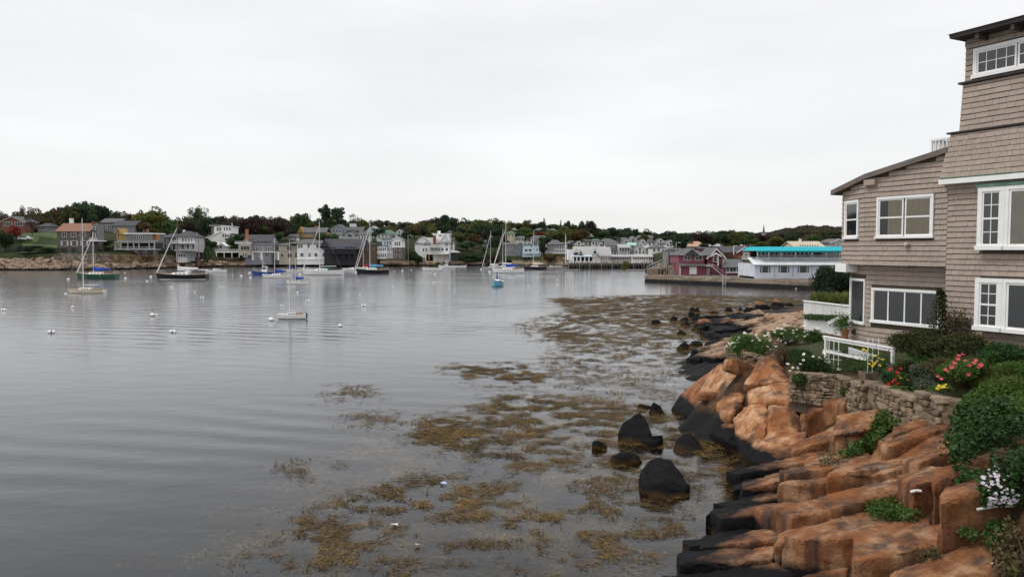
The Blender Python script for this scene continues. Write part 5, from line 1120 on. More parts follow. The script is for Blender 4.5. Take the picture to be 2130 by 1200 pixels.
# ---- left shore
b = Bld('gabled_house', 'red-brown gabled house on the lawn at the far left edge', 30, 481, 275); b.block(2, 53, 462, 482, PRD, down=2).front(2, 53, 462.5, 451, RG, PRD, trim=PBE).win(10, 26, 462, 470.5, nx=3, ny=1).win(33, 49, 462, 470.5, nx=3, ny=1)
b = Bld('cottage', 'small grey-brown cottage on the lawn left of the orange-roofed house', 91, 485, 280); b.block(80, 104, 471, 485, PG, 6, down=2).hip(80, 104, 471, 464, RD, 6).win(87, 97, 471, 478, nx=2, ny=1).shed(72, 80, 474, 476, RD, 4, 0, 'lean_to')
b = Bld('orange_roofed_house', 'dark shingled house with an orange roof standing on the sea wall', 155, 526, 246)
b.block(119, 187, 481, 526.5, PB, 9, down=1).side(119, 187, 481.5, 464, RO, 9, wall=PB)
for u in (135, 154, 173): b.win(u - 5, u + 5, 484, 493, nx=2, ny=1)
for u in (135, 155, 176): b.win(u - 5, u + 5, 501, 511, nx=1, ny=2).door(u - 8, u - 5.4, 501, 511, PLG, name='shutter').door(u + 5.4, u + 8, 501, 511, PLG, name='shutter')
for u in (134, 155, 176): b.door(u - 6, u + 6, 516, 525.5, PDK, name='opening')
b.block(189, 198.5, 466, 500, PG, 4, 1.5, 'stair_tower').win(190, 196, 472, 478, dy=1).win(190, 196, 486, 493, dy=1).flat(186, 202, 500, 502, PW, 5, 0, name='porch_floor').rail(187, 203, 495, 500, -.2).chim(127, 133, 453, 465, PW, 5).chim(182, 187, 460, 468, PRD, 3)
b = Bld('grey_house', 'weathered grey house with a low roof behind the orange-roofed one', 229, 480, 298); b.block(211, 250, 462, 481, PG, 8, down=2).side(211, 250, 463, 454, RG, 8, wall=PG).wins(219, 244, 4, 468, 476, 4.5)
b = Bld('lilac_house', 'lilac grey long house with three white dormers under the maroon trees', 258, 486, 292); b.block(236, 281, 469, 487, PLI, 8, down=2).side(236, 281, 470, 459, RD, 8, wall=PLI).wins(243, 275, 4, 472, 478, 5)
b = Bld('yellow_cottage', 'narrow yellow-trimmed gable beside the flat-roofed bungalow', 247, 500, 266); b.block(243, 252, 484, 500, PY, 5, down=2).front(243, 252, 484, 476, PY, PY, 5, trim=PY).win(245, 250, 487, 493)
b = Bld('flat_bungalow', 'low flat-roofed bungalow with a deep shaded porch above the sea wall', 285, 527, 254)
b.block(256, 312, 486.5, 503, PG, 8, 2).flat(254, 314, 484.5, 486.8, PW, 8, 2).wins(277, 294, 5, 490, 497, 3.4, dy=2, ny=1, t=.08).block(313, 318.5, 488, 503, POR, 2, 3, 'chimney_stack').shed(243, 328, 499, 505, RG, 4, -2.2)
b.block(252, 322, 506, 518, PDK, 5, .6, 'porch_wall').posts((246, 257, 272, 284, 295, 316, 327), 503, 518, -2, PLG, .3).rail(244, 328, 513.5, 518, -2, PLG, 30).flat(244, 328, 518, 519.6, PLG, 4, -2, .1, 'porch_floor').block(254, 316, 519.6, 528, SEAW2, 5, -.5, 'foundation', 1).wins(266, 304, 3, 520.5, 525, 6, dy=-.5, ny=1).chim(289.5, 294, 475.5, 485, PRD, 5).posts((245, 326), 520, 530, -1.8, PG, .3)  # porch wall painted near-black to give the shade under the porch roof
b = Bld('bay_house', 'white and grey hip-roofed house with stacked balconies', 376, 530, 268)
b.block(333, 366, 494, 528, PG, 8, 1, down=2).hip(332, 370, 494, 486, RD, 8, 1, f=.3).wins(342, 358, 3, 496, 503, 5, dy=1).wins(341.5, 359, 3, 508, 520, 5.5, dy=1, t=.16)
b.block(366, 404, 493, 531, PLG, 9, 0, down=2).hip(360, 404, 493, 480, RD, 9, f=.42).chim(371, 375, 477.5, 485, PW, 4).wins(381, 399, 4, 496, 504, 4.4).flat(362, 410, 505, 506.4, PW, 2.4, -2.2, .1, 'balcony').rail(362, 410, 500, 505, -2.2, n=26).wins(380, 402, 3, 509, 519, 6, t=.16).flat(372, 422, 520.5, 522.2, PLG, 3.5, -3.2, .1, 'deck').rail(372, 422, 516, 520.5, -3.2, PLG, 26).block(371, 391, 525.5, 540, PW, 4, -1.6, 'boathouse', 1).wins(377, 387, 3, 528, 534.5, 3.6, dy=-1.6, ny=1).block(392, 420, 525, 534, PDK, 4, .4, 'undercroft', 1).posts((394, 404, 414, 421), 522, 536, -3, PG, .25)
b = Bld('stepped_house', 'white stepped house with a flat-topped upper storey on the slope', 456, 498, 305)
b.block(442, 478, 471, 486, PW, 8, 2).flat(434, 458, 468, 470, RL, 8, 2).flat(457, 478, 470, 471.4, PW, 8, 2).wins(449, 456, 3, 473, 480, 2.8, dy=2).wins(464, 475, 3, 473, 479, 3.4, dy=2).block(432, 446, 471, 490, PG, 6, 4).block(434, 489, 492, 500, PW, 8, 0, down=3).front(430, 490, 495, 482.5, RL, PW, 8, trim=PW).wins(465, 475, 3, 487.5, 493, 3, ny=1).posts((474,), 463, 470, 5, PW)
b = Bld('garden_shed', 'tiny white gabled shed above the white boat deck', 461, 519, 291); b.block(453, 470, 511, 520, PLG, 4, down=2).front(453, 470, 511.5, 506, PW, PLG, 4).win(457, 462, 511, 516, ny=1).block(449, 453, 502, 512, PW, 1, .5, 'post_wall')
b = Bld('boat_deck', 'white railed deck on posts over a dark boat store', 475, 536, 286, 'deck'); b.flat(451, 500, 523.5, 525.5, PW, 5, -1, .1, 'deck').rail(449, 500, 518.5, 523.5, -1, PW, 28).posts((452, 468, 484, 499), 525, 536, -1, PW, .3).block(452, 500, 525.6, 537, PDK, 4, 1.5, 'store', 1)
b = Bld('grey_house', 'dark grey house with a tall orange chimney and many white windows', 536, 537, 281)
b.block(509, 564, 502, 539, PLI, 9, 0, down=2).side(508, 563, 502.5, 488, RD, 9, wall=PLI).chim(511.5, 516.5, 477, 505, POR, -.3).win(524, 533, 501.5, 508, dy=-.1).win(552, 558, 502, 508, dy=-.1).wins(530, 541, 4, 514, 522, 3).wins(554, 566, 4, 514, 523.5, 3.2).block(500, 524, 507, 531, PBE, 3, -1.8, 'bay').flat(493, 525, 505, 507, PW, 3, -1.8, .1).win(504, 523, 511.5, 520.5, dy=-1.8, nx=3, ny=1).wins(510, 517, 3, 527, 534.5, 3, dy=-1.8).rail(493, 524, 502, 505, -2, PW, 16).wins(533, 541, 4, 527, 535.5, 3).wins(552, 558, 3, 527, 534, 2.8).posts((526, 544), 525, 541, -.4, PW, .6).posts((579,), 525, 541, -.4, PW, .6).block(524.2, 580, 523.6, 525.2, PW, 1, -.6, 'belt_course')
b = Bld('beige_house', 'small beige house between the grey one and the white one', 590, 539, 283); b.block(565, 586, 511, 539, PG, 7, 1, down=2).side(563, 590, 511, 506, RG, 7, 1).block(580, 621, 510, 539, PBE, 7, 0, down=2).hip(580, 621, 510, 505, RG, 7, f=.3).win(597, 607, 512.5, 521, nx=2, ny=1).win(572, 578, 514, 520, dy=1).win(584, 590, 528, 534).win(598, 607, 527, 536, nx=2, ny=1).win(613, 618, 526, 536).posts((574, 578), 526, 540, -.3, PW, .3)
b = Bld('white_house', 'long plain white house with a hipped grey roof above the beach', 651, 539, 281); b.block(618, 683.5, 506, 539, PW, 9, 0, down=2).hip(602, 668, 506.5, 497, RG, 9, f=.35).hip(640, 684, 506.5, 500, RG, 7, f=.3).chim(613, 617, 496.5, 503, PW, 3)
for u in (622, 627.5, 642, 660, 665, 672, 679): b.win(u - 2.2, u + 2.2, 508.5, 515.5, t=.14)
for u in (628, 643, 657, 674): b.win(u - 3.2, u + 3.2, 526.5, 533.5, t=.14)
b.flat(618, 684, 538.5, 540, PW, 1, -.3, .0, 'sill_course')
b = Bld('yellow_house', 'yellow house with a long row of windows under the big conifer', 648, 493, 325); b.block(620, 678, 483, 494, PY, 8, 0, down=3).side(626, 678, 483.5, 473, RG, 8).front(620, 632, 484, 473, PY, PY, 8, -.4, trim=PY).wins(635, 674, 11, 484.5, 489, 2.8, ny=1, t=.1).block(617, 680, 494, 497, RG, 8, -.6, 'terrace').chim(650, 657, 469.5, 475, POR, 4)
b = Bld('dark_house', 'big dark house with a broad slate roof and an open undercroft', 716, 539, 279); b.block(674, 742, 514, 540, PDK, 9, 0, down=2).side(673, 756, 518, 497, RD, 9, wall=PDK).front(668, 684, 513, 499, RD, pal('dark_gable', (.07, .07, .08)), 8, -.4, trim=None).win(699, 718, 513.5, 519, dy=-.15, nx=4, ny=1, fr=PDK, gl=GLB).win(728, 735, 513, 519, fr=PG, dy=-.15).rail(690, 738, 521, 526, -1.6, PDK, 24).flat(688, 740, 526, 528, PDK, 3, -1.6, .1, 'deck').posts((692, 704, 716, 728, 739), 528, 541, -1.4, PDK, .35)
b = Bld('brick_block', 'plain brown brick building behind the navy sloop', 761, 541, 281); b.block(737, 783, 510, 542, pal('brown_brick', (.105, .07, .05)), 8, 0, down=2).flat(737, 783, 508.5, 510, RD, 8, 0, .15).rail(736, 783, 505, 508.5, -.1, PG, 20).wins(750, 776, 3, 514, 521, 4, fr=PBE).wins(752, 772, 2, 528, 535, 4, fr=PBE)
b = Bld('blue_gabled_house', 'blue-grey house with a wide gable behind the slate roof', 702, 488, 342); b.block(688, 722, 478, 490, pal('blue_grey', (.27, .31, .34)), 8, 0, down=3).front(686, 724, 479, 467.5, RG, MATS['far_blue_grey'], 8, trim=PLG).wins(695, 714, 4, 478, 484, 3, ny=1)
b = Bld('gambrel_house', 'tan gambrel house with a white fan-like front behind the slate roof', 726, 497, 312); b.block(712, 744, 490, 498, PLG, 8, 0, down=3).gambrel(711, 745, 491, 485, 481.5, RG, PLG, 8).win(724, 732, 487, 493, nx=2, ny=1).wins(716, 740, 2, 488, 493, 3)
b = Bld('grey_roofed_house', 'house with a wide plain grey roof above the gambrel front', 736, 482, 350); b.block(722, 753, 480, 487, PG, 8, 0, down=3).side(721, 754, 480.5, 472, RG, 8, wall=PG).chim(723, 735, 464.5, 471, PW, 5)
b = Bld('pale_gable_house', 'pale blue gabled house on the slope left of the green hip roof', 777, 482, 345); b.block(763, 789, 480, 490, PLB, 8, 0, down=3).front(761, 791, 482, 471, RL, PLB, 8, trim=PW).win(773, 780, 475.5, 480, ny=1).wins(768, 785, 3, 483, 488, 3, ny=1)
b = Bld('victorian_house', 'white narrow house with tall windows and a small turret behind the brick building', 752, 507, 312); b.block(744, 768, 488, 509, PW, 7, 0, down=3).hip(743, 757, 488, 478, RG, 6, f=.45).side(755, 770, 489, 482, RG, 7).wins(748, 765, 4, 491, 498, 3).wins(748, 765, 4, 500, 506, 3)
b = Bld('green_hip_house', 'white house with a green hip roof at the top of the group', 803, 500, 318); b.block(784, 824, 487, 505, PW, 8, 0, down=4).hip(782, 824, 487.5, 478, RGR, 8, f=.36).wins(789, 819, 5, 490, 496, 3.2).block(808, 838, 492, 500, PW, 6, .5)
b = Bld('pale_blue_house', 'pale blue and white bay-fronted house on a brown base by the shore', 810, 538, 284)
b.block(795, 817, 497, 515, PLB, 8, 0, down=4).hip(793, 818, 497, 493, RG, 8, f=.2).block(817.2, 837, 497, 515, PW, 8, -.8).front(817, 838, 499, 493, RG, PW, 8, -.8).wins(823, 832, 3, 503, 511, 2.9, dy=-.8).wins(801, 812, 3, 502, 509, 3).block(783, 806, 512, 538, PW, 6, -1.5, 'bay').flat(782, 807, 510.5, 512, RG, 6, -1.5, .2).wins(786, 803, 5, 515, 521.5, 2.8, dy=-1.5).wins(786, 803, 5, 528, 535, 2.8, dy=-1.5).rail(783, 818, 522.5, 526, -2.2, PW, 20).block(806.2, 818, 514, 538, PLG, 6, -.6, 'centre_bay').wins(809, 816, 2, 516, 522, 2.8, dy=-.6).block(818.2, 837.5, 515, 540, pal('brown_base', (.13, .10, .08)), 8, -.6, 'base').wins(823, 833, 2, 517, 523, 4, dy=-.6).wins(823, 833, 2, 528, 535, 4, dy=-.6)
b = Bld('pale_shingle_house', 'large white shingled house with gambrel gables and a glazed porch on the rocks', 900, 527, 302)
b.block(863, 902, 507, 529, PW, 9, 0, down=3).gambrel(863, 894, 509, 498, 492.5, RL, PW, 9).side(878, 936, 507, 494, RL, 9).wins(869, 876, 2, 504, 508.5, 2.4, ny=1).win(882, 888.5, 504, 510.5, nx=2).win(890, 896, 504, 510.5, nx=2).wins(881, 887, 2, 516.5, 523, 3).block(901, 935, 497, 529, PW, 9, -.2, down=3).front(915, 935, 503, 490, RL, PW, 9, -.8).chim(901.5, 907, 490, 508, PBR, -.9).chim(908, 914, 480, 488, PW, 4).block(900, 934, 486.5, 497, PW, 6, 2).flat(899, 935, 485.5, 487, PW, 6, 2).win(912, 917, 489, 492, dy=2, ny=1).wins(912, 928, 2, 504, 510, 3, dy=-.8).win(926, 932, 505, 510.5, dy=-.8).shed(894, 918, 511, 514, RL, 3, -2.4).block(895.5, 917, 514, 527, PLG, 2, -2.2, 'porch').wins(898, 915, 7, 516, 522, 2, dy=-2.2, ny=1, t=.08).win(918.5, 923, 516, 522, dy=-.2).win(927, 932, 516, 522, dy=-.2).rail(893, 935, 524, 528, -2.6, PW, 26).flat(893, 936, 527.6, 529, PW, 3, -2.6, .1, 'deck').block(887, 934, 529, 538, PDK, 5, 0, 'undercroft', 1).wins(900, 914, 3, 530, 535, 4, ny=1, fr=PRD).posts((893, 894.5, 912, 926), 528, 541, -2.4, pal('orange_post', (.36, .19, .05)), .25)
b = Bld('porch_annexe', 'small white annexe with a hipped porch right of the shingled house', 941, 518, 306); b.block(936, 944, 503, 520, PW, 6, 0, down=3).hip(935, 946, 503.5, 499, RG, 6, f=.3).win(938, 942, 506, 511).win(938, 942, 513, 518)
b = Bld('summer_house', 'dark boat shed with a pale awning right of the shingled house', 945, 536, 296, 'shed'); b.block(937, 952, 525, 537, PDK, 4, 0, down=1).hip(936, 954, 525, 521.5, RL, 4, f=.35)
b = Bld('teal_turret', 'narrow blue-green turret house among the trees behind the shingled house', 936, 498, 345); b.block(931, 940, 484, 505, pal('teal', (.09, .16, .17)), 5, 0, down=4).hip(930, 941, 484, 479, RD, 5, f=.45).win(933, 938, 487, 491)
b = Bld('pale_turret', 'narrow pale green house among the dark trees left of the cluster of masts', 1010, 515, 335); b.block(1005, 1015, 503, 522, pal('pale_green', (.32, .38, .35)), 5, 0, down=4).hip(1004, 1016, 503, 499, RG, 5, f=.4).win(1007, 1013, 505, 510).win(1007, 1013, 512, 518)
b = Bld('cream_tower', 'square cream tower house on the wooded slope behind the masts', 1062, 498, 352); b.block(1055, 1071, 485, 505, PCR, 6, 0, down=5).hip(1053, 1073, 485, 481, RGR, 6, f=.4).wins(1059, 1067, 2, 488, 493, 3)
# ---- centre and right shore
b = Bld('terrace', 'row of lilac grey waterfront houses behind the masts', 1070, 540, 306)
b.block(1050, 1072, 509, 541, PLI, 8, 0, down=3).side(1049, 1073, 509, 505, RG, 8).block(1072.2, 1091, 509, 541, PLI, 8, -.5, down=3).front(1074, 1090, 510, 503.5, RG, PLI, 8, -.8, trim=PLG).wins(1054, 1069, 4, 512, 518, 2.6).wins(1053, 1069, 5, 521, 528, 2.6).wins(1077, 1087, 3, 513, 519, 2.5, dy=-.8).wins(1077, 1087, 3, 523, 530, 2.5, dy=-.8).rail(1050, 1074, 529, 533, -1.2, PLG, 16).posts((1053, 1059, 1065, 1071), 533, 542, -1, PG, .25)
b = Bld('blue_gambrel_house', 'pale blue house with twin gambrel gables standing over the water on stilts', 1106, 533, 297)
b.block(1088, 1106, 509, 533, PLB, 8, 0).gambrel(1088, 1106, 511, 504, 500, RL, PLB, 8).block(1106.2, 1121, 509, 533, PLB, 8, -.4).gambrel(1106, 1121, 511, 504, 500, RG, PW, 8, -.6).wins(1094, 1100, 2, 505.5, 510, 2.4, ny=1).win(1110, 1117, 503.5, 511, dy=-.6, nx=3).wins(1094.5, 1102.5, 2, 518, 524, 5.6, ny=1, gl=GL).wins(1110, 1117, 2, 517, 522, 3, dy=-.4).flat(1087, 1124, 526, 527.6, PLB, 3, -2, .1, 'balcony').rail(1087, 1124, 522, 526, -2, PLB, 22).flat(1087, 1124, 533, 534.4, PLB, 3, -2, .1, 'deck').rail(1087, 1124, 528.5, 533, -2, PLB, 22).posts((1090, 1097, 1104, 1111, 1118, 1123), 534, 548, -1.6, pal('red_pile', (.14, .06, .045)), .3)
b = Bld('white_hip_house', 'large white hip-roofed house above the blue gambrel one', 1122, 510, 336); b.block(1104, 1141, 496, 515, PW, 8, 0, down=4).hip(1102, 1142, 496, 489.5, RG, 8, f=.3).wins(1128, 1138, 3, 499, 505, 2.6).wins(1108, 1122, 4, 499, 505, 2.6)
b = Bld('balcony_house', 'lilac grey house with stacked white balconies left of the flagpole', 1157, 528, 304)
b.block(1136, 1180, 508, 531, PLI, 8, 0, down=4).hip(1140, 1170, 508.5, 499, RG, 8, f=.35).wins(1140, 1150, 3, 512, 518, 2.6).wins(1156, 1176, 5, 511, 517, 3).wins(1156, 1176, 5, 520, 526, 3).rail(1153, 1180, 517.5, 520, -1.6, PW, 16).flat(1150, 1188, 526, 527.5, PW, 3, -1.8, .1, 'balcony').rail(1126, 1188, 523, 526.5, -1.8, PW, 34).block(1156, 1178, 527.6, 533, PLG, 4, -.8, 'lower_wall').wins(1160, 1175, 4, 528.5, 532, 3, dy=-.8, ny=1)
b = Bld('wharf_restaurant', 'grey shingled restaurant with white gables and a glazed front on the wharf', 1228, 546, 262, 'restaurant')
b.block(1190, 1266, 530, 547, PW, 10, 0, down=.5).side(1196, 1252, 531, 513, RL, 10, wall=PSH).block(1250, 1269, 531, 545, PSH, 9, -.8).side(1248, 1270, 533, 514, RL, 9, -.6, wall=PSH).block(1182, 1196, 519, 541, PW, 6, 1).front(1194, 1203, 525, 517, RL, PW, 7, -1.2).front(1203.5, 1211, 528, 520, RL, PW, 7, -1.2).win(1205, 1209.5, 523, 528, dy=-1.2, ny=1).front(1232, 1241, 526, 515.5, RL, PW, 7, -1.6).block(1232, 1241, 526, 530, PW, 4, -1.6).win(1234, 1239, 522, 528, dy=-1.6, ny=1).shed(1188, 1240, 529.5, 533, PLB, 3, -2.6, 'awning').posts((1192, 1199, 1206, 1215, 1224, 1233), 533, 546, -2.4, PW, .3).wins(1195.5, 1229, 5, 535, 544, 6, ny=1).wins(1253, 1265, 4, 534, 541, 2, dy=-.8).rail(1182, 1270, 542.5, 546, -3.2, PW, 44)
def cottage(label, u0, u1, vb, ve, vr, Y, wall, roof, kind, nw=3, vw=None, name='white_house', chim=None):
    b = Bld(name, label, (u0 + u1) / 2, vb, Y); b.block(u0, u1, ve, vb, wall, 8, 0, down=4)
    if kind == 'f': b.front(u0 - .5, u1 + .5, ve + .5, vr, roof, wall, 8); b.win((u0 + u1) / 2 - 1.8, (u0 + u1) / 2 + 1.8, ve - (ve - vr) * .45, ve + 1, ny=1, t=.1)
    elif kind == 'h': b.hip(u0, u1, ve, vr, roof, 8, f=.32)
    else: b.side(u0, u1, ve + .3, vr, roof, 8, wall=wall)
    vw = vw or (ve + 2, ve + 2 + min(6, (vb - ve) * .5)); w = min(3.4, (u1 - u0) / nw * .62)
    if nw: b.wins(u0 + (u1 - u0) * .5 / nw, u1 - (u1 - u0) * .5 / nw, nw, vw[0], vw[1], w, t=.1)
    if chim: b.chim(*chim)
    return b
cottage('tall cream gabled house highest on the slope behind the wharf', 1219, 1234, 503, 492, 484.5, 385, PCR, RL, 'f', 2)
cottage('white house with a green hip roof behind the wharf restaurant', 1231, 1249, 514, 501, 496.5, 345, PW, RGR, 'h', 3)
cottage('small white house tucked under the trees behind the wharf', 1216, 1230, 513, 503, 498, 350, PW, RG, 's', 2)
cottage('grey hip-roofed house behind the right end of the wharf restaurant', 1250, 1280, 512, 502, 496, 352, PLG, RG, 'h', 4)
cottage('white house with a brown gable roof behind the wharf sheds', 1260, 1284, 522, 511, 502, 322, PW, RG, 's', 3)
cottage('grey weathered gabled house on the slope behind the wharf sheds', 1284, 1304, 508, 500, 494, 372, PG, RG, 's', 3)
cottage('tall pale green gabled house in the middle of the slope', 1306, 1327, 508, 503, 492, 362, PLG, RG, 'f', 3)
cottage('seafoam green house in front of the tall pale gable', 1308, 1324, 522, 510, 505, 326, PTE, PTE, 's', 3)
cottage('small white house with a dark roof right above the wharf', 1270, 1288, 532, 522, 514, 300, PW, RD, 's', 3)
cottage('pale house with stacked porches right above the wharf sheds', 1288, 1310, 531, 515, 508, 296, PLG, RL, 's', 4)
cottage('white gabled house right of the seafoam one', 1329, 1346, 516, 506, 498.5, 345, PW, RG, 'f', 2)
cottage('white flat-faced house beside the white gabled one', 1347, 1364, 517, 504, 500, 342, PW, RD, 'h', 2)
cottage('white gabled house nearest the wharf behind the low sheds', 1320, 1342, 530, 520, 510, 296, PW, RG, 'f', 3)
cottage('white dormered house with a grey skirt roof left of the plum building', 1356, 1384, 528, 515, 508, 300, PW, RG, 'h', 3)
cottage('little white house in the trees high above the wharf', 1090, 1110, 478, 472, 468, 450, PLG, RG, 'h', 2)
cottage('low white house at the tree line right of the masts', 1115, 1130, 483, 478.5, 475.5, 440, PW, RL, 's', 3)
for lab, u0, u1, vb, ve, vr, Y, wl_, rf_, kd in [
    ('white cottage squeezed between the grey hip roof and the brown gable', 1243, 1258, 521, 511, 505, 330, PW, RG, 'f'), ('pale blue cottage behind the seafoam house', 1296, 1309, 514, 505, 499, 350, PLB, RG, 'f'), ('white cottage high on the slope right of the weathered gable', 1327, 1339, 500, 494, 489, 395, PW, RG, 'h'),
    ('small cream house right of the tall pale gable', 1343, 1358, 500, 494, 489.5, 400, PCR, RG, 's'), ('white house with a dark gable in the trees right of the slope', 1366, 1382, 509, 502, 497, 375, PW, RD, 'f'), ('grey cottage above the balcony house', 1180, 1196, 512, 505, 500, 350, PLG, RG, 'h'), ('white cottage behind the flagpole', 1196, 1212, 517, 508, 502, 335, PW, RG, 'f'),
    ('white house front above the lilac terrace', 1072, 1090, 503, 496, 491, 350, PW, RG, 's'), ('pale cottage left of the dormered house', 1343, 1357, 526, 516, 511, 310, PLG, RL, 's'), ('white cottage at the right of the slope above the grey shed', 1386, 1404, 514, 506, 500, 330, PW, RG, 'f'), ('white cottage behind the dark slate roof', 690, 708, 497, 489, 484, 330, PW, RG, 's'), ('small white house behind the narrow victorian one', 766, 783, 500, 490, 484, 335, PW, RG, 'f'),
    ('white gabled cottage above the pale blue house', 824, 838, 492, 484, 478, 340, PW, RG, 'f'), ('pale cottage between the white house and the yellow one', 600, 618, 499, 492, 487, 320, PLG, RG, 's'), ('white cottage under the maroon trees', 484, 502, 503, 495, 489, 318, PW, RG, 's')]: cottage(lab, u0, u1, vb, ve, vr, Y, wl_, rf_, kd, 3)
b = Bld('low_shed', 'long low shed with many small windows on the wharf', 1292, 546, 268, 'shed'); b.block(1272, 1313, 533, 547, PLG, 6, 0, down=.5).shed(1270, 1314, 530, 534, RL, 6, -.5, 'roof').wins(1276, 1310, 9, 536, 540, 2.6, ny=1, t=.08)
b = Bld('low_shed', 'long low pale shed on the wharf nearest the plum building', 1336, 546, 266, 'shed'); b.block(1315, 1362, 533, 547, PW, 6, 0, down=.5).shed(1313, 1364, 529.5, 534, RL, 6, -.5, 'roof').wins(1319, 1346, 7, 536, 540, 2.6, ny=1, t=.08).wins(1351, 1359, 3, 535, 541, 2.4, t=.08)
b = Bld('grey_shed', 'dark low building with a pale flat roof behind the plum building', 1420, 540, 215); b.block(1390, 1455, 521, 545, PG, 8, 0, down=2).flat(1390, 1440, 517, 519, RL, 8, 0, .4).wins(1396, 1412, 4, 524, 530, 3).block(1392, 1405, 528, 547, PDK, 3, -1, 'stair_wall')
b = Bld('tan_hip_house', 'house with a broad tan hip roof above the plum building', 1445, 520, 236); b.block(1424, 1466, 512, 528, PBE, 9, 0, down=3).hip(1421, 1468, 512.5, 502, RT_, 9, f=.2).chim(1441, 1445, 499, 508, PBR, 2).wins(1430, 1460, 4, 514, 518, 3, ny=1)
b = Bld('red_shed', 'low dark red shed right of the tan roof', 1467, 523, 215, 'shed'); b.block(1456, 1478, 517, 527, PBR, 6, 0, down=2).side(1455, 1479, 517.5, 514.5, RD, 6)
cottage('white house under the yellow trees right of the tan roof', 1476, 1504, 519, 512, 505.5, 262, PW, RL, 'h', 4)
b = Bld('brick_hall', 'red brick hall with a white-trimmed gable behind the plum annexe', 1540, 536, 190); b.block(1528, 1564, 524, 540, PBR, 9, 0, down=2).front(1533, 1565, 524.5, 514, RD, PBR, 9, -.4).side(1506, 1540, 525, 513, RD, 9, .2).win(1545, 1559, 524.5, 528, dy=-.05, fr=PW, gl=PW, nx=2, ny=1).win(1545, 1550, 530.5, 533.5, dy=-.05, gl=PW).win(1553, 1559, 530.5, 533.5, dy=-.05, gl=PW).posts((1524,), 512, 530, -1, PW)
b = Bld('plum_building', 'plum-red two-storey boathouse with an outside stair at the end of the quay', 1456, 572, 153, 'boathouse')
b.block(1412, 1467, 551, 572.5, PPU, 8, -1, down=.3).shed(1410.5, 1467.5, 547.5, 551.8, RG, 3, -1.8, 'skirt_roof').block(1413, 1467, 531, 549, PPU, 8, .6).hip(1415, 1469, 530.5, 520.5, RG, 8, .6, f=.22).front(1426, 1450, 530, 520, RG, RG, 4, -.2, trim=None).flat(1417, 1468, 529.6, 531, PW, .4, .3, .05, 'cornice').win(1424, 1438.5, 532.5, 541.5, dy=.6, nx=2, ny=1).win(1447.5, 1462, 532.5, 541.5, dy=.6, nx=2, ny=1).door(1432, 1447, 554.5, 570, PW, -1, 'barn_door').flat(1411, 1467, 551.9, 553.2, PW, .3, -1.1, .02, 'fascia')
b.block(1473, 1504, 534, 573, PPU, 8, -.2, down=.3).front(1472, 1505, 535, 518, RG, PPU, 8, -.5).block(1478.5, 1491.5, 531, 546, PPU, 1.2, -1.2, 'oriel').win(1481, 1488.5, 533.5, 544.5, dy=-1.2).front(1477.5, 1492.5, 531.5, 527.5, RG, PPU, 1.4, -1.3).block(1489.5, 1491.5, 530, 553, PW, .2, -1.3, 'corner_board').block(1502.6, 1504.4, 535, 573, PW, .2, -.35, 'corner_board').block(1412, 1413.6, 552, 573, PW, .2, -1.12, 'corner_board')
b.flat(1464, 1477, 553, 554, PLG, 1.4, -2.4, .05, 'landing').rail(1464, 1477, 549, 553, -2.5, PLG, 8); st = MB()
for k in range(11): st.box(b.x(1476 + k * 1.9), b.x(1478.2 + k * 1.9), -2.4, -1.2, b.z(555 + k * 1.65), b.z(554.2 + k * 1.65))
st.prism([(b.x(1476), -2.5, b.z(555)), (b.x(1498), -2.5, b.z(574)), (b.x(1498), -2.5, b.z(571.6)), (b.x(1476), -2.5, b.z(552.8))], (0, .08, 0)).prism([(b.x(1476), -2.52, b.z(549.5)), (b.x(1497), -2.52, b.z(565)), (b.x(1497), -2.52, b.z(563.8)), (b.x(1476), -2.52, b.z(548.3))], (0, .06, 0)); st.build('stair', PLG, b.root)
b.door(1467.5, 1478, 556, 572, PDK, -.25, 'opening').door(1468.5, 1476, 558, 572, PLG, -.4)
b = Bld('plum_annexe', 'low plum annexe with a wide grey roof and a white bay window', 1526, 573, 151); b.block(1504, 1546, 555, 573.5, PPU, 7, -.4, down=.3).shed(1503, 1556, 540, 555.5, RG, 6, -1, 'roof').block(1546.2, 1550, 555, 573.5, PG, 7, -.3, 'porch_wall', .3).win(1510, 1516, 556.5, 566, dy=-.5).win(1517, 1530, 556, 565, dy=-.5, nx=2, ny=1).win(1531, 1537, 556.5, 566, dy=-.5).door(1538, 1543.5, 559, 572, PDK, -.45).block(1509, 1537.5, 566, 567.6, PW, .4, -.8, 'sill')
pu = empty('market_umbrella', P(1554, 574, 150)); tag(pu, 'red market umbrella between the annexe and the white restaurant', 'umbrella'); MB().tube((0, 0, 0), (0, 0, 2.5), .04).build('pole', PW, pu); MB().tube((0, 0, 2.0), (0, 0, 2.7), .9, .03, 8).build('canopy', pal('red_canvas', (.5, .03, .02)), pu)
# white restaurant with the turquoise canopy
b = Bld('canopy_restaurant', 'long white restaurant with a bright turquoise canopy over its roof deck', 1660, 576, 134, 'restaurant')
b.block(1571, 1770, 549, 576, pal('blue_white', (.58, .61, .68)), 10, 0, down=.6).shed(1565, 1775, 535.5, 549.5, RW, 3.4, -.7, 'skirt_roof').block(1577, 1770, 536, 541, RW, 8, 1.6, 'parapet').flat(1572, 1770, 549.6, 551, pal('blue_fascia', (.19, .25, .36)), .3, -.15, .0, 'fascia').flat(1574, 1772, 535, 536, PG, 9, 1.5, .1, 'deck')
for u0, u1 in ((1580, 1604), (1618.5, 1643.5), (1658.5, 1684.5), (1701, 1728), (1742, 1765)): b.win(u0, u0 + 5.2, 552.5, 568, gl=GLB, ny=1).win(u0 + 5.3, u1 - 5.3, 552.5, 568, gl=GL, ny=1).win(u1 - 5.2, u1, 552.5, 568, gl=GLB, ny=1)
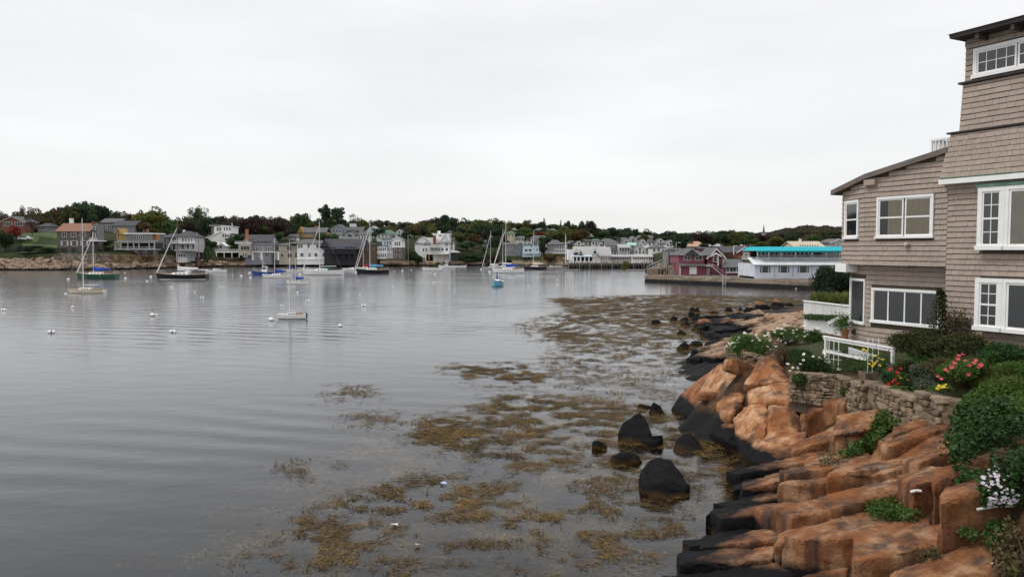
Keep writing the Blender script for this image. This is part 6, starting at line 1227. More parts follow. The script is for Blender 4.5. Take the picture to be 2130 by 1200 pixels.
for u in (1612, 1650, 1690, 1735): b.block(u - .6, u + .6, 551, 575, PLG, .2, -.15, 'downpipe')
CAN = MB(); x0, x1, zt, zb = b.x(1584), b.x(1790), b.z(513), b.z(521.8); xl_ = b.x(1574.5)
CAN.add([(xl_, -.2, zb), (x1, -.2, zb), (x1, 9, zb), (xl_, 9, zb), (x0, 1.8, zt), (x1, 1.8, zt), (x1, 7, zt), (x0, 7, zt), (xl_ + .1, -.1, zb - .02), (x1, -.1, zb - .02), (x1, 8.9, zb - .02), (xl_ + .1, 8.9, zb - .02)], [(0, 1, 5, 4), (1, 2, 6, 5), (2, 3, 7, 6), (3, 0, 4, 7), (4, 5, 6, 7), (8, 11, 10, 9), (0, 8, 9, 1), (3, 2, 10, 11), (0, 3, 11, 8), (1, 9, 10, 2)]); cn = CAN.build('canopy', TURQ, b.root)
MB().box(xl_, x1, -.24, -.2, zb - .28, zb).build('valance', pal('teal_valance', (.006, .16, .17)), cn)
b.posts((1577, 1600, 1626, 1656, 1690, 1720, 1748), 522, 536, .2, PW, .14).rail(1576, 1770, 530.5, 535, .1, PG, 70, name='deck_rail').block(1590, 1770, 522.5, 535.4, PDK, .3, 7.5, 'back_screen').block(1634, 1690, 526, 535.4, PG, .2, 6.8, 'bar').block(1712, 1732, 525, 535.4, PG, 1, 5, 'counter').block(1735, 1770, 524, 535.4, PW, 2, 5.5, 'bar_wall').block(1571, 1770, 576, 579, SEAW2, 9, .2, 'footing', 1)
for u in range(1584, 1700, 9):
    ch = empty('deck_chair', P(u, 535.2, 136)); tag(ch, 'pale chair on the roof deck under the turquoise canopy', 'chair', 'chairs under the canopy'); MB().box(-.22, .22, -.22, .22, .42, .47).build('seat', PLG, ch, fixn=False); MB().box(-.22, .22, .18, .22, .47, .9).build('backrest', PLG, ch, fixn=False)
    for a in (-.2, .2):
        for c_ in (-.2, .2): MB().box(a - .02, a + .02, c_ - .02, c_ + .02, 0, .42).build('leg', PLG, ch, fixn=False)
b = Bld('cream_house', 'long cream house with a dormered roof behind the turquoise canopy', 1682, 522, 215); b.block(1652, 1712, 513, 528, PCR, 9, 0, down=3).side(1651, 1713, 513.5, 502, pal('roof_sand', (.46, .40, .30)), 9, wall=PCR).wins(1664, 1700, 8, 509.5, 513, 2.8, ny=1, dy=-.1).chim(1674, 1678, 497, 504, PW, 4)
b = Bld('grey_gabled_house', 'grey house with a shallow gable at the edge of the shingled house', 1742, 520, 225); b.block(1728, 1760, 504, 525, PLG, 8, 0, down=3).front(1727, 1761, 505, 498, RG, PLG, 8).wins(1733, 1752, 3, 506, 512, 3)
cottage('small white house low among the trees left of the turquoise canopy', 1551, 1562, 511, 506, 503, 300, PW, RL, 's', 2)
cottage('tiny white gable in the trees above the brick hall', 1540, 1547, 503, 499, 495.5, 340, PW, RL, 'f', 1)
# steeple, flagpole
st = empty('church_steeple', P(1590, 487, 520)); tag(st, 'thin grey church steeple rising above the trees', 'steeple'); MB().box(-1.1, 1.1, .4, 2.6, -12, .6).build('tower', PLG, st); MB().tube((0, 1.5, .6), (0, 1.5, 6.6), .95, .05, 8).build('spire', RG, st); MB().box(-1.3, 1.3, .2, 2.8, .3, .5).build('belfry_cornice', PLG, st)
fp = empty('flagpole', P(1176.5, 541, 268)); tag(fp, 'white flagpole with a crossarm beside the wharf restaurant', 'flagpole'); MB().tube((0, 0, -1), (0, 0, P(1176, 487, 268).z - fp.location.z), .16, .08).build('pole', PW, fp); MB().tube((-1.6, 0, 6.0), (1.6, 0, 6.0), .06).build('yardarm', PW, fp)
for u, v, Y, lab, h in ((849, 530, 292, 'white lamp post left of the shingled house', 40), (1406, 545, 214, 'lamp post left of the plum building', 40), (1524, 532, 196, 'lamp post beside the brick hall', 20)):
    lp = empty('lamp_post', P(u, v, Y)); tag(lp, lab, 'lamp post'); hh = h * Y / FPX; MB().tube((0, 0, -2), (0, 0, hh), .09).build('pole', PLG, lp); MB().tube((0, 0, hh), (.9, 0, hh + .1), .05).build('arm', PLG, lp); MB().box(.6, 1.2, -.15, .15, hh, hh + .14).build('lamp_head', PW, lp)
cr_ = empty('parked_car', P(53, 500, 262)); tag(cr_, 'silver car parked on the lawn at the far left', 'car'); SIL = mat('silver_paint', (.55, .56, .57), .3, .03)
body = MB(); prof = [(-2.2, .35), (2.2, .35), (2.25, .8), (1.3, .95), (.6, 1.4), (-1.3, 1.42), (-2.1, .95)]; body.prism([(x, -.8, z) for x, z in prof], (0, 1.6, 0)).build('body', SIL, cr_)
MB().prism([(x, -.82, z) for x, z in [(-1.7, .97), (1.1, .97), (.52, 1.34), (-1.2, 1.36)]], (0, 1.64, 0)).build('windows', GL, cr_)
for x in (-1.35, 1.4): MB().tube((x, -.84, .33), (x, .84, .33), .33, .33, 12).build('wheel', PDK, cr_)
# ---------------------------------------------------------------- far terrain
SHORE = [(-1400, 300), (-900, 262), (-300, 242), (0, 236), (200, 236), (300, 250), (450, 280), (650, 287), (850, 295), (980, 306), (1050, 300), (1100, 290), (1180, 280), (1345, 276), (1390, 225), (1420, 190), (1500, 178), (1600, 165), (1760, 150), (2100, 150), (2900, 150)]
_sk = np.array([(u - 1065) / FPX for u, _ in SHORE]); _sy = np.array([y for _, y in SHORE], float)
def shore_y(k): return np.interp(k, _sk, _sy)
PL = ([-60, -25, -8, -2, 0, 3, 4.4, 6, 40, 90, 160, 300, 700, 1600], [-4.1, -3, -1.4, -.5, 0, 1.2, 1.5, 4.2, 6.0, 9.5, 12, 13, 14, 14])
PR_ = ([-60, -25, -8, -2, 0, 3, 4.4, 6, 40, 90, 160, 300, 700, 1600], [-4.1, -3, -1.4, -.5, .6, 1.1, 1.3, 1.4, 3.2, 5.0, 7.5, 10, 19, 19])
CT = np.array(CTRL)
def far_h(x, y):
    x = np.atleast_1d(np.asarray(x, float)); y = np.atleast_1d(np.asarray(y, float)); k = x / np.maximum(y, 1); s = y - shore_y(k)
    a = np.interp(s, *PL); b = np.interp(s, *PR_); t = np.clip((k - .05) / .16, 0, 1); h = a * (1 - t) + b * t
    if not hasattr(far_h, 'res'):
        far_h.res = np.zeros(len(CT)); q = far_h(CT[:, 0], CT[:, 1]); far_h.res = CT[:, 2] - q
    d2 = (x[:, None] - CT[None, :, 0]) ** 2 + (y[:, None] - CT[None, :, 1]) ** 2; w = np.exp(-d2 / (2 * 13.0 ** 2)); sw = w.sum(1)
    h = h + (w @ far_h.res) / np.maximum(sw, 1.0) * np.clip((s - 4.4) / 2, 0, 1)
    return h
def land_material():
    m, n, l, b = new_mat('hillside'); g = n.new('ShaderNodeNewGeometry'); pos = g.outputs['Position']; sp = n.new('ShaderNodeSeparateXYZ'); l.new(pos, sp.inputs[0])
    r = ramp_node(n, [(.3, (.016, .020, .010)), (.5, (.026, .034, .014)), (.62, (.036, .046, .018)), (.75, (.045, .036, .022))]); l.new(noise_node(n, l, pos, .09, 6, .65), r.inputs[0])
    f = n.new('ShaderNodeMapRange'); f.inputs['From Min'].default_value = 1.6; f.inputs['From Max'].default_value = 2.4; l.new(sp.outputs['Z'], f.inputs[0])
    c = mixc(n, l, f.outputs[0], mixc(n, l, noise_node(n, l, pos, .7, 5), (.10, .075, .055), (.30, .23, .16)), r.outputs[0])
    w = n.new('ShaderNodeMapRange'); w.inputs['From Min'].default_value = .5; w.inputs['From Max'].default_value = .9; w.inputs['To Min'].default_value = 1; w.inputs['To Max'].default_value = 0; l.new(sp.outputs['Z'], w.inputs[0])
    l.new(mixc(n, l, w.outputs[0], c, (.018, .016, .013)), b.inputs['Base Color']); b.inputs['Roughness'].default_value = .95; b.inputs['Specular IOR Level'].default_value = .1
    return m
_k = np.linspace(-1.35, 1.1, 340); _s = np.array([-60, -25, -12, -6, -2, 0, 1.5, 3, 4.4, 6, 9, 13, 18, 24, 32, 40, 50, 60, 75, 90, 110, 130, 160, 200, 250, 320, 420, 560, 750, 1100, 1600])
gk, gs = np.meshgrid(_k, _s); gy = shore_y(gk) + gs; gx = gk * gy; gz = far_h(gx.ravel(), gy.ravel())
_i = np.arange(gk.size).reshape(gk.shape); _F = np.c_[_i[:-1, :-1].ravel(), _i[:-1, 1:].ravel(), _i[1:, 1:].ravel(), _i[1:, :-1].ravel()]
TER = tag(link('hillside', npmesh('hillside', np.c_[gx.ravel(), gy.ravel(), gz], _F, land_material(), True)), kind='structure')
def fh(x, y): return float(far_h([x], [y])[0])
# lawn
LAWN = mat('lawn', (.055, .085, .026), .95, .25, .3)
mb = []; us = np.linspace(48, 121, 26); ys = np.linspace(254, 300, 14); V = []
for y in ys:
    for u in us: x = (u - 1065) / FPX * y; V.append((x, y, fh(x, y) + .06))
i = np.arange(len(V)).reshape(len(ys), len(us)); tag(link('lawn', npmesh('lawn', np.array(V), np.c_[i[:-1, :-1].ravel(), i[:-1, 1:].ravel(), i[1:, 1:].ravel(), i[1:, :-1].ravel()], LAWN, True)), kind='structure')

# ---------------------------------------------------------------- sea walls
def seawall(label, pts, thick=1.4, m=None, s0=5.0, name='sea_wall'):
    """pts: (u, v of the wall top); the face stands s0 metres in from the waterline"""
    P3 = []
    for (u0, v0), (u1, v1) in zip(pts[:-1], pts[1:]):
        n = max(2, int(abs(u1 - u0) / 5))
        for k in range(n): P3.append((u0 + (u1 - u0) * k / n, v0 + (v1 - v0) * k / n + rng.uniform(-.35, .35)))
    P3.append(pts[-1]); W = []
    for u, v in P3: Y = float(shore_y((u - 1065) / FPX)) + s0 + rng.uniform(-.12, .12); W.append(P(u, v, Y))
    o = W[len(W) // 2].copy(); o.z = .4; mb = MB(); n = len(W); V = []
    for w in W:
        q = w - o; V += [(q.x, q.y - .5, -.8), (q.x, q.y, q.z), (q.x, q.y + thick, q.z), (q.x, q.y + thick, -.8)]
    F = []
    for k in range(n - 1): a, b_ = 4 * k, 4 * k + 4; F += [(a, b_, b_ + 1, a + 1), (a + 1, b_ + 1, b_ + 2, a + 2), (a + 2, b_ + 2, b_ + 3, a + 3)]
    F += [(0, 1, 2, 3), (4 * n - 1, 4 * n - 2, 4 * n - 3, 4 * n - 4)]
    ob = mb.add(V, F).build(name, m or SEAW); ob.location = o; tag(ob, label, 'sea wall'); return ob
seawall('grey stone sea wall under the orange-roofed house', [(112, 531), (122, 527), (225, 527.5)])
seawall('pale-topped sea wall with rusty creepers under the flat bungalow', [(225.3, 529), (300, 530), (332, 529)], m=masonry('seawall_rust', (.26, .165, .09), .9))
seawall('sea wall under the hip-roofed house with balconies', [(332.3, 529), (371, 533), (430, 536)])
seawall('reddish concrete sea wall under the white boat deck', [(430.4, 535), (500, 536.5)], m=masonry('seawall_red', (.20, .13, .10), .6))
seawall('sea wall under the grey house with the orange chimney', [(500.4, 540), (620, 541)]); seawall('sea wall under the long white house', [(620.4, 541), (690, 541)], m=SEAW2)
seawall('brown stone sea wall under the dark house and the brick block', [(690.4, 540), (783, 541)], m=MATS['seawall_rust']); seawall('sea wall under the pale blue house', [(783.4, 539), (862, 541)])
seawall('ochre sea wall with a fence below the shingled house', [(862.4, 538), (936, 538.5)], m=MATS['seawall_rust']); seawall('low rough wall below the trees right of the shingled house', [(936.4, 541), (1050, 543)], m=SEAW2)
seawall('dark wall under the lilac terrace and the stilted house', [(1050.4, 540), (1126, 542)], m=SEAW2); seawall('overgrown brown wall below the balcony house', [(1126.4, 534), (1184, 535)], m=MATS['seawall_rust'])

# ---------------------------------------------------------------- riprap along the far shore
RR = granite('riprap_stone', .5, .1, (.34, .275, .215)); RRM = []
for k in range(6):
    pts = [Vector((math.cos(a) * rng.uniform(.7, 1), math.sin(a) * rng.uniform(.6, .9), z * rng.uniform(.35, .6))) for a in np.linspace(0, 6.0, 7) for z in (-1, 1)]
    RRM.append(rock_mesh('shore_rock', pts, .16, RR, .08, 90 + k, 1, 0))
for k in range(290):
    if k < 165: u = rng.uniform(-12, 122); s = rng.uniform(-1.0, 6.4); z = float(np.interp(s, [-1.2, 0, 6.2], [-.2, .25, 3.3])); sz = rng.uniform(.6, 1.25)
    elif k < 240: u = rng.uniform(122, 470); s = rng.uniform(-1.0, 4.4); z = float(np.interp(s, [-1, 0, 4.4], [-.1, .35, 1.9])); sz = rng.uniform(.7, 1.5)
    else: u = rng.uniform(470, 1040); s = rng.uniform(-.8, 4.0); z = float(np.interp(s, [-1, 0, 4], [-.1, .3, 1.3])); sz = rng.uniform(.6, 1.2)
    kk = (u - 1065) / FPX; y = float(shore_y(kk)) + s
    ob = link('shore_rock', rng.choice(RRM)); ob.location = (kk * y, y, z + .1 * sz); ob.scale = (sz * 1.2, sz, sz * rng.uniform(.8, 1.3)); ob.rotation_euler = (rng.uniform(-.3, .3), rng.uniform(-.3, .3), rng.uniform(0, 6.28))
    tag(ob, 'pale tumbled rock along the far shore at the foot of the sea walls' if u > 135 else 'pale tumbled rock in the heap at the far left shore', 'rock', 'tumbled rocks of the far shore' if u > 135 else 'rock heap at the far left shore')
def slab(label, u0, u1, v, Y, h, seed):
    a, b_ = P(u0, v, Y), P(u1, v, Y); L = b_.x - a.x
    pts = [Vector((L * f, yy * (1 if 0 < f < 1 else .4), zz)) for f in (0, .2, .5, .8, 1) for yy in (-1.6, 1.8) for zz in (-.6, h * (.9 if 0 < f < 1 else .25))]
    o = link('shore_slab', rock_mesh('shore_slab', pts, .25, RR, .2, seed, 3)); o.location = (a.x, Y, max(a.z, 0)); tag(o, label, 'rock')
slab('long pale rock slab below the flat bungalow', 258, 312, 559, 253, 1.7, 101); slab('second pale slab left of the black ketch', 300, 345, 559, 256, 1.5, 102); slab('pale sloping slab below the grey house with the orange chimney', 500, 540, 554, 283, 1.3, 103); slab('low pale slab below the white house', 595, 690, 553, 288, 1.0, 104)
slab('pale ledge below the pale blue house', 770, 850, 552, 293, 1.1, 105); slab('pale ledge below the shingled house', 855, 925, 552, 297, 1.6, 106); slab('brown ledge right of the shingled house', 935, 1020, 551, 303, 1.3, 107)

# ---------------------------------------------------------------- quay with its granite blocks
QA, QB = PZ(1341, 586.5, 0), PZ(1712, 603.5, 0); QB2 = QB + (QB - QA) * .5; qd = (QB2 - QA); QL = qd.length; qt = qd.normalized(); qn = Vector((-qt.y, qt.x, 0))
QZ = 1.36; quay = empty('quay', QA); tag(quay, 'low granite block quay carrying the plum boathouse and the white restaurant', 'quay')
QM = masonry('quay_fill', (.22, .18, .14), .8); dpt = 34
q = MB(); pp = [Vector((0, 0, 0)) + qn * .35, qt * QL + qn * .35, qt * QL + qn * dpt, qn * dpt + qt * 2]; q.hexa([p + Vector((0, 0, -3)) for p in pp], [p + Vector((0, 0, QZ - .02)) for p in pp]).build('core', QM, quay)
QS = masonry('quay_granite', (.30, .245, .18), .5, .9)
qmats = []
for k, c in enumerate([(.27, .22, .17), (.34, .28, .21), (.21, .165, .125), (.30, .21, .15)]):
    m, n, l, bs = new_mat('quay_stone'); g = n.new('ShaderNodeNewGeometry'); sz_ = n.new('ShaderNodeSeparateXYZ'); l.new(g.outputs['Position'], sz_.inputs[0]); nn_ = noise_node(n, l, g.outputs['Position'], 1.2, 6, .65)
    w = n.new('ShaderNodeMapRange'); w.inputs['From Min'].default_value = .42; w.inputs['From Max'].default_value = .6; w.inputs['To Min'].default_value = 1; w.inputs['To Max'].default_value = 0; l.new(math_node(n, l, 'ADD', sz_.outputs['Z'], math_node(n, l, 'MULTIPLY', nn_, -.25)), w.inputs[0])
    l.new(mixc(n, l, w.outputs[0], mixc(n, l, nn_, tuple(x * .45 for x in c), tuple(x * 1.35 for x in c)), (.010, .010, .010)), bs.inputs['Base Color']); bs.inputs['Roughness'].default_value = .9; qmats.append(m)
def quay_blocks(a, d, L, nn, seed):
    r_ = random.Random(seed); zc = [(-.55, -.1), (-.1, .34), (.34, .72), (.72, 1.06), (1.06, QZ)]
    for z0, z1 in zc:
        x = r_.uniform(-.6, 0)
        while x < L:
            w = r_.uniform(.9, 2.4); x1 = min(x + w, L); x0 = max(x, 0)
            if x1 - x0 > .25:
                g = .035; y0 = -r_.uniform(0, .10); p = [a + d * (x0 + g) + nn * y0, a + d * (x1 - g) + nn * y0, a + d * (x1 - g) + nn * .45, a + d * (x0 + g) + nn * .45]; e = r_.uniform(.02, .05)
                MB().hexa([q_ + Vector((0, 0, z0 + g * .6)) for q_ in p], [q_ + Vector((0, 0, z1 - g * .6 + (r_.uniform(-.02, .05) if z1 == QZ else 0))) for q_ in p]).build('granite_block', r_.choice(qmats), quay, fixn=False)
            x += w
quay_blocks(Vector((0, 0, 0)), qt, (QB - QA).length * 1.06, qn, 5); quay_blocks(Vector((0, 0, 0)) + qn * 16, -qn, 16, qt, 6)
for u in (1382, 1404, 1356): a = P(u, 574, 154) - QA; MB().tube((a.x, a.y, QZ - .3), (a.x, a.y, QZ + .75), .14, .12, 8).build('bollard', pal('old_timber', (.24, .19, .13)), quay)
lad = empty('quay_ladder', PZ(1505, 594, 0) + Vector((0, -.4, 0))); tag(lad, 'grey timber ladder on the quay face beside the red kayak', 'ladder')
for x in (-.25, .25): MB().box(x - .06, x + .06, -.1, .06, -.5, 2.0).build('rail', PLG, lad)
for k in range(6): MB().box(-.25, .25, -.06, .02, .2 + k * .26, .27 + k * .26).build('rung', PLG, lad)
for lab, u, v, Y, lean, h in (('leaning weathered timber derrick on the quay left end', 1393, 571, 156, -.7, 3.0), ('upright timber post frame on the quay left end', 1374, 571, 157, .1, 2.4)):
    dr = empty('timber_frame', P(u, v, Y)); tag(dr, lab, 'timber frame'); T_ = MATS['far_old_timber']; MB().tube((0, 0, -.1), (lean, 0, h), .12).build('post', T_, dr); MB().tube((1.2, 0, -.1), (1.2 + lean, 0, h * .95), .12).build('post', T_, dr); MB().tube((lean * .6 - .3, 0, h * .62), (1.5 + lean * .6, 0, h * .6), .09).build('beam', T_, dr)
for lab, u, v, Y, w, h, m in (('stack of weathered lobster traps at the quay end', 1428 - 70, 571, 158, 2.2, 1.2, MATS['far_old_timber']), ('pile of pale crates beside the timber frame', 1399, 571, 157, 1.6, 1.0, PBE), ('red-brown bin by the annexe', 1558, 573, 149, 1.0, 1.2, PBR)):
    c = empty('crate_stack', P(u, v, Y)); tag(c, lab, 'crates')
    for j in range(2):
        for i in range(2): MB().box(-w / 2 + i * w / 2 + .03, -w / 2 + (i + 1) * w / 2 - .03, -.4, .4, j * h / 2 + .01, (j + 1) * h / 2).build('crate', m, c)
# ---------------------------------------------------------------- timber wharf on piles
WT = pal('wharf_timber', (.085, .075, .065)); wf = empty('wharf', P(1275, 548, 256)); tag(wf, 'timber wharf on tall dark piles under the grey restaurant', 'wharf'); wo = wf.location
x0, x1 = P(1180, 548, 256).x - wo.x, P(1392, 548, 256).x - wo.x; zd = P(1200, 547.5, 256).z - wo.z
MB().box(x0, x1, -1.2, 24, zd - .35, zd).build('deck', pal('wharf_deck', (.19, .17, .15)), wf); MB().box(x0, x1, -1.26, -1.1, zd - .8, zd - .36).build('stringer', WT, wf)
MB().box(x0 + 1, x1, 6, 6.3, -wo.z - 1, zd - .36).build('bulkhead', pal('tarred', (.014, .013, .013)), wf)
for k in range(38):
    x = x0 + .4 + (x1 - x0 - .8) * k / 37 + rng.uniform(-.2, .2); MB().tube((x, -1.15 + rng.uniform(-.1, .1), -wo.z - 2), (x + rng.uniform(-.1, .1), -1.3, zd + rng.uniform(-.1, .9)), .2, .17, 7).build('pile', WT if k % 4 else pal('pale_pile', (.22, .20, .17)), wf)
for k in range(26): x = x0 + .8 + (x1 - x0 - 1.6) * k / 25; MB().tube((x, 2.5, -wo.z - 2), (x, 2.5, zd - .36), .2, .18, 6).build('pile', WT, wf, fixn=False)
ds = empty('finger_dock', P(1140, 556, 262)); tag(ds, 'small floating dock with dinghies left of the wharf', 'dock'); MB().box(-7, 6.5, -1.2, 1.6, .05 - ds.location.z, .45 - ds.location.z).build('deck', pal('dock_grey', (.30, .29, .27)), ds)
for x in (-6, -2.5, 2, 5.5): MB().tube((x, 1.2, -ds.location.z - 1), (x, 1.2, 2.6 - ds.location.z), .17, .15, 7).build('pile', WT, ds)
for lab, u, v, w in (('low flat work float in front of the wharf', 1187, 563.5, 34), ('long flat float at the foot of the gangway', 1336, 563.5, 62)):
    p = PZ(u, v, 0); L = w * p.y / FPX; f = empty('float', p); tag(f, lab, 'float'); MB().box(-L / 2, L / 2, 0, 2.2, -.2, .28).build('hull', PG, f); MB().box(-L / 2, L / 2, 0, 2.2, .285, .35).build('deck', pal('float_deck', (.38, .36, .32)), f)
gw = empty('gangway', P(1342, 562, 240)); tag(gw, 'sloping aluminium gangway from the quay down to the float', 'gangway'); a = P(1345, 561, 238) - gw.location; b_ = P(1376, 547, 225) - gw.location
for dz in (0, .9): MB().tube(a + Vector((0, 0, dz)), b_ + Vector((0, 0, dz)), .09).build('rail', PLG, gw)
for k in range(6): c = a + (b_ - a) * (k / 5); MB().tube(c, c + Vector((0, 0, .9)), .05).build('stanchion', PLG, gw)
fl = empty('rock_mole', P(1384, 561, 200)); tag(fl, 'rubble bank with beams behind the quay end', 'rubble bank')
MB().hexa([(-4, -1, -4), (5, -1, -4), (5, 12, -4), (-4, 12, -4)], [(-3, 0, .2), (5, 0, .9), (5, 12, .9), (-3, 12, .2)]).build('bank', SEAW2, fl)

# ---------------------------------------------------------------- trees
def leafm(n, a, b_, c): return leafmat('crown_' + n, [tuple(x * 1.4 for x in a), tuple(x * 1.9 for x in a), tuple(x * 2.0 for x in b_), tuple(x * 2.0 for x in c)], .7, .15, low=.22)
CM = {'dark': leafm('dark', (.011, .019, .009), (.020, .036, .014), (.034, .055, .02)), 'green': leafm('green', (.018, .034, .011), (.036, .062, .018), (.06, .09, .026)),
      'olive': leafm('olive', (.032, .038, .010), (.068, .074, .017), (.10, .10, .024)), 'maroon': leafm('maroon', (.016, .010, .009), (.032, .017, .014), (.05, .027, .018)),
      'rust': leafm('rust', (.032, .024, .010), (.062, .040, .014), (.09, .052, .018)), 'yellow': leafm('yellow', (.12, .085, .012), (.24, .155, .018), (.33, .21, .03)), 'red': leafm('red', (.07, .012, .008), (.15, .022, .014), (.22, .04, .02)), 'brown': leafm('brown', (.022, .021, .013), (.042, .038, .021), (.064, .054, .028))}
BARK = mat('bark', (.05, .04, .032), .9, .2, 1)
def crown_mesh(kind, seed, n=3000, leaf=.055):
    r_ = np.random.default_rng(seed); K = []; S = []
    if kind == 'conifer':
        for z in np.linspace(.12, .97, 15):
            rr = .46 * (1 - z) ** .75 + .05
            for a in r_.uniform(0, 6.28, max(3, int(9 * (1 - z)) + 2)): K.append((rr * .62 * math.cos(a), rr * .62 * math.sin(a), z + r_.uniform(-.03, .02))); S.append((rr * .48, rr * .48, .045))
    else:
        nl = {'round': 20, 'wide': 26, 'tall': 22, 'sparse': 15, 'pine': 17}[kind]; zc, zr = {'round': (.60, .34), 'wide': (.56, .36), 'tall': (.58, .38), 'sparse': (.68, .28), 'pine': (.68, .28)}[kind]
        for _ in range(nl):
            d = unit(r_.normal(size=(1, 3)))[0]; q = r_.uniform(.35, .9); K.append((d[0] * .40 * q, d[1] * .40 * q, zc + d[2] * zr * q)); s = r_.uniform(.10, .19) * (.75 if kind in ('sparse', 'pine') else 1); S.append((s, s, s * (.85 if kind != 'pine' else .5)))
        if kind != 'sparse': K.append((0, 0, zc)); S.append((.26, .26, zr * .75))
    K = np.array(K); S = np.array(S); wgt = (S[:, 0] * S[:, 2]) ** .8; k = r_.choice(len(K), n, p=wgt / wgt.sum())
    C = K[k] + unit(r_.normal(size=(n, 3))) * (r_.uniform(.25, 1, n) ** .45)[:, None] * S[k]
    C[:, 2] = np.maximum(C[:, 2], .06)
    V, F = leaf_quads(C, leaf, .8, r_=r_); me = npmesh('crown_' + kind, V, F, CM['dark']); lk = [tuple(q) for q in K[:9]]
    mb = MB(); mb.tube((0, 0, -.08), (0, 0, .45), .028, .016, 7)
    for q in lk: mb.tube((0, 0, .22 + .2 * abs(q[2] - .3)), q, .012, .004, 5)
    tm = bpy.data.meshes.new('trunk'); tm.from_pydata(mb.v, [], mb.f); tm.materials.append(BARK); smooth(tm); return me, tm
TV = {k: [crown_mesh(k, s * 13 + i * 101, n, lf) for s in range(c)] for i, (k, c, n, lf) in enumerate((('round', 4, 3000, .06), ('wide', 3, 3400, .055), ('tall', 2, 2800, .055), ('sparse', 2, 700, .04), ('pine', 2, 3000, .045), ('conifer', 2, 2600, .06)))}
def tree(label, u, vt, Y, w, kind='round', col='green', group=None, name='tree', vb=None):
    x = P(u, 520, Y).x; z0 = fh(x, Y) - .2 if vb is None else P(u, vb, Y).z; top = P(u, vt, Y).z; h = max(top - z0, 1.5); W = w * Y / FPX
    r = empty(name, (x, Y, z0), rng.uniform(0, 6.28)); r.scale = (W, W, h); tag(r, label, 'bush' if name == 'bush' else 'tree', group); cm, tm = rng.choice(TV[kind])
    t = link('trunk', tm, r); c = link('crown', cm, r); c.material_slots[0].link = 'OBJECT'; c.material_slots[0].material = CM[col]; return r
SKY = [(-60, 436), (0, 441), (40, 436), (70, 432), (110, 428), (150, 411), (170, 411), (190, 424), (215, 417), (240, 428), (265, 436), (290, 430), (330, 433), (352, 445), (385, 446), (410, 428), (445, 446), (490, 440), (520, 444), (560, 441), (590, 446), (625, 438), (645, 447), (720, 448), (760, 450), (790, 450), (820, 455), (860, 456), (885, 449), (915, 443), (945, 443), (965, 449), (1000, 448), (1040, 450), (1060, 458), (1085, 455), (1110, 457), (1150, 463), (1180, 460), (1210, 462), (1240, 464), (1270, 471), (1310, 467), (1350, 473), (1400, 477), (1440, 482), (1480, 475), (1515, 472), (1545, 480), (1590, 484), (1640, 478), (1700, 476), (1790, 478)]
sx, sv = zip(*SKY)
PALT = [(-80, ['brown', 'rust', 'dark', 'olive']), (180, ['dark', 'dark', 'green']), (260, ['olive', 'rust', 'olive']), (350, ['dark', 'green']), (460, ['maroon', 'maroon', 'dark', 'brown']), (600, ['green', 'dark', 'olive']), (720, ['brown', 'olive', 'brown', 'dark']), (840, ['rust', 'olive', 'dark', 'brown']), (920, ['dark', 'dark', 'green', 'olive']), (1120, ['dark', 'olive', 'green']), (1240, ['dark', 'green', 'dark']), (1380, ['brown', 'brown', 'dark', 'green']), (1540, ['brown', 'dark', 'olive', 'brown'])]
CN = {'dark': 'dark green', 'green': 'mid green', 'olive': 'olive green', 'maroon': 'dark maroon', 'rust': 'rusty orange', 'brown': 'brownish green'}
def ypal(u):
    c = PALT[0][1]
    for a, q in PALT:
        if u >= a: c = q
    return c
nt = 0
for row, (dv, Y0, step) in enumerate(((0, 445, 19), (9, 405, 21), (19, 372, 24))):
    u = -70 + row * 7
    while u < 1775:
        Y = (Y0 if u < 1180 else Y0 + (u - 1180) * .28 * (1 - row * .3)) + rng.uniform(-10, 10); v = float(np.interp(u, sx, sv)) + dv + rng.uniform(0, 6) * (1 if row == 0 else 1.6); c = rng.choice(ypal(u))
        side = 'left of the masts' if u < 1000 else 'right of the masts'
        if not (row == 2 and 600 < u < 720 and False): tree('%s tree in the wood along the ridge, %s' % (CN[c], side), u, v, Y, rng.uniform(32, 50), rng.choice(('round', 'round', 'wide', 'tall')), c, 'wood along the ridge behind the village'); nt += 1
        u += step * rng.uniform(.75, 1.25)
for k in range(120):
    u = rng.uniform(-20, 1700)
    if 1180 < u < 1400: continue
    _ = u; Y = rng.uniform(288, 352) if u < 1060 else (rng.uniform(318, 370) if u < 1380 else rng.uniform(225, 330)); x = P(u, 520, Y).x; h = rng.uniform(2.5, 6.5); z = fh(x, Y); vt = 518 - (z + h - CAMH) / Y * FPX; c = rng.choice(('dark', 'green', 'green', 'dark', 'olive', 'maroon', 'rust', 'brown'))
    tree('%s bush or low tree between the houses on the slope, %s' % (CN[c], 'left of the masts' if u < 1000 else 'right of the masts'), u, vt, Y, h * rng.uniform(.9, 1.6) * FPX / Y, rng.choice(('round', 'wide')), c, 'greenery between the houses', 'bush')
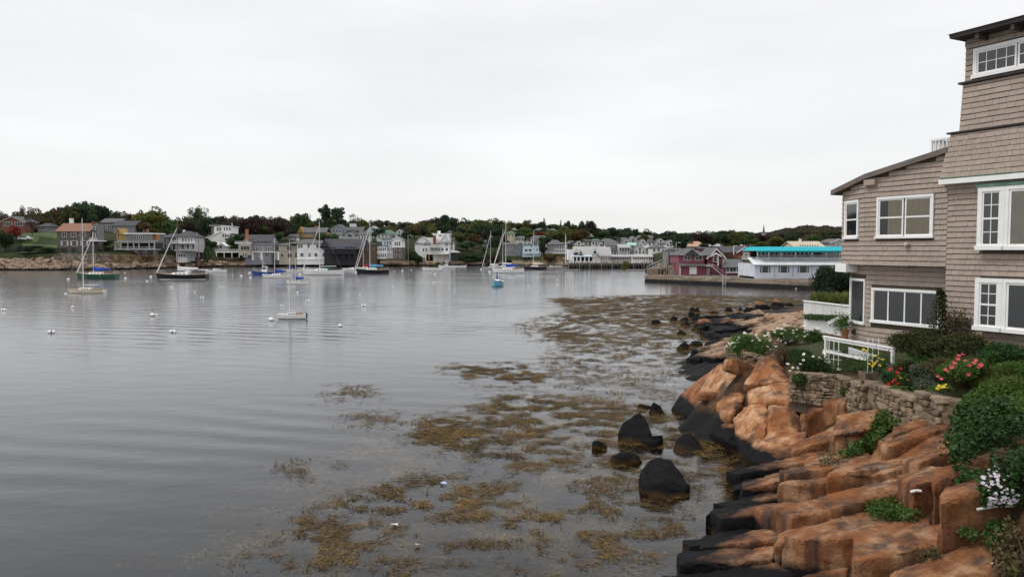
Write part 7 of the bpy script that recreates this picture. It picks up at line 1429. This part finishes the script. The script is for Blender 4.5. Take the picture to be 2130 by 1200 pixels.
# single trees one can point at
for lab, u, vt, Y, w, kd, c in [
    ('tall sparse tree against the sky at the far left edge', 8, 436, 330, 60, 'sparse', 'brown'), ('thin-leaved tree above the red-brown gabled house', 60, 424, 325, 62, 'sparse', 'brown'), ('bare-branched tree on the lawn between the gabled house and the cottage', 68, 443, 268, 44, 'sparse', 'brown'),
    ('dark maroon spreading tree behind the cottage', 48, 440, 300, 62, 'wide', 'maroon'), ('tallest dark tree above the orange-roofed house', 165, 410, 340, 66, 'tall', 'dark'), ('rust-tinged olive tree just left of the tallest dark tree', 128, 424, 320, 60, 'round', 'rust'), ('rounded olive tree behind the orange roof', 148, 428, 300, 44, 'round', 'olive'),
    ('dark evergreen with a pointed top right of the tallest tree', 216, 418, 335, 44, 'pine', 'dark'), ('broad bright olive tree above the bungalow', 318, 428, 318, 74, 'wide', 'olive'), ('rusty shrub-like tree beside the lilac house', 296, 458, 296, 44, 'wide', 'rust'), ('thin-topped tree against the sky above the balconied house', 412, 424, 335, 60, 'sparse', 'green'),
    ('dark tree filling the gap right of the balconied house', 428, 452, 325, 46, 'round', 'dark'), ('deep maroon tree behind the balconied house', 392, 456, 312, 46, 'wide', 'maroon'), ('wide deep maroon tree behind the orange chimney', 520, 447, 325, 76, 'wide', 'maroon'), ('second wide maroon tree above the beige house', 578, 452, 320, 70, 'wide', 'maroon'),
    ('rounded green tree left of the big conifer', 628, 440, 345, 42, 'round', 'green'), ('biggest dark pine crown above the yellow house, left half', 678, 421, 350, 44, 'pine', 'dark'), ('biggest dark pine crown above the yellow house, right half', 702, 424, 348, 48, 'pine', 'dark'), ('bare twiggy tree right of the big pine', 740, 443, 360, 40, 'sparse', 'brown'),
    ('orange-tinged tree above the gap left of the shingled house', 862, 468, 340, 40, 'round', 'rust'), ('dark tree left of the shingled house', 842, 482, 312, 34, 'round', 'dark'), ('round dark crown topping the ridge above the shingled house', 920, 443, 420, 50, 'round', 'dark'), ('olive tree right of the shingled house', 960, 478, 330, 46, 'round', 'olive'),
    ('rust and olive tree in the middle of the dark slope', 985, 486, 325, 40, 'round', 'rust'), ('dark spreading tree left of the pale turret', 972, 500, 315, 52, 'wide', 'dark'), ('dark tree right of the pale turret', 1030, 490, 322, 46, 'round', 'dark'), ('pointed spruce on the skyline right of the masts', 1132, 453, 420, 14, 'conifer', 'dark'), ('second pointed spruce on the skyline above the olive trees', 1166, 457, 420, 12, 'conifer', 'brown'),
    ('large olive tree behind the flagpole', 1165, 470, 345, 64, 'wide', 'olive'), ('rust-olive tree right of the large olive one', 1205, 470, 350, 50, 'wide', 'rust'), ('deep red tree above the white hip-roofed house', 1122, 480, 360, 32, 'round', 'red'), ('round dark tree on the skyline above the cream house', 1178, 458, 410, 26, 'round', 'dark'), ('small round tree alone on the skyline', 1211, 460, 420, 22, 'round', 'brown'), ('purplish tree standing above the skyline wood', 1229, 456, 410, 28, 'round', 'maroon'),
    ('olive tree behind the white gabled houses of the wharf', 1338, 488, 380, 30, 'round', 'olive'), ('golden yellow tree behind the tan roof', 1461, 498, 262, 26, 'wide', 'yellow'), ('golden yellow tree left of the two above the brick hall', 1509, 503, 270, 24, 'wide', 'yellow'), ('golden yellow tree right of the two above the brick hall', 1527, 500, 272, 24, 'wide', 'yellow'),
    ('olive tree right of the golden ones', 1585, 500, 262, 46, 'wide', 'olive'), ('dark tree rising in the middle above the plum building', 1520, 474, 430, 34, 'tall', 'dark'), ('dark purple tree under the steeple', 1583, 484, 400, 38, 'wide', 'maroon'), ('dark green tree behind the left end of the turquoise canopy', 1645, 483, 300, 34, 'tall', 'dark'), ('russet tree above the cream house', 1678, 488, 290, 40, 'wide', 'rust'), ('deep green tree between the cream and grey houses', 1716, 488, 300, 36, 'round', 'dark')]:
    tree(lab, u, vt, Y, w, kd, c)
for lab, u, vt, Y, w, c, kd in [
    ('bright red bush in front of the red-brown gabled house', 34, 468, 262, 36, 'red', 'round'), ('dark hedge at the far left below the red bush', 12, 478, 252, 50, 'dark', 'wide'), ('dark shrubs on the bank below the car', 60, 508, 245, 70, 'dark', 'wide'), ('dark shrubs on the bank left of the sea wall', 98, 512, 245, 54, 'green', 'wide'), ('green bush between the orange-roofed house and the bungalow', 216, 494, 256, 44, 'dark', 'wide'),
    ('leafy bush against the orange-roofed house', 228, 510, 252, 34, 'green', 'round'), ('light green bush on the deck of the balconied house', 430, 510, 272, 22, 'green', 'round'), ('dark ivy bush beside the white shed', 440, 498, 288, 34, 'dark', 'wide'), ('green bush above the white boat deck', 486, 495, 296, 32, 'green', 'round'), ('shady tree right of the white shed', 478, 492, 300, 26, 'dark', 'round'),
    ('green shrub under the yellow house', 695, 484, 300, 30, 'green', 'wide'), ('bush on the lawn left of the shingled house', 868, 526, 296, 34, 'dark', 'wide'), ('long hedge right of the shingled house', 985, 524, 305, 80, 'dark', 'wide'), ('hedge below the pale turret', 1025, 520, 306, 40, 'green', 'wide'), ('orange-brown hedge above the wall of the balcony house', 1142, 523, 288, 40, 'rust', 'wide'), ('dark tree between the blue gambrel and balcony houses', 1130, 508, 300, 22, 'dark', 'round'), ('yellowing shrub on the wharf', 1300, 543, 252, 26, 'olive', 'round'), ('dark shrub left of the white restaurant', 1560, 552, 150, 16, 'green', 'round')]:
    tree(lab, u, vt, Y, w, kd, c, name='bush')
# the wooded hill farthest right: one mass
n = 48000; uu = nr.uniform(1530, 2200, n); Yy = nr.uniform(620, 800, n); top = np.interp(uu, [1530, 1590, 1630, 1665, 1700, 1740, 1860, 2200], [486, 484, 476, 470, 469, 471, 474, 478]) + 3 * vn3(np.c_[uu * .06, Yy * .01, uu * 0])
X = (uu - 1065) / FPX * Yy; ground = far_h(X, Yy); tz = CAMH + (518 - top) / FPX * Yy; f = (Yy - 620) / 180; zz = ground + (np.maximum(tz, ground + 3) - ground) * (.55 + .45 * f) * nr.uniform(0, 1, n) ** .4
V, F = leaf_quads(np.c_[X, Yy, zz], 2.6, .8); tag(link('far_wood', npmesh('far_wood', V, F, CM['brown'])), 'mixed autumn wood covering the farthest hill at right', 'wood', kind='stuff')
# ---------------------------------------------------------------- boats
def bm_(n, c, r=.35, v=.05): return mat('boat_' + n, c, r, v, 1.0, spec=.5)
BW = bm_('white', (.78, .78, .77)); BCR = bm_('cream', (.66, .60, .48)); BNV = bm_('navy', (.012, .014, .03)); BBK = bm_('black', (.010, .011, .014)); BGN = bm_('green', (.012, .085, .055)); BBL = bm_('blue', (.012, .06, .26)); BSK = bm_('sky', (.10, .36, .52)); BGY = bm_('grey', (.42, .46, .50)); BRD = bm_('red', (.55, .015, .02))
CV = mat('blue_canvas', (.012, .06, .38), .8, .1, 3); CVG = mat('green_canvas', (.01, .12, .08), .8); CVW = mat('white_canvas', (.68, .68, .66), .8); WD = bm_('wood', (.22, .075, .03)); ALU = bm_('spar', (.66, .66, .66)); WDK = bm_('teak', (.34, .24, .14), .6); BOOT = bm_('boot', (.10, .02, .02)); SAILW = mat('sailcloth', (.72, .71, .68), .8)
def hull_mesh(L, B, fb, sheer=.25, stern=.7, ns=14):
    """lofted hull: bow at +x, waterline z = 0; returns hull, deck meshes data"""
    V = []; prof = [(-1.0, .0), (-.75, .42), (-.2, .80), (.35, .93), (1.0, 1.0)]     # (height share, breadth share)
    for i in range(ns + 1):
        t = i / ns; x = -L / 2 + L * t; b_ = B / 2 * (1 - max(0, (t - .45) / .55) ** 2.2) * (stern + (1 - stern) * min(1, t / .4)); b_ = max(b_, .015); zs = fb * (1 + sheer * (2 * t - .75) ** 2)
        row = []
        for hz, br in prof:
            z = zs * hz if hz > 0 else fb * .55 * hz * (1 - .85 * t ** 3) * (.5 + .5 * min(1, t * 3)); xx = x + (z / max(fb, .1)) * .10 * L * .35 * (t ** 3) - (0 if t > .05 else -.0)
            row.append((xx, b_ * (br if hz > -1 else .02), z))
        V.append(row)
    return V, len(prof)
def boat(name, label, u, v, wpx, hull=BW, deck=BW, head=180, L=None, mast=None, cover=CV, cabin=True, jib=True, furl=BW, mcol=ALU, cover_on=True, stripe=None, group='boats moored in the harbour', cat='sailboat', fbk=.085, mizzen=None, motor=False, wheel=None, boom=True, beam=.30, dodger=None, outb=False):
    p = PZ(u, v, 0); hd = R(head); proj_ = abs(math.cos(hd)) * 1.0 + abs(math.sin(hd)) * beam; Ln = L or wpx * p.y / FPX / proj_; B = Ln * beam; fb = Ln * fbk + .12
    root = empty(name, p, hd); tag(root, label, cat, group)
    rows, m = hull_mesh(Ln, B, fb, stern=.75 if not motor else .9); V = []; F = []; n = len(rows)
    for r in rows: V += [(x, y, z) for x, y, z in r] + [(x, -y, z) for x, y, z in r]
    for i in range(n - 1):
        a, b_ = i * 2 * m, (i + 1) * 2 * m
        for j in range(m - 1): F += [(a + j, a + j + 1, b_ + j + 1, b_ + j), (a + m + j, b_ + m + j, b_ + m + j + 1, a + m + j + 1)]
        F.append((a, b_, b_ + m, a + m))
    F.append(tuple(range(m)) + tuple(range(2 * m - 1, m - 1, -1)))
    h = MB().add(V, F).build('hull', hull, root, True)
    dk = []; DF = []
    for r in rows: x, y, z = r[-1]; dk += [(x, y * .97, z - .04), (x, 0, z + .03), (x, -y * .97, z - .04)]
    for i in range(n - 1): a = i * 3; DF += [(a, a + 3, a + 4, a + 1), (a + 1, a + 4, a + 5, a + 2)]
    MB().add(dk, DF).build('deck', deck, root, fixn=False)
    rl = MB()
    for sg in (1, -1): rl.path([Vector((r[-1][0], r[-1][1] * sg, r[-1][2] + .02)) for r in rows], .03 + .002 * Ln, 5)
    rl.build('toe_rail', WDK if hull is not BW else BW, root)
    wl_ = MB()
    for sg in (1, -1):
        pts = [(r[2][0], (r[2][1] * .78 + r[3][1] * .22) * sg * 1.012 + .004 * sg, .07) for r in rows]
        for a, b_ in zip(pts[:-1], pts[1:]): wl_.add([(a[0], a[1], .0), (b_[0], b_[1], .0), (b_[0], b_[1] * 1.01, .10), (a[0], a[1] * 1.01, .10)], [(0, 1, 2, 3)])
    wl_.build('boot_stripe', stripe or BOOT, h, fixn=False)
    zd = fb + .02
    if cabin:
        c0, c1 = (-.12, .24) if not motor else (-.05, .25); ch = Ln * .035 + .18
        cb = MB().hexa([(Ln * c0, -B * .30, zd - .1), (Ln * c1, -B * .20, zd - .1), (Ln * c1, B * .20, zd - .1), (Ln * c0, B * .30, zd - .1)], [(Ln * c0 + .05, -B * .25, zd + ch), (Ln * c1 - Ln * .06, -B * .15, zd + ch * .8), (Ln * c1 - Ln * .06, B * .15, zd + ch * .8), (Ln * c0 + .05, B * .25, zd + ch)]).build('cabin', BW, root)
        for sg in (1, -1):
            for k in range(3):
                f0 = c0 + .04 + k * .08; y = B * (.275 - .028 * k) * sg
                MB().hexa([(Ln * f0, y, zd + ch * .25), (Ln * (f0 + .05), y * .96, zd + ch * .25), (Ln * (f0 + .05), y * .96 + .02 * sg, zd + ch * .25), (Ln * f0, y + .02 * sg, zd + ch * .25)], [(Ln * f0, y * .96, zd + ch * .6), (Ln * (f0 + .05), y * .93, zd + ch * .6), (Ln * (f0 + .05), y * .93 + .02 * sg, zd + ch * .6), (Ln * f0, y * .96 + .02 * sg, zd + ch * .6)]).build('porthole', GL, cb, fixn=False)
    # cockpit well with coaming
    if not motor:
        ck = MB(); 
        for sg in (1, -1): ck.box(-Ln * .38, -Ln * .13, B * .22 * sg - .04, B * .22 * sg + .04, zd - .1, zd + .16)
        ck.build('coaming', WDK, root); MB().box(-Ln * .37, -Ln * .14, -B * .2, B * .2, zd + .02, zd + .03).build('cockpit', bm_('well', (.10, .09, .08), .7), root)
    if mast:
        mh = mast * p.y / FPX if mast > 5 else mast; mx = Ln * .10; r0 = .035 + Ln * .0062
        mt = MB().tube((mx, 0, zd - .1), (mx - .1, 0, mh), r0, r0 * .75, 8).build('mast', mcol, root, True)
        for f in (.45, .72): MB().tube((mx, -B * .28, mh * f), (mx, B * .28, mh * f), .03).build('spreader', mcol, mt)
        wi = MB(); bow = Vector((Ln * .5 + Ln * .03, 0, fb * 1.25))
        wi.tube((mx - .1, 0, mh * .97), (-Ln * .49, 0, fb * 1.05), .014, None, 4)
        for sg in (1, -1): wi.tube((mx - .1, 0, mh * .93), (mx - .1, B * .46 * sg, fb), .012, None, 4)
        wi.build('stays', bm_('wire', (.25, .25, .26)), root, fixn=False)
        if jib: MB().tube(bow, Vector((mx - .05, 0, mh * .9)), .03 + Ln * .009, .03 + Ln * .004, 7).build('furled_jib', SAILW, root, True)
        else: MB().tube(bow, Vector((mx - .05, 0, mh * .95)), .014, None, 4).build('forestay', MATS['boat_wire'], root)
        if boom:
            bz = zd + Ln * .085 + .25; be = Vector((-Ln * .33, 0, bz + .05)); bs = Vector((mx - .1, 0, bz)); MB().tube(bs, be, r0 * .8, None, 6).build('boom', mcol, root)
            if cover_on:
                sc = MB(); N = 7; Vv = []
                for i in range(N + 1):
                    t = i / N; c = bs.lerp(be, t * .97); rr = (.028 * Ln + .10) * (1 - .55 * t) + .05
                    for k in range(6): a = 2 * math.pi * k / 6; Vv.append((c.x, c.y + rr * .55 * math.sin(a), c.z + rr * .35 + rr * math.cos(a)))
                Ff = [(i * 6 + k, i * 6 + (k + 1) % 6, (i + 1) * 6 + (k + 1) % 6, (i + 1) * 6 + k) for i in range(N) for k in range(6)] + [tuple(range(6))[::-1], tuple(range(N * 6, N * 6 + 6))]
                sc.add(Vv, Ff); sc.tube((mx - .12, 0, bz - .1), (mx - .12, 0, bz + Ln * .09), r0 * 1.6, r0 * 1.1, 7); sc.build('sail_cover', cover, root, True)
    if mizzen:
        mh2 = mizzen * p.y / FPX; MB().tube((-Ln * .32, 0, zd - .1), (-Ln * .33, 0, mh2), .06, .045, 7).build('mizzen_mast', mcol, root); MB().tube((-Ln * .33, 0, zd + 1.0), (-Ln * .52, 0, zd + 1.05), .12, .09, 7).build('mizzen_sail', cover, root)
    if wheel:
        wh = Ln * wheel; w = MB().hexa([(-Ln * .05, -B * .26, zd), (Ln * .14, -B * .24, zd), (Ln * .14, B * .24, zd), (-Ln * .05, B * .26, zd)], [(-Ln * .07, -B * .24, zd + wh), (Ln * .10, -B * .22, zd + wh), (Ln * .10, B * .22, zd + wh), (-Ln * .07, B * .24, zd + wh)]).build('wheelhouse', BW, root)
        for sg in (1, -1): MB().box(-Ln * .04, Ln * .085, B * .245 * sg - .03, B * .245 * sg + .03, zd + wh * .5, zd + wh * .85).build('window', GL, w)
        MB().hexa([(Ln * .118, -B * .2, zd + wh * .5), (Ln * .15, -B * .2, zd + wh * .5), (Ln * .15, B * .2, zd + wh * .5), (Ln * .118, B * .2, zd + wh * .5)], [(Ln * .10, -B * .19, zd + wh * .86), (Ln * .125, -B * .19, zd + wh * .86), (Ln * .125, B * .19, zd + wh * .86), (Ln * .10, B * .19, zd + wh * .86)]).build('windscreen', GL, w)
        MB().box(-Ln * .10, Ln * .13, -B * .28, B * .28, zd + wh + .003, zd + wh + .09).build('roof', BW, w); MB().tube((0, 0, zd + wh + .09), (0, 0, zd + wh + 1.4), .03).build('antenna', ALU, w)
    if dodger: MB().hexa([(-Ln * .14, -B * .27, zd), (-Ln * .02, -B * .25, zd), (-Ln * .02, B * .25, zd), (-Ln * .14, B * .27, zd)], [(-Ln * .15, -B * .22, zd + Ln * .085), (-Ln * .08, -B * .22, zd + Ln * .085), (-Ln * .08, B * .22, zd + Ln * .085), (-Ln * .15, B * .22, zd + Ln * .085)]).build('dodger', dodger, root)
    if mast and Ln > 6:
        pu_ = MB(); zz_ = fb * 1.3
        for sg in (1, -1): pu_.path([Vector((Ln * .5, 0, zz_ + .6)), Vector((Ln * .40, B * .25 * sg, zz_ + .55)), Vector((Ln * .40, B * .25 * sg, zz_ - .05))], .02, 4).path([Vector((-Ln * .47, B * .36 * sg, fb)), Vector((-Ln * .49, B * .36 * sg, fb + .65)), Vector((-Ln * .49, 0, fb + .65))], .02, 4)
        pu_.build('pulpit', ALU, root, fixn=False)
    if outb: MB().box(-Ln * .55, -Ln * .49, -.18, .18, fb * .2, fb * 1.5).build('outboard', BBK, root)
    return root
boat('sailboat', 'small cream open sailboat nearest the left edge with a very tall bare mast', 181, 609.5, 78, BCR, BCR, 176, mast=155, jib=False, cover_on=False, fbk=.06, stripe=BBK, beam=.26, boom=True)
boat('sailboat', 'dark green sloop with a white deck and blue sail cover at left', 203, 580, 84, BGN, BW, 178, mast=98, cover=CV, fbk=.10)
boat('ketch', 'black two-masted ketch with a wooden mast and white cabin', 380, 581, 102, BBK, BW, 183, mast=118, mcol=WD, cover=CVW, mizzen=84, fbk=.085, stripe=BW, dodger=CVW)
boat('motorboat', 'white motorboat half hidden behind the stern of the black ketch', 450, 567, 42, BW, BW, 4, motor=True, cabin=True, cat='motorboat', dodger=CVW)
boat('fishing_boat', 'bright blue fishing boat with a small white wheelhouse', 552, 572, 52, BBL, BW, 182, motor=True, cabin=False, wheel=.20, cat='fishing boat', fbk=.11, mast=60, jib=False, boom=False)
boat('sailboat', 'white sloop with blue sail cover in front of the blue fishing boat', 577, 578.5, 58, BW, BW, 186, mast=84, cover=CV, jib=False)
boat('sailboat', 'small white sloop with blue cover behind the blue fishing boat', 606, 566.5, 34, BW, BCR, 184, mast=66, cover=CV, jib=False)
boat('dinghy', 'white open day boat with a blue cover right of the sloops', 619, 591.5, 42, BW, BW, 184, mast=56, cabin=False, cover=CV, fbk=.09, cat='dinghy', jib=False)
boat('sailboat', 'large white sloop with a furled jib before the white house', 673, 572, 82, BW, BW, 179, mast=111, cover_on=False, dodger=CVG, fbk=.095)
boat('motorboat', 'white cabin cruiser between the large white sloop and the navy sloop', 731, 563, 34, BW, BW, 178, motor=True, cat='motorboat', dodger=BW)
boat('sailboat', 'sloop with a red sail cover half hidden behind the navy sloop', 760, 562, 40, BW, BW, 183, mast=74, cover=mat('red_canvas_cover', (.42, .02, .03), .8))
boat('sailboat', 'navy blue sloop with a white deck and tall white mast', 776, 569, 66, BNV, BW, 182, mast=107, cover=mat('sky_canvas', (.10, .34, .55), .8), fbk=.10)
boat('motorboat', 'low white launch with a dark red deck', 900, 563, 40, BW, bm_('oxblood', (.20, .02, .02)), 182, motor=True, cabin=False, cat='launch', fbk=.10)
boat('motorboat', 'white cruiser with a tall cabin behind the red-decked launch', 930, 558, 34, BW, BW, 186, motor=True, wheel=.22, cabin=True, cat='motorboat', fbk=.12)
boat('motorboat', 'small open white motorboat right of the tall-cabined cruiser', 957, 556, 26, BW, BGY, 2, motor=True, cabin=False, cat='motorboat', outb=True)
boat('sailboat', 'pale grey sloop at the left of the mast cluster', 1024, 560.5, 40, BGY, BW, 182, mast=80, cover=CVW)
boat('sailboat', 'big white sloop in front of the mast cluster with blue canvas', 1058, 568, 64, BW, BW, 176, mast=102, cover=CV, dodger=BGY, fbk=.10)
boat('sailboat', 'white sloop behind the big white one in the mast cluster', 1050, 559, 44, BW, BW, 180, mast=82, cover=CVW)
boat('sailboat', 'navy sloop with a cream boom cover moored before the stilted house', 1114, 560.5, 46, BNV, BW, 180, mast=80, cover=BCR, fbk=.10, jib=False)
boat('motorboat', 'small white skiff at the floating dock', 1156, 556.5, 26, BW, BGY, 178, motor=True, cabin=False, cat='skiff', outb=True)
boat('sailboat', 'small sky-blue day boat seen end on with a furled blue sail', 1035, 594.5, 22, BSK, BW, 262, L=5.2, mast=None, cabin=True, fbk=.12, beam=.40, outb=True)
mb = MB(); p = PZ(1034, 592, 0) ; so_ = empty('furled_sail', p + Vector((0, .5, .9))); tag(so_, 'blue furled sail standing on the sky-blue day boat', 'sail'); MB().tube((0, 0, 0), (-.05, 0, 1.5), .16, .05, 7).build('sail', CV, so_); MB().tube((0, 0, .1), (.5, -1.0, .15), .16, .10, 7).build('boom_cover', CV, so_)
boat('sailboat', 'nearest white sailing dinghy with its boom swung out in mid harbour', 608, 663, 58, BW, BW, 190, mast=128, jib=False, cover_on=False, fbk=.085, stripe=BBK, outb=True)
boat('kayak', 'long red kayak lying along the foot of the quay', 1518, 593.6, 38, BRD, BRD, 178, motor=True, cabin=False, cat='kayak', fbk=.03, beam=.16)
# ---------------------------------------------------------------- mooring buoys
BYW = mat('buoy_white', (.80, .80, .78), .4, .05); BYB = mat('buoy_stripe', (.03, .09, .30), .5); BYR = mat('buoy_red', (.55, .05, .03), .5)
def buoy_proto(kind):
    r = empty('mooring_buoy', (0, 0, 0)); 
    if kind == 'ball': MB().ball((0, 0, .10), .30, .95, 14, 10).build('float', BYW, r, True); MB().tube((0, 0, .0), (0, 0, .06), .298, .304, 16).build('band', BYB, r); MB().tube((0, 0, .36), (0, 0, .48), .03).build('ring', ALU, r)
    elif kind == 'drum': MB().tube((-.34, 0, .10), (.34, 0, .12), .21, .21, 12).build('float', BYW, r, True); MB().tube((-.05, 0, .105), (.06, 0, .107), .216, .216, 12).build('band', BYB, r); MB().tube((.34, 0, .12), (.44, 0, .12), .04).build('ring', ALU, r)
    else: MB().tube((0, 0, -.1), (0, 0, .22), .42, .36, 14).build('float', bm_('grey_float', (.30, .30, .30), .6), r, True); MB().tube((0, 0, .222), (0, 0, .45), .34, .08, 14).build('cap', BYW, r, True); MB().tube((0, 0, .4), (0, 0, 1.0), .025).build('staff', BBK, r)
    return r
PRO = {k: None for k in ('ball', 'drum', 'staff')}
def buoy(u, v, kind, label, sc=1.0):
    if PRO[kind] is None: r = PRO[kind] = buoy_proto(kind)
    else:
        src = PRO[kind]; r = src.copy(); COL.link(r)
        for c in src.children: d = c.copy(); COL.link(d); d.parent = r
    r.location = PZ(u, v, 0); r.rotation_euler = (0, 0, rng.uniform(-.5, .5)); r.scale = (sc * .7,) * 3; tag(r, label, 'buoy', 'mooring buoys')
for u, v, kd, lab, sc in [
    (8, 646, 'drum', 'white drum-shaped buoy at the left edge of the harbour', 1), (107, 692.5, 'drum', 'white drum-shaped buoy lowest at left', 1), (151, 640, 'ball', 'white ball buoy below the cream sailboat', .8), (137, 611.5, 'drum', 'small buoy at the bow of the cream sailboat', .8), (317, 657.5, 'staff', 'grey and white buoy with a short staff', 1.0), (326, 656, 'ball', 'small ball buoy touching the staffed one', .55), (360, 691.5, 'drum', 'white drum-shaped buoy lowest in the middle left', .95),
    (356, 597, 'drum', 'small buoy below the bow of the black ketch', .9), (390, 608, 'ball', 'left of the two little buoys below the black ketch', .6), (405, 608, 'ball', 'right of the two little buoys below the black ketch', .6), (420, 619.5, 'drum', 'buoy below the pair of little ones', .9), (457, 597, 'drum', 'left buoy of the pair below the stern of the ketch', .7), (463, 597, 'drum', 'right buoy of the pair below the stern of the ketch', .7),
    (142, 582, 'ball', 'buoy left of the green sloop', 1.3), (261, 580, 'ball', 'buoy right of the green sloop', 1.3), (314, 577, 'ball', 'buoy at the bow of the black ketch', 1.4), (306, 585, 'drum', 'low buoy left of the black ketch', .9), (564, 666.5, 'ball', 'big white ball buoy left of the nearest dinghy', 1.1), (640, 627.5, 'drum', 'buoy upper right of the nearest dinghy', .9), (587, 638, 'drum', 'small buoy above the nearest dinghy', .8), (619, 610, 'ball', 'buoy below the blue-covered day boat', .9), (602, 601.5, 'drum', 'low buoy at the bow of the blue-covered day boat', .8),
    (707, 679, 'ball', 'white ball buoy alone right of the nearest dinghy', .75), (757, 636.5, 'drum', 'white drum buoy alone in mid harbour', 1.0), (748, 614, 'ball', 'little buoy in open water below the navy sloop', .6), (816, 596, 'ball', 'faint buoy in open water right of the navy sloop', .6), (902, 589, 'ball', 'buoy below the red-decked launch', .8), (933, 600, 'drum', 'left of two faint buoys in the middle distance', .6), (945, 605, 'drum', 'right of two faint buoys in the middle distance', .7), (1100, 595, 'drum', 'buoy right of the sky-blue day boat', .9), (1159, 591, 'drum', 'lower buoy of the pair below the work float', .8), (1160, 582, 'drum', 'upper buoy of the pair below the work float', .7),
    (1018, 567, 'ball', 'buoy at the bow of the big white sloop', 1.5), (1001, 561, 'ball', 'buoy left of the pale grey sloop', 1.5), (905, 572, 'ball', 'buoy in front of the red-decked launch', 1.3), (855, 562, 'ball', 'buoy in the shore reflection left of the launch', .9), (837, 564, 'ball', 'taller buoy in the shore reflection right of the navy sloop', 1.4), (820, 565, 'ball', 'small buoy just right of the navy sloop stern', .8), (740, 568, 'ball', 'buoy at the bow of the navy sloop', 1.5), (502, 575, 'ball', 'buoy left of the blue fishing boat', 1.3), (521, 579.5, 'ball', 'buoy below the bow of the blue fishing boat', 1.3), (519, 569, 'ball', 'buoy hugging the blue fishing boat', 1.5), (484, 574, 'ball', 'small buoy between the ketch and the fishing boat', .7), (624, 573, 'ball', 'buoy between the sloops and the large white sloop', 1.4), (1378, 585, 'ball', 'buoy at the left end of the quay', .8), (1442, 590.5, 'ball', 'small buoy at the foot of the quay below the plum boathouse', .5), (1656, 601, 'ball', 'buoy at the foot of the quay below the white restaurant', .6), (1486, 593, 'ball', 'tiny buoy left of the red kayak', .4), (260, 568, 'ball', 'reddish shaded buoy behind the green sloop', .8)]:
    buoy(u, v, kd, lab, sc)
